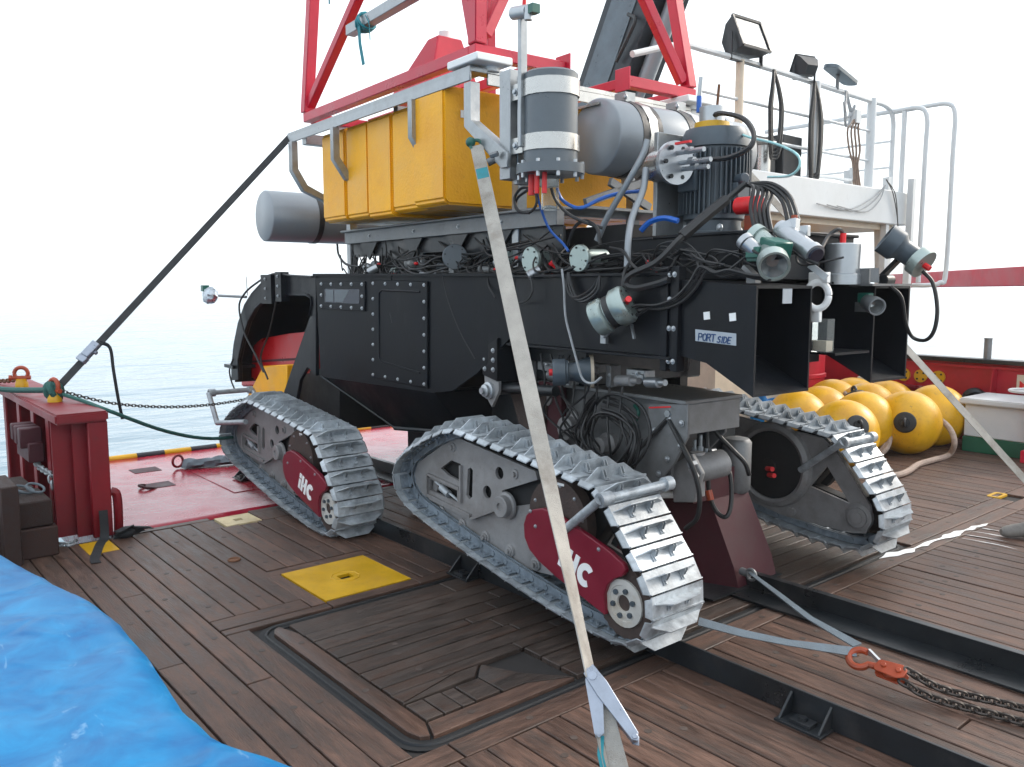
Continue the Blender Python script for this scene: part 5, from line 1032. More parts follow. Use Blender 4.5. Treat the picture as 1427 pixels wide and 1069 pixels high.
# front big canister across the frame front
fc = (-1.600, -0.135, 2.618); dF = V(fc); RB = .228
big = cylset('canister', fc, (0, 1, 0), RB, 1.30, 'canister_light', ((.19, .05, 'rubber', .005), (.245, .07, 'stainless', .012), (.32, .04, 'rubber', .005), (.62, .06, 'rubber', .005), (.70, .07, 'stainless', .012)))
b = MB(); b.cyl(dF+V(0, 1.02, 0), dF+V(0, 1.06, 0), RB+.03, n=36); b.cyl(dF+V(0, 1.28, 0), dF+V(0, 1.32, 0), RB*.9, n=30); obj('end_flange', b, 'canister_light', big)
for y in (.27, .74):
    b = MB(); b.box(dF+V(-.02, y, RB+.03), (.10, .09, .07)); obj('clamp_bracket', b, 'alu_frame', big, bevel=.003)
    b = MB(); b.box(dF+V(.02, y, -RB-.03), (.06, .07, .08)); obj('clamp_bracket', b, 'alu_frame', big, bevel=.003)
    bolt(big, dF+V(.03, y-.046, RB+.03), 1.4); bolt(big, dF+V(.03, y-.036, -RB-.03), 1.2)
b = MB(); b.span((-1.88, -.15, 2.80), (-1.55, 1.1, 2.815)); b.span((-1.60, .1, 2.76), (-1.585, 1.1, 2.84)); obj('canister_shelf', b, 'stainless', cr)
b = MB(); b.span((-1.90, -.35, 2.16), (-1.45, 1.0, 2.18)); b.bar((-1.5, -.3, 2.2), (-1.5, .2, 2.36), .03, .05); b.bar((-1.5, .25, 2.2), (-1.5, -.1, 2.34), .03, .05); obj('canister_cradle', b, 'galv_dull', cr, bevel=.003)
# upright canister on the corner
vb = V((-1.317, -0.720, 2.372)); vt = V((-1.322, -0.720, 2.890)); rV = .148
vx, vy, z0, z1 = vb.x, vb.y, vb.z, vt.z - .03
b = MB(); b.lathe((vx, vy, z0-.01), (0, 0, 1), [(rV+.04, -.05), (rV+.04, 0), (rV, .005), (rV, z1-z0-.01), (rV-.012, z1-z0)], 36); up = obj('canister', b, 'canister', cr, angle=50)
for k in range(10):
    a = R_(36*k+10); b = MB(); b.cyl((vx+(rV+.026)*math.cos(a), vy+(rV+.026)*math.sin(a), z0-.085), (vx+(rV+.026)*math.cos(a), vy+(rV+.026)*math.sin(a), z0+.006), .011, n=6); obj('bolt', b, 'silver', up)
for z in (z0+.06, z1-.14):
    b = MB(); b.lathe((vx, vy, z), (0, 0, 1), [(rV+.002, 0), (rV+.010, 0), (rV+.010, .085), (rV+.002, .085)], 16, False); b.box((vx-.13, vy-.10, z+.042), (.14, .05, .085)); bd = obj('band', b, 'stainless', up)
    bolt(bd, (vx-.15, vy-.126, z+.042), 1.6)
b = MB(); b.box((vx-.20, vy+.06, (z0+z1)/2-.05), (.04, .3, z1-z0+.1)); b.box((vx-.24, vy+.06, z1-.1), (.1, .2, .1)); obj('canister_mount', b, 'alu_frame', cr, bevel=.004)
b = MB(); b.cyl((vx, vy, z0-.25), (vx, vy, z0-.06), .05, n=14); obj('neck', b, 'acrylic', up)
for dx, dy in ((-.06, -.08), (.02, -.11), (.06, -.09)):
    b = MB(); b.cyl((vx+dx, vy+dy, z0-.17), (vx+dx, vy+dy, z0-.06), .022 if dx < 0 else .014, n=10); obj('plug', b, 'red_plastic', up)
# mast camera beside it
m0 = V((-1.387, -0.860, 2.456)); m1 = V((-1.389, -0.860, 3.141)); b = MB(); b.bar(m0, m1, .045, .03); obj('camera_mast', b, 'alu_frame', cr, bevel=.003)
b = MB(); b.cyl(m1+V(-.05, -.02, .02), m1+V(.08, -.02, .0), .035, n=14); b.cyl(m1+V(.09, -.03, -.05), m1+V(.09, -.03, .02), .022, n=10); mc_ = obj('mast_camera', b, 'silver', cr)
b = MB(); b.box(m1+V(.12, -.02, .0), (.05, .05, .045)); obj('camera_clip', b, 'green_part', mc_); b = MB(); b.cyl(m1+V(.04, -.02, .03), m1+V(.045, -.02, .08), .011, n=8); obj('plug', b, 'red_plastic', mc_)

# --- electric motor with fins
mo = V((-0.815, 0.050, 2.028)); MX, MY, MZ = mo.x, mo.y, 1.972; mt = V((-0.803, 0.050, 2.558)).z
b = MB(); b.lathe((MX, MY, MZ), (0, 0, 1), [(.20, 0), (.20, .03), (.15, .035), (.15, .09), (.17, .10), (.165, mt-MZ-.10), (.185, mt-MZ-.10), (.185, mt-MZ-.04), (.165, mt-MZ)], 32); mt_o = obj('electric_motor', b, 'motor_grey', cr)
fins = MB()
for k in range(44):
    a = 2*math.pi*k/44; c_, s_ = math.cos(a), math.sin(a); fins.box((MX+.178*c_, MY+.178*s_, (MZ+.115+mt-.105)/2), (.04, .006, mt-MZ-.24), (V(c_, s_, 0), V(-s_, c_, 0), V(0, 0, 1)))
tag(obj('cooling_fins', fins, 'motor_grey', mt_o), kind='stuff')
b = MB(); b.box((MX-.02, MY-.185, (MZ+mt)/2+.05), (.12, .06, .20)); obj('terminal_box', b, 'motor_grey', mt_o, bevel=.006)
b = MB(); b.box((MX+.175, MY-.02, (MZ+mt)/2-.06), (.08, .10, .10)); b.cyl((MX+.18, MY-.03, MZ+.30), (MX+.25, MY-.05, MZ+.30), .03, n=12); obj('side_box', b, 'motor_grey', mt_o, bevel=.006)
b = MB(); b.cyl((MX+.26, MY-.12, MZ+.15), (MX+.40, MY-.12, MZ+.15), .045, n=14); obj('plug', b, 'red_plastic', mt_o)
b = MB(); b.lathe((MX-.03, MY, mt), (0, 0, 1), [(.10, -.01), (.095, .045), (.075, .05)], 20); obj('yellow_collar', b, 'yellow_paint', mt_o); b = MB(); b.cyl((MX-.03, MY, mt+.045), (MX-.03, MY, mt+.13), .07, n=20); obj('shaft_cap', b, 'silver', mt_o)
b = MB(); b.cyl((MX-.10, MY-.03, mt+.11), (MX-.10, MY-.03, mt+.20), .014, n=8); obj('valve_stem', b, 'cable_blue', mt_o); b = MB(); b.cyl((MX-.10, MY-.03, mt+.20), (MX-.09, MY-.03, mt+.30), .012, n=8); obj('nipple', b, 'silver', mt_o); b = MB(); b.cyl((MX+.02, MY-.02, mt+.12), (MX+.03, MY-.02, mt+.24), .008, n=6); obj('nipple', b, 'rust', mt_o)
for k in range(6): a = R_(60*k+20); bolt(mt_o, (MX+.19*math.cos(a), MY+.19*math.sin(a), MZ+.045), 1.6)
# orange guard behind the motor foot
b = MB(); b.box((MX+.24, MY+.05, MZ+.06), (.06, .1, .1)); obj('guard', b, 'orange', cr)
# hydraulic valve block left of the motor
hv = V((-0.920, -0.220, 2.355)); b = MB(); b.box(hv+V(-.07, .16, -.12), (.03, .36, .62)); b.box(hv+V(.02, .30, -.25), (.2, .2, .26)); obj('valve_plate', b, 'alu_frame', cr, bevel=.003)
b = MB(); b.cyl(hv+V(-.05, -.03, 0), hv+V(.10, -.06, .0), .085, n=20); obj('pressure_gauge', b, 'stainless', cr); b = MB(); b.cyl(hv+V(.10, -.06, 0), hv+V(.125, -.065, .0), .115, n=26); fl_ = obj('flange', b, 'silver', cr)
for k in range(6): a = R_(60*k); b = MB(); b.cyl(hv+V(.122, -.065+.085*math.cos(a), .085*math.sin(a)), hv+V(.135, -.067+.085*math.cos(a), .085*math.sin(a)), .013, n=6); obj('bolt', b, 'steel_black', fl_)
for i, (dz, L) in enumerate(((.05, .24), (.0, .26), (-.03, .22))): 
    b = MB(); b.cyl(hv+V(.12, -.06+.02*i, dz), hv+V(.10+L, -.10+.03*i, dz-.01), .013, n=8); b.cyl(hv+V(.2, -.07+.02*i, dz), hv+V(.24, -.075+.02*i, dz), .02, n=6); obj('hose_fitting', b, 'silver', cr)
b = MB(); b.box(hv+V(.2, -.1, .09), (.10, .02, .012)); obj('valve_handle', b, 'red_plastic', cr)
# bent stainless pipes
for P in ([(-1.228, -0.450, 1.962), (-1.137, -0.450, 2.095), (-0.993, -0.420, 2.297), (-0.949, -0.380, 2.409), (-0.939, -0.360, 2.484)], [(-0.833, -0.600, 1.804), (-0.846, -0.580, 1.959), (-0.897, -0.500, 2.077), (-0.905, -0.420, 2.213), (-0.926, -0.380, 2.331)]):
    b = MB(); b.tube(P, .018, 10); obj('pipe', b, 'canister_light', cr)

# --- cylinder instruments along the hull top
def instrument(u, a, d, r_, L, plug_d, m='silver_green', nm='instrument_canister'):
    a = V(a); d = V(d).normalized()
    b = MB(); b.lathe(a, d, [(r_, 0), (r_+.004, .004), (r_+.004, .022), (r_*.72, .026), (r_*.72, L), (r_*.6, L+.008)], 24); o = obj(nm, b, m, cr)
    x_, y_, _ = frame(d)
    for k in range(6):
        t_ = R_(60*k+15); c = a + (x_*math.cos(t_) + y_*math.sin(t_))*r_*.84; bb = MB(); bb.cyl(c-d*.005, c+d*.004, .006, n=6); obj('bolt', bb, 'steel_black', o)
    bb = MB(); e = a + d*L; bb.cyl(e, e + V(plug_d)*.05, .016, n=10); obj('plug', bb, 'red_plastic', o)
    bb = MB(); bb.box(a + d*L*.55 + V(0, 0, -r_*.9), (.06, .05, r_*.8)); obj('foot', bb, 'alu_frame', o)
    return o
instrument(0, (-1.215, -0.600, 1.858), (-.05, 1, .02), .072, .20, (.6, .2, .3))
instrument(0, (-1.653, -0.600, 1.861), (-.02, 1, .0), .075, .21, (.6, .2, .0))
instrument(0, (-1.963, -0.450, 1.908), (-.75, .2, .0), .068, .2, (-.9, -.2, -.2))
instrument(0, (-2.497, -0.580, 1.903), (-.85, .5, .0), .082, .22, (-.5, -.3, .5), 'canister')
for u_, p in ((0, (-1.576, -0.660, 1.771)), (1, (-3.470, -0.720, 1.819))):
    b = MB(); b.cyl(p, V(p)+V(.03, .05, .03), .028, n=14); b.cyl(V(p)+V(-.006, -.009, -.006), p, .026, n=14); lm = obj('spot_lamp', b, 'silver', cr); b = MB(); b.box(V(p)+V(.04, .06, .035), (.03, .03, .03)); obj('lamp_mount', b, 'rubber', lm)
# big side lamp
q0, q1 = V((-0.852, -0.800, 1.533)), V((-0.697, -0.720, 1.622)); d = (q1-q0).normalized(); L = (q1-q0).length
b = MB(); b.lathe(q0, d, [(.088, 0), (.094, .01), (.094, .06), (.074, .075), (.074, L*.5), (.08, L*.55), (.1, L*.68), (.1, L*.92), (.09, L)], 28); sl = obj('side_lamp', b, 'silver_green', cr)
b = MB(); b.lathe(q0+d*.08, d, [(.078, 0), (.086, .004), (.086, .05), (.078, .054)], 28, False); obj('clamp_ring', b, 'rubber', sl)
b = MB(); b.cyl(q1+V(.0, -.02, -.0), q1+V(.05, -.05, .02), .016, n=10); obj('plug', b, 'red_plastic', sl)
x_, y_, _ = frame(d)
for k in range(6): a = R_(60*k); bb = MB(); c = q1 + (x_*math.cos(a)+y_*math.sin(a))*.075; bb.cyl(c-d*.006, c+d*.006, .007, n=6); obj('bolt', bb, 'steel_black', sl)
b = MB(); b.tube([(-0.925, -0.670, 1.437), (-0.861, -0.690, 1.470), (-0.888, -0.700, 1.496)], .008, 6); b.box((-0.935, -0.660, 1.428), (.04, .02, .05)); obj('lamp_bracket', b, 'alu_frame', cr)
b = MB(); b.box((-0.598, -0.660, 1.601), (.07, .012, .022)); obj('cable_tab', b, 'alu_frame', cr)
b = MB(); b.bar((-0.735, -0.660, 1.511), (-0.713, -0.660, 1.439), .012, .012); obj('lamp_bracket', b, 'alu_frame', cr)
# lower lamp under the beam
q0 = V((-1.265, -0.740, 1.227)); q1 = q0 + V(.62, .78, .03)*.215; d = (q1-q0).normalized(); L = (q1-q0).length
b = MB(); b.lathe(q0, d, [(.07, 0), (.075, .01), (.075, .07), (.066, .075), (.066, L*.4), (.05, L*.42), (.05, L*.55), (.055, L*.58), (.075, L*.85), (.082, L)], 26); ll = obj('lower_lamp', b, 'motor_grey', cr)
b = MB(); b.cyl(q1-d*.005, q1+d*.012, .092, n=26); obj('lamp_face', b, 'beige', ll); b = MB(); b.cyl(q0-d*.02, q0+d*.0, .02, n=10); obj('plug', b, 'red_plastic', ll)

# --- instruments on the duct noses
def lampcan(p, d, r_, L, m, nm, face='lens', fr=1.25):
    p = V(p); d = V(d).normalized(); b = MB(); b.lathe(p, d, [(.002, 0), (r_*.8, 0), (r_*.9, L*.05), (r_*.9, L*.45), (r_*.95, L*.5), (r_*fr, L*.62), (r_*fr, L), (r_*fr*.86, L), (r_*fr*.82, L-.012)], 26, False); o = obj(nm, b, m, cr)
    b = MB(); b.lathe(p+d*(L-.012), d, [(r_*fr*.83, 0), (r_*fr*.72, -.012), (r_*fr*.4, -.05), (.001, -.055)] if face == 'lens' else [(r_*fr*.83, 0), (.001, .004)], 24, False); obj('lamp_lens', b, face, o); return o
lp = lampcan((-0.035, -0.500, 1.860), (.62, -.62, -.42), .055, .17, 'silver_green', 'nose_lamp'); 
b = MB(); c = V((-0.005, -0.500, 1.866)); b.box(c, (.12, .10, .09), (V(.9, -.3, -.25).normalized(), V(.3, .95, 0).normalized(), V(.24, -.08, .97).normalized())); obj('lamp_clamp', b, 'green_part', cr, bevel=.006)
b = MB(); c = V((-0.075, -0.550, 1.854)); b.box(c, (.07, .05, .05)); b.box(c+V(-.01, .02, -.02), (.06, .06, .04)); obj('lamp_clamp', b, 'green_part', cr, bevel=.004)
b = MB(); b.cyl((-0.116, -0.560, 1.900), (-0.067, -0.540, 1.854), .034, n=16); b.cyl((-0.132, -0.560, 1.914), (-0.112, -0.560, 1.897), .04, n=16); obj('small_camera', b, 'silver', cr)
b = MB(); b.cyl((-0.160, -0.420, 1.933), (-0.033, -0.450, 1.855), .045, n=18); b.cyl((-0.185, -0.420, 1.940), (-0.152, -0.420, 1.922), .06, n=18); obj('camera_housing', b, 'silver_green', cr)
b = MB(); b.cyl((-0.086, -0.350, 1.971), (0.124, -0.420, 1.857), .040, n=18); b.cyl((0.124, -0.420, 1.857), (0.152, -0.430, 1.840), .046, n=18); b.cyl((-0.063, -0.350, 1.980), (-0.039, -0.350, 1.946), .05, n=18); obj('camera_housing', b, 'silver', cr); 
b = MB(); b.cyl((0.128, -0.421, 1.854), (0.161, -0.432, 1.834), .034, n=18); obj('camera_lens', b, 'glass_dark', cr)
b = MB(); b.bar((-0.015, -0.350, 2.009), (-0.007, -0.370, 1.879), .04, .04); b.box((0.050, -0.360, 1.950), (.04, .03, .05)); obj('tilt_post', b, 'silver', cr, bevel=.004)
b = MB(); b.cyl((-0.016, -0.350, 2.025), (-0.015, -0.350, 2.006), .014, n=8); obj('copper_cap', b, 'orange', cr)
b = MB(); b.box((-0.099, -0.550, 1.771), (.07, .04, .02), (V(.8, 0, -.6), V(0, 1, 0), V(.6, 0, .8))); b.box((-0.078, -0.550, 1.732), (.05, .04, .03)); obj('lamp_bracket', b, 'galv_dull', cr)
b = MB(); b.box((0.019, -0.200, 1.773), (.10, .02, .03), (V(.7, .3, -.6).normalized(), V(-.4, .9, 0).normalized(), V(.5, .25, .8).normalized())); obj('mount_bar', b, 'silver', cr)
# white ring handle between the ducts
c = V((-0.005, -0.160, 1.659)); b = MB(); b.torus(c, (.5, -.8, 0), .062, .017, 26, 9, sx=.8); b.box(c+V(0, .01, .085), (.10, .03, .05)); b.box(c+V(-.01, .01, -.09), (.05, .025, .07)); obj('lifting_ring', b, 'white_clean', cr, bevel=.003)
b = MB(); b.box(c+V(.0, .06, -.19), (.08, .06, .16)); obj('clear_bottle', b, 'acrylic', cr); b = MB(); b.box(c+V(.0, .06, -.24), (.07, .05, .05)); obj('bottle_contents', b, 'beige', cr)
b = MB(); b.box((-.05, .07, 1.38), (.2, .30, .012)); obj('shelf_plate', b, 'black_hull', cr)
b = MB(); b.span((-.42, -.2, 1.30), (-.30, .33, 1.72)); obj('centre_bulkhead', b, 'black_matte', cr)
# front canister on its bracket plate
b = MB(); cc = V((-0.106, 0.200, 1.743)); b.lathe(cc+V(0, 0, -.03), (0, 0, 1), [(.095, 0), (.095, .05), (.085, .055), (.085, .20), (.08, .205)], 28); fcn = obj('front_canister', b, 'silver', cr); b = MB(); b.cyl(cc+V(.01, -.02, .175), cc+V(.01, -.02, .225), .015, n=10); obj('plug', b, 'red_plastic', fcn)
b = MB(); b.span((-.09, .22, 1.715), (.03, .235, 1.79)); b.span((-.09, .22, 1.705), (.05, .60, 1.717)); b.add([(-0.090, 0.120, 1.789), (0.035, 0.300, 1.796), (0.039, 0.300, 1.721), (-0.087, 0.120, 1.732)], [(0, 1, 2, 3)]); obj('bracket_plate', b, 'galv_dull', cr)
# right-hand sonar lamp
sp = V((0.049, 0.520, 1.876)); lampcan(sp+V(.05, .03, -.04), (-.55, -.42, .5), .062, .20, 'motor_grey', 'sonar_lamp', 'white_clean', 1.3)
b = MB(); b.cyl(sp+V(.05, .02, -.035), sp+V(.09, .02, -.065), .078, n=22); obj('end_flange', b, 'silver_green', cr); b = MB(); b.cyl(sp+V(.09, .02, -.065), sp+V(.12, .02, -.085), .015, n=8); obj('plug', b, 'red_plastic', cr)
b = MB(); b.bar(sp+V(-.12, 0, -.12), sp+V(-.03, 0, -.03), .05, .02); b.cyl(sp+V(-.10, -.03, -.14), sp+V(-.10, .05, -.14), .03, n=12); obj('lamp_arm', b, 'steel_black', cr, bevel=.003)
lampcan((-0.010, 0.280, 1.628), (.7, -.45, -.2), .042, .11, 'silver', 'duct_lamp', 'lens', 1.05); b = MB(); b.box((-0.025, 0.290, 1.646), (.06, .05, .05)); obj('lamp_clamp', b, 'green_part', cr, bevel=.004); b = MB(); b.box((-0.046, 0.310, 1.598), (.09, .008, .05)); obj('lamp_bracket', b, 'galv_dull', cr)

# --- cables on the crawler
def cable(P, r_=.007, m='rubber', name='cable'):
    b = MB(); b.tube(P, r_, 6, 5); return obj(name, b, m, cr)
cable([(-1.387, -0.800, 2.242), (-1.504, -0.800, 2.201), (-1.531, -0.800, 2.152), (-1.478, -0.800, 2.116), (-1.386, -0.800, 2.114), (-1.336, -0.800, 2.160), (-1.361, -0.800, 2.224), (-1.465, -0.800, 2.249), (-1.525, -0.810, 2.199), (-1.491, -0.810, 2.129), (-1.387, -0.810, 2.105)], .008)
cable([(-1.399, -0.750, 2.235), (-1.410, -0.720, 2.159), (-1.400, -0.660, 2.030), (-1.345, -0.600, 1.942), (-1.301, -0.600, 1.900)], .008, 'cable_blue')
cable([(-1.291, -0.700, 2.240), (-1.277, -0.660, 2.172), (-1.207, -0.600, 2.131), (-1.160, -0.500, 2.180), (-1.102, -0.420, 2.211), (-1.028, -0.300, 2.228)], .010, 'cable_blue')
cable([(-1.274, -0.750, 2.235), (-1.266, -0.720, 2.167), (-1.210, -0.680, 2.096), (-1.142, -0.620, 2.049), (-1.075, -0.550, 2.017)], .009)
cable([(-1.337, -0.580, 1.922), (-1.253, -0.600, 2.025), (-1.165, -0.600, 2.059), (-1.066, -0.600, 2.015), (-1.042, -0.600, 1.930)], .010)
cable([(-0.916, -0.420, 1.999), (-0.873, -0.400, 2.042), (-0.789, -0.380, 2.061), (-0.707, -0.360, 2.042)], .016, 'cable_blue')
cable([(-0.367, -0.250, 2.211), (-0.412, -0.300, 2.152), (-0.444, -0.420, 2.064), (-0.492, -0.520, 1.972), (-0.488, -0.600, 1.924), (-0.551, -0.680, 1.821), (-0.701, -0.700, 1.764), (-0.740, -0.700, 1.718), (-0.684, -0.690, 1.693), (-0.548, -0.680, 1.714), (-0.478, -0.670, 1.734)], .017)
cable([(-0.415, -0.340, 2.129), (-0.450, -0.440, 2.050), (-0.492, -0.570, 1.943)], .028)
for k in range(5):
    cable([(-0.389, -0.220, 2.204), (lambda p: (p[0]+.012*k, p[1]+.02*k, p[2]-.004*k))((-0.323, -0.250, 2.182)), (lambda p: (p[0]+.014*k, p[1]+.015*k, p[2]))((-0.298, -0.300, 2.081)), (lambda p: (p[0]+.016*k, p[1]+.01*k, p[2]))((-0.246, -0.330, 1.974)), (lambda p: (p[0]+.016*k, p[1]+.01*k, p[2]))((-0.187, -0.360, 1.902))], .010)
for k in range(3):
    cable([(-0.383, -0.200, 2.212), (lambda p: (p[0]+.01*k, p[1], p[2]+.01*k))((-0.276, -0.200, 2.181)), (lambda p: (p[0]+.02*k, p[1], p[2]+.01*k))((-0.177, -0.220, 2.110)), (lambda p: (p[0]+.03*k, p[1], p[2]))((-0.098, -0.280, 2.001))], .010)
cable([(-0.841, 0.020, 2.626), (-0.741, -0.000, 2.634), (-0.557, -0.050, 2.573), (-0.448, -0.100, 2.480), (-0.429, -0.150, 2.401), (-0.538, -0.180, 2.359), (-0.662, -0.200, 2.364)], .014)
cable([(-0.805, 0.050, 2.597), (-0.609, 0.050, 2.500), (-0.426, 0.050, 2.438), (-0.294, 0.050, 2.368), (-0.275, 0.050, 2.305), (-0.332, 0.050, 2.265), (-0.463, 0.050, 2.271)], .007, 'cable_aqua')
cable([(-0.127, 0.200, 1.935), (-0.113, 0.200, 1.970), (-0.106, 0.150, 1.986), (-0.125, 0.100, 1.956), (-0.097, 0.000, 1.892)], .010)
cable([(0.129, 0.550, 1.780), (0.184, 0.550, 1.718), (0.213, 0.550, 1.592), (0.204, 0.550, 1.483), (0.163, 0.550, 1.430), (0.095, 0.550, 1.442), (0.080, 0.500, 1.517), (0.077, 0.450, 1.646), (0.040, 0.400, 1.707)], .010)
cable([(-0.047, 0.250, 1.700), (-0.096, 0.200, 1.714), (-0.094, 0.100, 1.721)], .006)
# cables along the front joint
for k, (dy, dv) in enumerate(((0, 0), (.015, 4), (.03, 7), (.02, 11))):
    D = lambda p: (p[0]+.01*k, p[1]+dy, p[2]-.006*k)
    cable([D((0.020, -0.620, 1.747)), D((-0.064, -0.620, 1.757)), D((-0.156, -0.630, 1.777)), D((-0.230, -0.640, 1.765)), D((-0.298, -0.660, 1.793)), D((-0.352, -0.670, 1.717)), D((-0.430, -0.680, 1.649)), D((-0.536, -0.690, 1.613)), D((-0.647, -0.700, 1.611)), D((-0.677, -0.720, 1.601))], .007)
cable([(-0.593, -0.680, 1.602), (-0.681, -0.690, 1.557), (-0.717, -0.720, 1.611), (-0.760, -0.700, 1.682), (-0.772, -0.680, 1.772), (-0.752, -0.660, 1.826)], .008)
cable([(-0.480, -0.670, 1.789), (-0.622, -0.680, 1.777), (-0.711, -0.680, 1.807), (-0.846, -0.620, 1.884), (-0.964, -0.600, 1.908)], .008)
# loose loops on the side
cable([(-1.285, -0.660, 1.799), (-1.254, -0.670, 1.700), (-1.228, -0.680, 1.542), (-1.173, -0.690, 1.426), (-1.112, -0.700, 1.312), (-1.058, -0.700, 1.206), (-0.977, -0.700, 1.190), (-0.911, -0.700, 1.227)], .007, 'cable_grey')
for dx in (0, 6, 11):
    cable([(-1.230, -0.660, 1.779), (lambda p: (p[0]+dx*.004, p[1], p[2]))((-1.229, -0.670, 1.700)), (lambda p: (p[0]+dx*.005, p[1], p[2]-dx*.002))((-1.157, -0.680, 1.642)), (lambda p: (p[0]+dx*.005, p[1], p[2]-dx*.001))((-1.030, -0.680, 1.681)), (-0.963, -0.670, 1.756)], .008)
cable([(-1.550, -0.670, 1.758), (-1.511, -0.690, 1.679), (-1.558, -0.690, 1.625), (-1.674, -0.670, 1.602)], .006)
cable([(-1.982, -0.660, 1.833), (-1.970, -0.680, 1.722), (-1.880, -0.690, 1.634)], .005)
cable([(-2.870, -0.848, 1.824), (-2.895, -0.853, 1.740), (-2.913, -0.856, 1.625), (-2.901, -0.854, 1.510)], .006); cable([(-2.900, -0.854, 1.520), (-2.879, -0.850, 1.451)], .013)
cable([(-2.386, -0.754, 1.803), (-2.348, -0.746, 1.653), (-2.283, -0.734, 1.514), (-2.200, -0.717, 1.378), (-2.092, -0.697, 1.245)], .004)
# cables draped over the hull top
rc = random.Random(11)
for k in range(26):
    x0 = rc.uniform(-4.2, -1.2); L = rc.uniform(.5, 1.4); y0 = rc.uniform(-.5, -.05); z_ = 1.76 + rc.uniform(0, .08)
    P = [(x0 + L*t/5 + rc.uniform(-.04, .04), y0 + rc.uniform(-.08, .08), z_ + rc.uniform(-.01, .07)) for t in range(6)]
    cable(P, rc.uniform(.005, .010))
for k in range(22):   # tangle under the rear canister
    a = V((-3.918, -0.550, 1.978)); x0 = a.x + rc.uniform(-.35, .5); x1 = x0 + rc.uniform(-.35, .45); zt = rc.uniform(1.95, 2.1); y0 = a.y + rc.uniform(-.1, .3)
    cable([(x0, y0, zt), (x0*.75+x1*.25 + rc.uniform(-.04, .04), y0-.03, zt-.12+rc.uniform(-.05, .05)), (x0*.5+x1*.5, y0-.06, 1.84+rc.uniform(-.06, .04)), (x0*.2+x1*.8, y0-.05, 1.79+rc.uniform(-.02, .03)), (x1, y0+rc.uniform(-.1, .1), 1.80+rc.uniform(-.02, .12))], .006)
cable([(-4.234, -0.620, 2.058), (-4.211, -0.620, 1.968), (-4.080, -0.620, 1.888), (-3.888, -0.600, 1.861)], .010)
for P in ([(-3.773, -1.023, 1.766), (-4.154, -1.039, 1.780), (-4.489, -1.056, 1.795), (-4.859, -1.076, 1.712), (-5.100, -1.088, 1.624), (-5.223, -1.095, 1.507), (-5.130, -1.090, 1.284), (-4.911, -1.078, 1.104), (-4.741, -1.070, 0.958)], [(-4.338, -1.048, 1.793), (-4.436, -1.054, 1.582), (-4.597, -1.062, 1.306), (-4.791, -1.072, 1.080), (-4.658, -1.065, 0.903)]):
    cable([V(p)+V(0, -.03, .012) for p in P], .009)
cable([(-5.487, -1.109, 1.034), (-5.584, -1.114, 0.926), (-5.559, -1.112, 0.826), (-5.464, -1.107, 0.732)], .008)
# hose loops in front of the carriage
for k in range(9):
    c = V(-1.12 + .02*k, -.52 + rc.uniform(-.05, .03), .88 + rc.uniform(-.05, .06)); rr = .17 + rc.uniform(-.04, .05); P = []
    a0 = rc.uniform(0, 6.28)
    for t in range(9): a = a0 + t*.75; P.append(c + V(rr*math.cos(a)*1.2, .02*math.sin(3*a), rr*math.sin(a)*1.05 - .02*t*.3))
    cable(P, .009)
for k in range(5):
    x0 = -1.35 + .1*k; cable([(x0, -.5, 1.2), (x0+.03, -.55, 1.0), (x0-.06+.04*k, -.56, .85), (x0+.05, -.5, .7), (x0+.2, -.45, .62)], .007)
for P in ([(-0.665, -0.450, 1.016), (-0.751, -0.470, 0.922), (-0.846, -0.500, 0.809)], [(-0.665, -0.450, 1.016), (-0.584, -0.460, 0.926), (-0.508, -0.460, 0.825), (-0.467, -0.450, 0.738), (-0.448, -0.440, 0.628), (-0.463, -0.440, 0.523), (-0.529, -0.450, 0.453)], [(-0.683, -0.120, 0.979), (-0.638, -0.080, 0.897), (-0.575, -0.020, 0.807), (-0.527, 0.020, 0.742), (-0.518, 0.050, 0.671)], [(-0.687, -0.120, 0.970), (-0.646, -0.150, 0.803), (-0.629, -0.150, 0.586), (-0.600, -0.120, 0.479), (-0.547, -0.100, 0.455), (-0.548, -0.060, 0.529), (-0.579, -0.040, 0.681), (-0.667, -0.020, 0.744)]):
    b = MB(); b.tube(P, .013, 8, 6); obj('hydraulic_hose', b, 'rubber', cr)
b = MB(); b.cyl((-0.626, -0.160, 0.596), (-0.609, -0.160, 0.544), .02, n=8); obj('hose_sleeve', b, 'orange', cr)
for p in ((-0.665, -0.450, 1.020), (-0.683, -0.120, 0.983), (-0.510, -0.440, 0.777), (-0.629, -0.140, 0.785)):
    b = MB(); b.cyl(V(p)+V(0, 0, .0), V(p)+V(.02, .02, -.05), .017, n=8); b.cyl(V(p)+V(0, .03, .02), V(p)+V(0, -.01, .02), .02, n=6); obj('hose_fitting', b, 'silver', cr)
b = MB(); b.bar((-0.800, -0.450, 1.057), (-0.647, -0.450, 1.079), .008, .008); obj('warning_tab', b, 'red_plastic', cr)
b = MB(); b.tube([(-0.942, -0.420, 1.050), (-0.889, -0.440, 1.019), (-0.910, -0.450, 0.957), (-0.953, -0.440, 0.943)], .010, 7); obj('green_hose', b, 'green_part', cr)
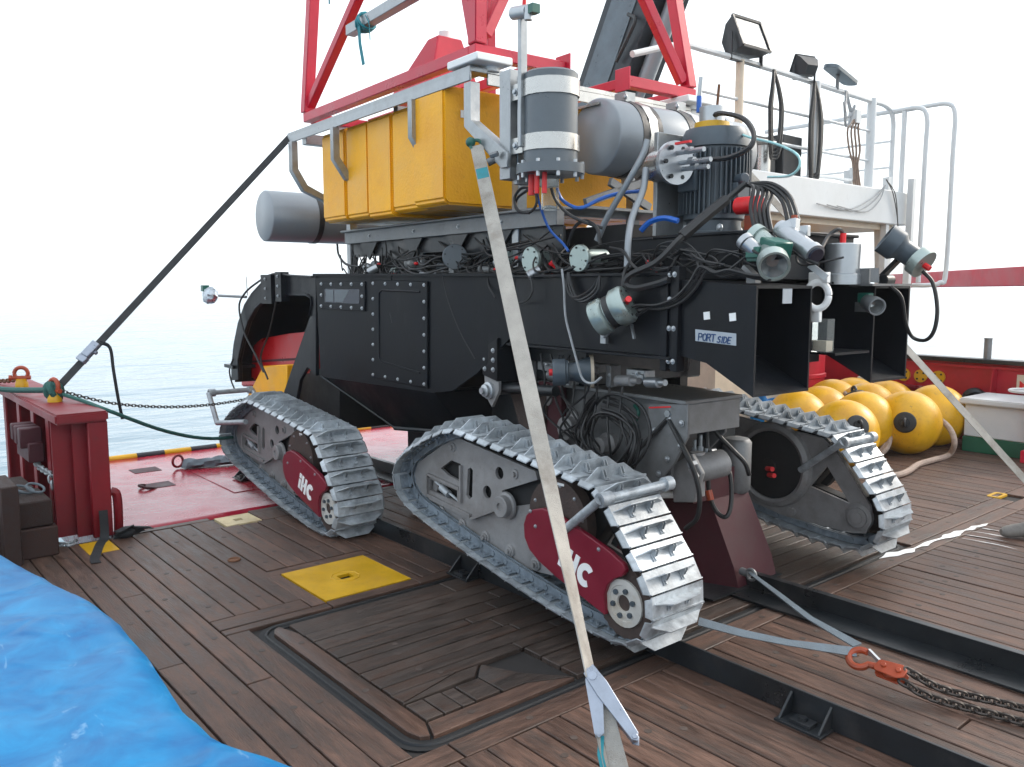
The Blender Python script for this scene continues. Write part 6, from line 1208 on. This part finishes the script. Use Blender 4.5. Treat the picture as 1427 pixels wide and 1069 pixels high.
# extra runs of thin cable and small connectors round the motor and duct tops
for k in range(20):
    x0 = rc.uniform(-.95, -.1); y0 = rc.uniform(-.58, -.38); z_ = 1.75 + rc.uniform(0, .05); L = rc.uniform(.2, .5)
    cable([(x0 + L*t/4 + rc.uniform(-.03, .03), y0 + rc.uniform(-.05, .05), z_ + rc.uniform(-.005, .06) + (.06 if t in (1, 2) else 0)) for t in range(5)], rc.uniform(.004, .008))
for k in range(12):
    x0 = rc.uniform(-2.6, -1.0); y0 = rc.uniform(-.62, -.50); cable([(x0, y0+.15, 1.95), (x0+.06, y0, 1.86), (x0+rc.uniform(.1, .2), y0-.04, 1.79), (x0+rc.uniform(.2, .4), y0, 1.80), (x0+.45, y0+.1, 1.84)], rc.uniform(.004, .008))
for k in range(14):
    p = V(rc.uniform(-3.6, -.15), rc.uniform(-.60, -.42), 1.79); d_ = V(rc.uniform(-1, 1), rc.uniform(-.4, .4), rc.uniform(-.1, .3)).normalized()
    b = MB(); b.cyl(p, p+d_*.06, .012, n=8); b.cyl(p+d_*.06, p+d_*.08, .016, n=8); b.cyl(p-d_*.03, p, .008, n=6); obj('connector', b, ('silver', 'red_plastic', 'steel_black')[k % 3], cr)
for k in range(6):
    x0 = rc.uniform(-1.7, -1.2); cable([(x0, rc.uniform(-.6, -.4), 1.30), (x0+rc.uniform(-.1, .1), -.55, 1.12), (x0+rc.uniform(-.15, .2), -.55, .95), (x0+rc.uniform(-.1, .3), -.5, .8), (x0+.25, -.45, .70)], .007)

# the band between hull and top frame: looms, housings, valves
for k in range(34):
    x0 = rc.uniform(-4.2, -1.5); L = rc.uniform(.4, 1.1); y0 = -.50 - rc.uniform(0, .10); z0 = rc.uniform(1.79, 2.02); sag = rc.uniform(.03, .12)
    cable([(x0, y0+.06, z0+.04), (x0+L*.25, y0, z0-sag*.6), (x0+L*.5, y0-.02, max(1.785, z0-sag)), (x0+L*.75, y0, max(1.785, z0-sag*.5)), (x0+L, y0+.06, z0+rc.uniform(-.05, .06))], rc.uniform(.005, .009))
for k in range(10):
    p = V(-4.0 + k*.25 + rc.uniform(-.06, .06), -.50 + rc.uniform(-.04, .03), rc.uniform(1.81, 1.88)); d_ = V(rc.choice((-1, 1)), rc.uniform(-.3, .2), 0).normalized(); r_ = rc.uniform(.022, .038)
    b = MB(); b.lathe(p, d_, [(r_, 0), (r_*1.25, .006), (r_*1.25, .02), (r_, .024), (r_, .10), (r_*.5, .105), (r_*.5, .13)], 14); b.box(p + d_*.06 + V(0, 0, -r_), (.04, .04, r_)); hs_ = obj('valve_housing', b, ('silver', 'canister', 'silver_green', 'galv_dull')[k % 4], cr)
    b = MB(); b.cyl(p + d_*.13, p + d_*.165, .011, n=8); obj('plug', b, 'red_plastic' if k % 2 else 'steel_black', hs_)

# ------------------------------------------------------------------ red lifting frame standing on the crawler
lf = thing('lifting_frame', 'bright red tubular lifting frame standing on white pads above the crawler', 'frame', tuple(CO + V(-3.1, .3, 3.0)), CYAW)
def lb(p): q = V(p) - V(-3.1, .16, 3.0); return q
base_off = V(0, 0, 0)
def w_of(b_): return V(CO.x + b_[0]*math.cos(CYAW) - b_[1]*math.sin(CYAW), CO.y + b_[0]*math.sin(CYAW) + b_[1]*math.cos(CYAW), b_[2])
lf.location = w_of((-3.1, .16, 3.0))
def rbar(a, c, s_=.075, name='tube'):
    b = MB(); b.bar(lb(a), lb(c), s_, s_, (0, 0, 1) if abs((V(c)-V(a)).normalized().z) < .9 else (1, 0, 0)); return obj(name, b, 'red_frame', lf, bevel=.006)
A = V((-4.408, -0.780, 3.126)); ZB = 3.085
A = V(A.x, -.78, ZB); Bc = V(-1.93, -.78, ZB); Dc = V(-1.93, 1.08, ZB); Ec = V(A.x, 1.08, ZB)
rbar(A, Bc - V(.04, 0, 0)); rbar(Ec, Dc - V(.04, 0, 0)); rbar(A + V(0, .04, 0), Ec - V(0, .04, 0))
rbar(Bc + V(-.0, -.04, 0), V(-1.93, -.12, ZB)); rbar(V(-1.93, .42, ZB), Dc + V(0, .04, 0))
for y, s_ in ((-.12, 1), (.42, -1)):
    b = MB(); b.box(lb((-1.93, y + .006*s_, ZB+.01)), (.14, .012, .15)); obj('end_plate', b, 'red_frame', lf, bevel=.003)
rbar(V(-1.97, .48, ZB), V(-4.3, .48, ZB), .07); rbar(V(-1.97, -.25, ZB), V(-4.3, -.25, ZB), .07)
top = 4.9
rbar(A + V(0, 0, .04), V(A.x+.12, -.68, top), .085, 'leg'); rbar(Bc + V(0, 0, .04), V(-2.05, -.68, top), .085, 'leg'); rbar(Dc + V(0, 0, .04), V(-2.25, .95, top), .085, 'leg'); rbar(Ec + V(0, 0, .04), V(A.x+.12, .98, top), .085, 'leg')
rbar(V(A.x+.02, -.76, ZB+.1), V(-2.3, -.70, 4.75), .07, 'brace'); rbar(Bc + V(-.05, .02, .1), V(-2.6, -.66, top), .07, 'brace'); rbar(Bc + V(-.0, .05, .1), V(-2.0, -.1, 4.3), .07, 'brace')
rbar(Dc + V(-.02, -.05, .08), V(-2.1, .25, 4.4), .07, 'brace')
rbar(V(-2.03, -.68, 4.86), V(-2.22, .95, 4.86), .07); rbar(V(A.x+.12, -.68, 4.86), V(-2.05, -.68, 4.86), .07)
for p in (Bc, Dc):
    b = MB(); q = V(p.x-.02, p.y+(.03 if p.y < 0 else -.03), 3.022); b.box(lb(q), (.32, .26, .045)); pd = obj('pad', b, 'white_clean', lf, bevel=.006)
    b = MB(); b.cyl(lb(q+V(.05, .05, -.05)), lb(q+V(.05, .05, -.02)), .05, n=12); obj('pad_foot', b, 'white_clean', pd)
# tapered red guide block
b = MB(); g = V(-3.15, -.35, 3.06); q = [(-.36, -.2, 0), (.30, -.2, 0), (.30, .25, 0), (-.36, .25, 0), (.12, -.10, .40), (.26, -.10, .40), (.26, .1, .40), (.12, .1, .40)]
b.add([lb(g + V(p)) for p in q], [(3, 2, 1, 0), (4, 5, 6, 7), (0, 1, 5, 4), (1, 2, 6, 5), (2, 3, 7, 6), (3, 0, 4, 7)]); obj('guide_block', b, 'red_frame', lf, bevel=.008)
b = MB(); b.cyl(lb(g+V(.19, 0, .40)), lb(g+V(.19, 0, .45)), .045, n=14); obj('guide_cap', b, 'white_clean', lf)
# grey square tube lashed to the frame with a teal strap
b = MB(); p0, p1 = w_of((-3.550, -0.800, 3.573)), w_of((-2.416, -0.800, 3.596)); b.bar(p0, p1, .075, .075); tag(obj('square_tube', b, 'alu_frame', bevel=.004), 'galvanised square tube lashed to the red frame', 'tube')
b = MB(); q = p0.lerp(p1, .22)
for k in range(4): b.torus(q + V(.012*k-.02, 0, 0), (p1-p0) + V(0, 0, .4*(k-1.5)), .066, .009, 12, 5)
b.ribbon([q+V(0, -.06, 0), q+V(.0, -.05, -.16), q+V(.01, -.03, -.30)], .035, .004, (0, 1, 0)); b.tube([q+V(.08, -.05, .02), q+V(.13, -.05, -.05), q+V(.14, -.05, -.16)], .004, 5); tag(obj('lashing_strap', b, 'teal'), 'teal strap knotted round the grey square tube', 'strap')
b = MB(); p = w_of((-4.319, -0.600, 4.001)); b.ribbon([p+V(0, 0, .5), p+V(0, 0, .2), p], .022, .003, (0, 1, 0)); tag(obj('strap_end', b, 'teal'), 'short loose teal strap end hanging near the red leg', 'strap')

# ------------------------------------------------------------------ lashings
def on(a, c, t_): return V(a).lerp(V(c), t_)
# foreground ratchet strap
T0 = w_of((-1.769, -0.900, 2.510)); T1 = V((-1.661, 1.844, 0.020)); tt = .86
rs_ = thing('ratchet_strap', 'dirty white ratchet strap running from the crawler frame down to the deck', 'strap', T1)
vdir = (T1-T0).normalized(); facing = V(.62, -.55, .1)
def STH(k):
    a = R_(12 + 52*max(0, min(1, (k-8)/7.0))); f_ = V(.60, -.80, .1); s2 = V(.80, .60, 0); return f_*math.cos(a) + s2*math.sin(a)
b = MB(); P = [on(T0, T1, k/16*.87) - T1 for k in range(17)]; b.ribbon(P, .074, .005, [STH(k) for k in range(17)]); obj('webbing', b, 'strap_white', rs_)
b = MB(); p = on(T0, T1, .06) - T1; b.ribbon([p, p + vdir*.09], .065, .006, facing); obj('teal_tag', b, 'teal', rs_)
b = MB(); b.torus(T0 - T1 + V(0, 0, .0), (.6, -.5, .3), .035, .010, 14, 6); b.ball(T0-T1+V(-.03, -.02, .02), .03, 10, 7); obj('shackle', b, 'green_part', rs_)
rt = on(T0, T1, .87) - T1; ax = (vdir, V(.80, .58, .0)); side_ = V(.72, .66, .1).normalized(); side_ = (side_ - vdir*side_.dot(vdir)).normalized(); nrm_ = vdir.cross(side_).normalized()
def RT(u, v, w_): return rt + vdir*u + side_*v*.8 + nrm_*w_*.8
b = MB()
for w_ in (-.032, .027): b.slab([(-.03, -.015), (-.035, .01), (-.02, .035), (.02, .045), (.19, .005), (.20, -.02), (.185, -.035), (.02, -.028)], w_, (), lambda u, v, w2: RT(u, v, w2), .005)
b.cyl(RT(0, .008, -.044), RT(0, .008, .044), .015, n=12); b.cyl(RT(0, .008, -.034), RT(0, .008, -.022), .03, n=14); b.cyl(RT(.185, -.015, -.036), RT(.185, -.015, .036), .009, n=10); obj('ratchet_body', b, 'ratchet', rs_)
b = MB(); ha = R_(28); hd = lambda u, v, w_: RT(u*math.cos(ha) - v*math.sin(ha), u*math.sin(ha) + v*math.cos(ha) + .008, w_)
for w_ in (-.040, .035): b.slab([(-.03, -.025), (-.03, .03), (.05, .036), (.25, .020), (.27, .0), (.25, -.018), (.06, -.03)], w_, (), hd, .005)
b.slab([(.06, -.026), (.25, -.018), (.25, -.010), (.06, -.018)], -.036, (), hd, .072); b.cyl(hd(.25, 0, -.045), hd(.25, 0, .045), .010, n=10); obj('ratchet_handle', b, 'ratchet', rs_, bevel=.0015)
b = MB(); b.ribbon([RT(.03, .02, 0), RT(.14, .03, 0), RT(.30, .035, 0), RT(.48, .01, 0), RT(.60, 0, .0)], [.045, .055, .06, .06, .06], .004, [V(.55, -.65, .2)]*5); b.ribbon([RT(.18, -.015, 0), RT(.32, -.01, 0), RT(.46, -.002, 0), RT(.60, 0, 0)], [.03, .035, .045, .05], .004, [V(.9, -.2, .2)]*4); obj('webbing_end', b, 'strap_white', rs_)
b = MB(); b.ribbon([RT(.19, -.01, 0), RT(.25, -.03, .01), RT(.30, -.028, .01)], .02, .003, V(.5, -.6, .2)); obj('teal_tail', b, 'teal', rs_)
# black strap to the stern bulwark
S0 = w_of((-4.599, -0.850, 2.961)); S1 = V(-6.80, 1.36, .97)
bs = thing('ratchet_strap', 'black ratchet strap from the stern bulwark up to the top frame', 'strap', S1)
b = MB(); b.ribbon([on(S0, S1, k/8) - S1 for k in range(9)], .068, .005, V(.5, -.8, .3)); obj('webbing', b, 'strap_black', bs)
p = on(S0, S1, .87) - S1; dS = (S1-S0).normalized(); sd_ = dS.cross(V(.5, -.8, .3)).normalized(); nd_ = sd_.cross(dS)
b = MB(); b.box(p + nd_*.02, (.13, .075, .03), (dS, sd_, nd_)); b.box(p + dS*.09 + nd_*.015, (.05, .085, .04), (dS, sd_, nd_)); b.cyl(p - sd_*.05, p + sd_*.05, .016, n=10); obj('ratchet_body', b, 'ratchet', bs, bevel=.005)
b = MB(); q = on(S0, S1, .84) - S1; b.ribbon(catmull([q, q + V(.07, .05, -.04), q + V(.09, .06, -.2), q + V(.10, .08, -.42), q + V(.11, .1, -.58)], 4), .028, .004, V(.5, -.8, 0)); obj('strap_tail', b, 'strap_black', bs)
b = MB(); b.torus(S1 - S1 + V(0, 0, -.02), (.5, -.8, 0), .03, .008, 12, 6); obj('hook', b, 'silver', bs)
# white strap on the far side
U0 = w_of((-1.9, 1.17, 2.92)); U1 = V(-1.69, 6.30, .02)
b = MB(); b.ribbon([on(U0, U1, k/8) for k in range(9)], .062, .004, V(.9, -.3, .4)); tag(obj('lashing_strap', b, 'strap_white'), 'white lashing strap running down from the far side of the crawler', 'strap')

# ------------------------------------------------------------------ skid rails, stand, hoist hook
rl = thing('skid_rail', 'long black steel angle rail under the near tracks with bolted brackets', 'rail', (-3.0, 2.91, 0)); r = rel(rl)
b = MB(); b.span(r(-7.3, 2.90, .004), r(2.0, 2.912, .115)); b.span(r(-7.3, 2.912, .004), r(2.0, 3.0, .016)); obj('angle_bar', b, 'steel_black', rl, bevel=.0015)
for x in (-1.64, -3.86, -7.15, -5.6):
    b = MB(); b.span(r(x-.10, 2.80, .004), r(x+.10, 2.898, .014))
    for s_ in (-1, 1): b.add([r(x+s_*.085-.005, 2.81, .014), r(x+s_*.085-.005, 2.898, .014), r(x+s_*.085-.005, 2.898, .10), r(x+s_*.085+.005, 2.81, .014), r(x+s_*.085+.005, 2.898, .014), r(x+s_*.085+.005, 2.898, .10)], [(0, 1, 2), (5, 4, 3), (0, 3, 4, 1), (1, 4, 5, 2), (2, 5, 3, 0)])
    b.box(r(x, 2.845, .022), (.09, .06, .016)); br_ = obj('bracket', b, 'steel_black', rl, bevel=.001)
    b = MB(); b.cyl(r(x, 2.845, .030), r(x, 2.845, .042), .018, n=6); obj('bolt', b, 'steel_black', br_)
r2 = thing('skid_rail', 'long black steel channel rail with its web standing behind the red stand', 'rail', (-3.0, 3.9, 0)); r = rel(r2)
b = MB(); b.span(r(-7.3, 3.79, .004), r(2.0, 3.958, .016)); b.span(r(-7.3, 3.958, .004), r(2.0, 3.97, .105)); b.span(r(-7.3, 3.97, .093), r(2.0, 4.0, .105)); obj('angle_bar', b, 'steel_black', r2, bevel=.0015)
st = thing('support_stand', 'dark red steel stand propping up the crawler between the rails', 'stand', (-2.85, 3.8, 0)); r = rel(st)
b = MB(); b.add([r(-3.35, 3.60, .02), r(-2.66, 3.88, .02), r(-2.66, 4.25, .02), r(-3.35, 4.25, .02), r(-3.3, 3.65, .52), r(-2.84, 3.84, .50), r(-2.84, 4.20, .50), r(-3.3, 4.2, .52), r(-2.69, 3.87, .14), r(-2.69, 4.24, .14)], [(0, 1, 8, 5, 4), (1, 2, 9, 8), (8, 9, 6, 5), (2, 3, 7, 6, 9), (3, 0, 4, 7), (4, 5, 6, 7), (3, 2, 1, 0)]); obj('body', b, 'maroon_dark', st)
b = MB(); b.span(r(-3.4, 3.62, .018), r(-2.64, 4.28, .026)); obj('foot_plate', b, 'steel_black', st)
b = MB(); b.cyl(r(-2.66, 3.90, .12), r(-2.60, 3.89, .12), .022, n=10); b.torus(r(-2.59, 3.89, .12), (0, 1, 0), .03, .009, 12, 6); obj('eye_bolt', b, 'galv_dull', st)
for (x, y, z0, z1) in ((-3.05, 3.9, .5, .66),):
    b = MB(); b.span(r(x-.2, y-.2, z0), r(x+.2, y+.3, z1)); obj('packing', b, 'maroon_dark', st)
# rear stand beneath the hull, in shadow
b = MB(); b.span((-5.3, 3.4, .016), (-4.7, 4.4, .64)); tag(obj('support_stand', b, 'steel_black', bevel=.01), 'black block stand under the rear hull in shadow', 'stand')
HK = V(-1.66, 3.40, .09)
hk = thing('chain_hoist_block', 'orange hook block lying between the rails on its chain', 'hook', HK)
hx = V(.985, -.02, -.06).normalized(); hy = V(.02, .85, .5).normalized(); hy = (hy - hx*hy.dot(hx)).normalized(); hz_ = hx.cross(hy)
def HP(u, v, w_): return (hx*u + hy*v + hz_*w_)*.74
b = MB(); 
b.tube([HP(.07, 0, 0), HP(.03, -.01, 0)] + [HP(-.06 + .062*math.cos(R_(a)), .062*math.sin(R_(a)), 0) for a in range(-15, -290, -18)], .015, 9, 0); obj('hook', b, 'orange', hk)
b = MB(); b.bar(HP(-.045, .075, 0), HP(.05, .03, 0), .012, .018); obj('safety_latch', b, 'silver', hk)
b = MB()
for w_ in (-.032, .02): b.slab(circ((.085, 0), .045, 12) if False else [(.04, -.03), (.06, -.05), (.18, -.045), (.215, -.02), (.215, .03), (.18, .055), (.09, .04), (.05, .03)], w_, (), HP, .012)
b.cyl(HP(.09, 0, -.036), HP(.09, 0, .045), .013, n=6); b.cyl(HP(.175, .005, -.036), HP(.175, .005, .045), .013, n=6); b.cyl(HP(.13, 0, -.018), HP(.13, 0, .018), .034, n=14); obj('side_plate', b, 'orange', hk, bevel=.003)
chain('hoist_chain', 'rusty dark chain from the orange hook block, nearer strand', [tuple(HK+HP(.2, -.03, 0)), (-1.38, 3.40, .035), (-1.1, 3.50, .02), (-.6, 3.56, .02), (.2, 3.6, .02)], .046, .030, .0065, 'dark_chain', 'hoist chain strands')
chain('hoist_chain', 'rusty dark chain from the orange hook block, strand beside the far rail', [tuple(HK+HP(.2, .04, .02)), (-1.38, 3.48, .05), (-1.12, 3.60, .03), (-.6, 3.68, .02), (.2, 3.72, .02)], .046, .030, .0065, 'dark_chain', 'hoist chain strands')
# round slings from the hook
hp_ = HK + HP(-.10, .03, 0)
b = MB(); b.ribbon([V(-2.25, 2.98, .20), V(-2.10, 3.10, .16), V(-1.95, 3.23, .13), hp_], [.04, .036, .03, .045], .006, [V(.2, -.6, .8)]*4); tag(obj('web_sling', b, 'strap_grey'), 'grey web sling from the front track to the orange hook', 'sling')
b = MB(); b.ribbon([V(-2.60, 3.89, .13), V(-2.33, 3.74, .125), V(-2.05, 3.58, .12), hp_ + V(-.01, .03, .02)], [.02, .03, .032, .045], .006, [V(.5, -.4, .8)]*4); tag(obj('web_sling', b, 'strap_grey'), 'grey web sling from the red stand to the orange hook', 'sling')

# ------------------------------------------------------------------ blue tarpaulin over a pile in the foreground
b = MB(); nx, ny = 90, 60; vs = []
edge = [(-5.4, .40), (-4.9, .50), (-4.33, .58), (-3.95, .66), (-3.52, .735), (-3.2, .765), (-2.83, .765), (-2.6, .74), (-2.40, .71), (-2.2, .72), (-2.05, .77), (-1.90, .83), (-1.7, .92), (-1.4, 1.0), (-1.0, 1.05)]
def edge_y(x):
    for (a, c), (d, e) in zip(edge, edge[1:]):
        if a <= x <= d: return c + (e-c)*(x-a)/(d-a)
    return edge[0][1] if x < edge[0][0] else edge[-1][1]
from mathutils import noise as mnoise
for j in range(ny+1):
    for i in range(nx+1):
        x = -5.3 + 4.4*i/nx; v = j/ny; ye = edge_y(x) + .006*math.sin(x*7) - .02 + .05*max(0, min(1, (x+2.6)/.8)) 
        y = (ye + .12) - (1 - v)**1.0*2.2
        t_ = (ye + .12 - y)
        z = .50*(1 - math.exp(-max(0, t_)/.028)) if t_ > 0 else 0
        z = min(.50, z) - .0
        z *= 1 - max(0, (-4.5 - x))*.6
        z += .03*min(1, max(0, t_-.1))
        w_ = mnoise.noise((x*1.6, y*1.6, 0))*.018 + mnoise.noise((x*5, y*4, 3))*.018 + mnoise.noise((x*14, y*11, 5))*.006
        fold = .012*math.sin(7*x + 11*y + 3*mnoise.noise((x*2, y*2, 1)))
        k_ = min(1, t_/.15) if t_ > 0 else 0
        vs.append((x, y, max(.004, z + (w_ + fold*.7)*k_)))
b.add(vs, [(j*(nx+1)+i, j*(nx+1)+i+1, (j+1)*(nx+1)+i+1, (j+1)*(nx+1)+i) for j in range(ny) for i in range(nx)])
tp = tag(obj('tarpaulin', b, 'tarp_sheet', angle=80), 'large bright blue tarpaulin draped over a low pile in front', 'tarpaulin')

# ------------------------------------------------------------------ person at the edge of the deck (boots and trousers show)
def person(loc, rz):
    t = thing('person', 'person in tan trousers and grey work shoes standing by the spilt paint', 'person', loc, rz)
    V_ = [(0, 0, .98), (0, 0, 1.18), (0, .0, 1.40), (0, 0, 1.52), (0, -.01, 1.66), (-.09, 0, .92), (-.10, -.20, .52), (-.10, -.33, .10), (.09, 0, .92), (.11, .03, .52), (.11, .12, .10), (-.19, 0, 1.40), (-.24, .02, 1.14), (-.22, -.10, .92), (.19, 0, 1.40), (.24, .02, 1.14), (.22, -.10, .92), (-.10, -.38, .055), (-.10, -.49, .038), (.11, .07, .055), (.11, -.05, .038)]
    E_ = [(0, 1), (1, 2), (2, 3), (3, 4), (0, 5), (5, 6), (6, 7), (0, 8), (8, 9), (9, 10), (2, 11), (11, 12), (12, 13), (2, 14), (14, 15), (15, 16), (7, 17), (17, 18), (10, 19), (19, 20)]
    Rr = [.14, .13, .15, .06, .10, .10, .07, .045, .10, .07, .045, .065, .05, .032, .065, .05, .032, .048, .036, .048, .036]
    me = bpy.data.meshes.new('body'); me.from_pydata(V_, E_, []); o = bpy.data.objects.new('body', me); COL.objects.link(o); o.parent = t
    sk = o.modifiers.new('skin', 'SKIN'); sk.use_smooth_shade = True
    for i, q in enumerate(Rr): me.skin_vertices[0].data[i].radius = (q, q)
    me.skin_vertices[0].data[0].use_root = True
    sb = o.modifiers.new('sub', 'SUBSURF'); sb.levels = 2; sb.render_levels = 2
    me.materials.append(MATS['clothes'])
    b = MB(); b.ball((0, -.01, 1.70), .105, 18, 12, (.82, .95, 1.15)); b.ball((0, -.115, 1.70), .018, 8, 6); 
    for sx in (-1, 1): b.ball((sx*.09, 0, 1.70), .022, 8, 6, (.5, 1, 1.3))
    obj('head', b, 'skin', t); b = MB(); b.ball((0, .015, 1.735), .11, 18, 12, (.86, .95, 1.0)); obj('hair', b, 'hair', t)
    for sx in (-1, 1):
        b = MB(); w0 = V(sx*.22, -.10, .92); b.tube([w0, w0+V(0, -.015, -.05), w0+V(0, -.02, -.09)], [.026, .030, .034, .037, .039, .040, .040, .040, .039, .038, .034], 10, 5)
        for k, L_ in enumerate((.062, .072, .068, .052)): q = w0 + V(0, -.045 + .019*k, -.09); b.tube([q, q+V(-sx*.006, -.002, -L_*.5), q+V(-sx*.022, -.002, -L_)], .0085, 7, 3)
        q = w0 + V(-sx*.01, -.05, -.04); b.tube([q, q+V(-sx*.006, -.03, -.03), q+V(-sx*.012, -.035, -.065)], .0095, 7, 3); obj('hand', b, 'skin', t)
    b = MB(); b.lathe((0, 0, .96), (0, 0, 1), [(.165, 0), (.16, .2), (.185, .42), (.15, .5), (.07, .55)], 22); obj('shirt', b, 'shirt', t)
    for sx, cx, cy in ((-1, -.10, -.42), (1, .11, .03)):
        b = MB(); P = [(cx, cy+.13, .05), (cx, cy+.06, .06), (cx, cy, .055), (cx+sx*.005, cy-.08, .042), (cx+sx*.01, cy-.14, .036)]; b.tube(P, [.044, .050, .052, .052, .050, .049, .048, .047, .046, .044, .040, .034, .022], 12, 3); b.v = [(x, y, max(.0, z)) for x, y, z in b.v]; b.cyl((cx, cy+.09, .05), (cx, cy+.085, .15), .056, n=14); obj('shoe', b, 'boot', t)
    return t
person((-1.685, 6.489, 0.003), R_(-40))

# ------------------------------------------------------------------ sea haze
hz2 = MB(); hz2.span((-1600, -1600, -2.8), (1600, 1600, 6.6)); hm = bpy.data.materials.new('haze'); hm.use_nodes = True; n = hm.node_tree.nodes; n.remove(n['Principled BSDF'])
pv = n.new('ShaderNodeVolumePrincipled'); pv.inputs['Color'].default_value = (.985, .99, .995, 1); pv.inputs['Density'].default_value = .0009; pv.inputs['Anisotropy'].default_value = .2
hm.node_tree.links.new(pv.outputs[0], n['Material Output'].inputs['Volume']); MATS['haze'] = hm
ho = obj('haze', hz2, 'haze'); tag(ho, kind='stuff')
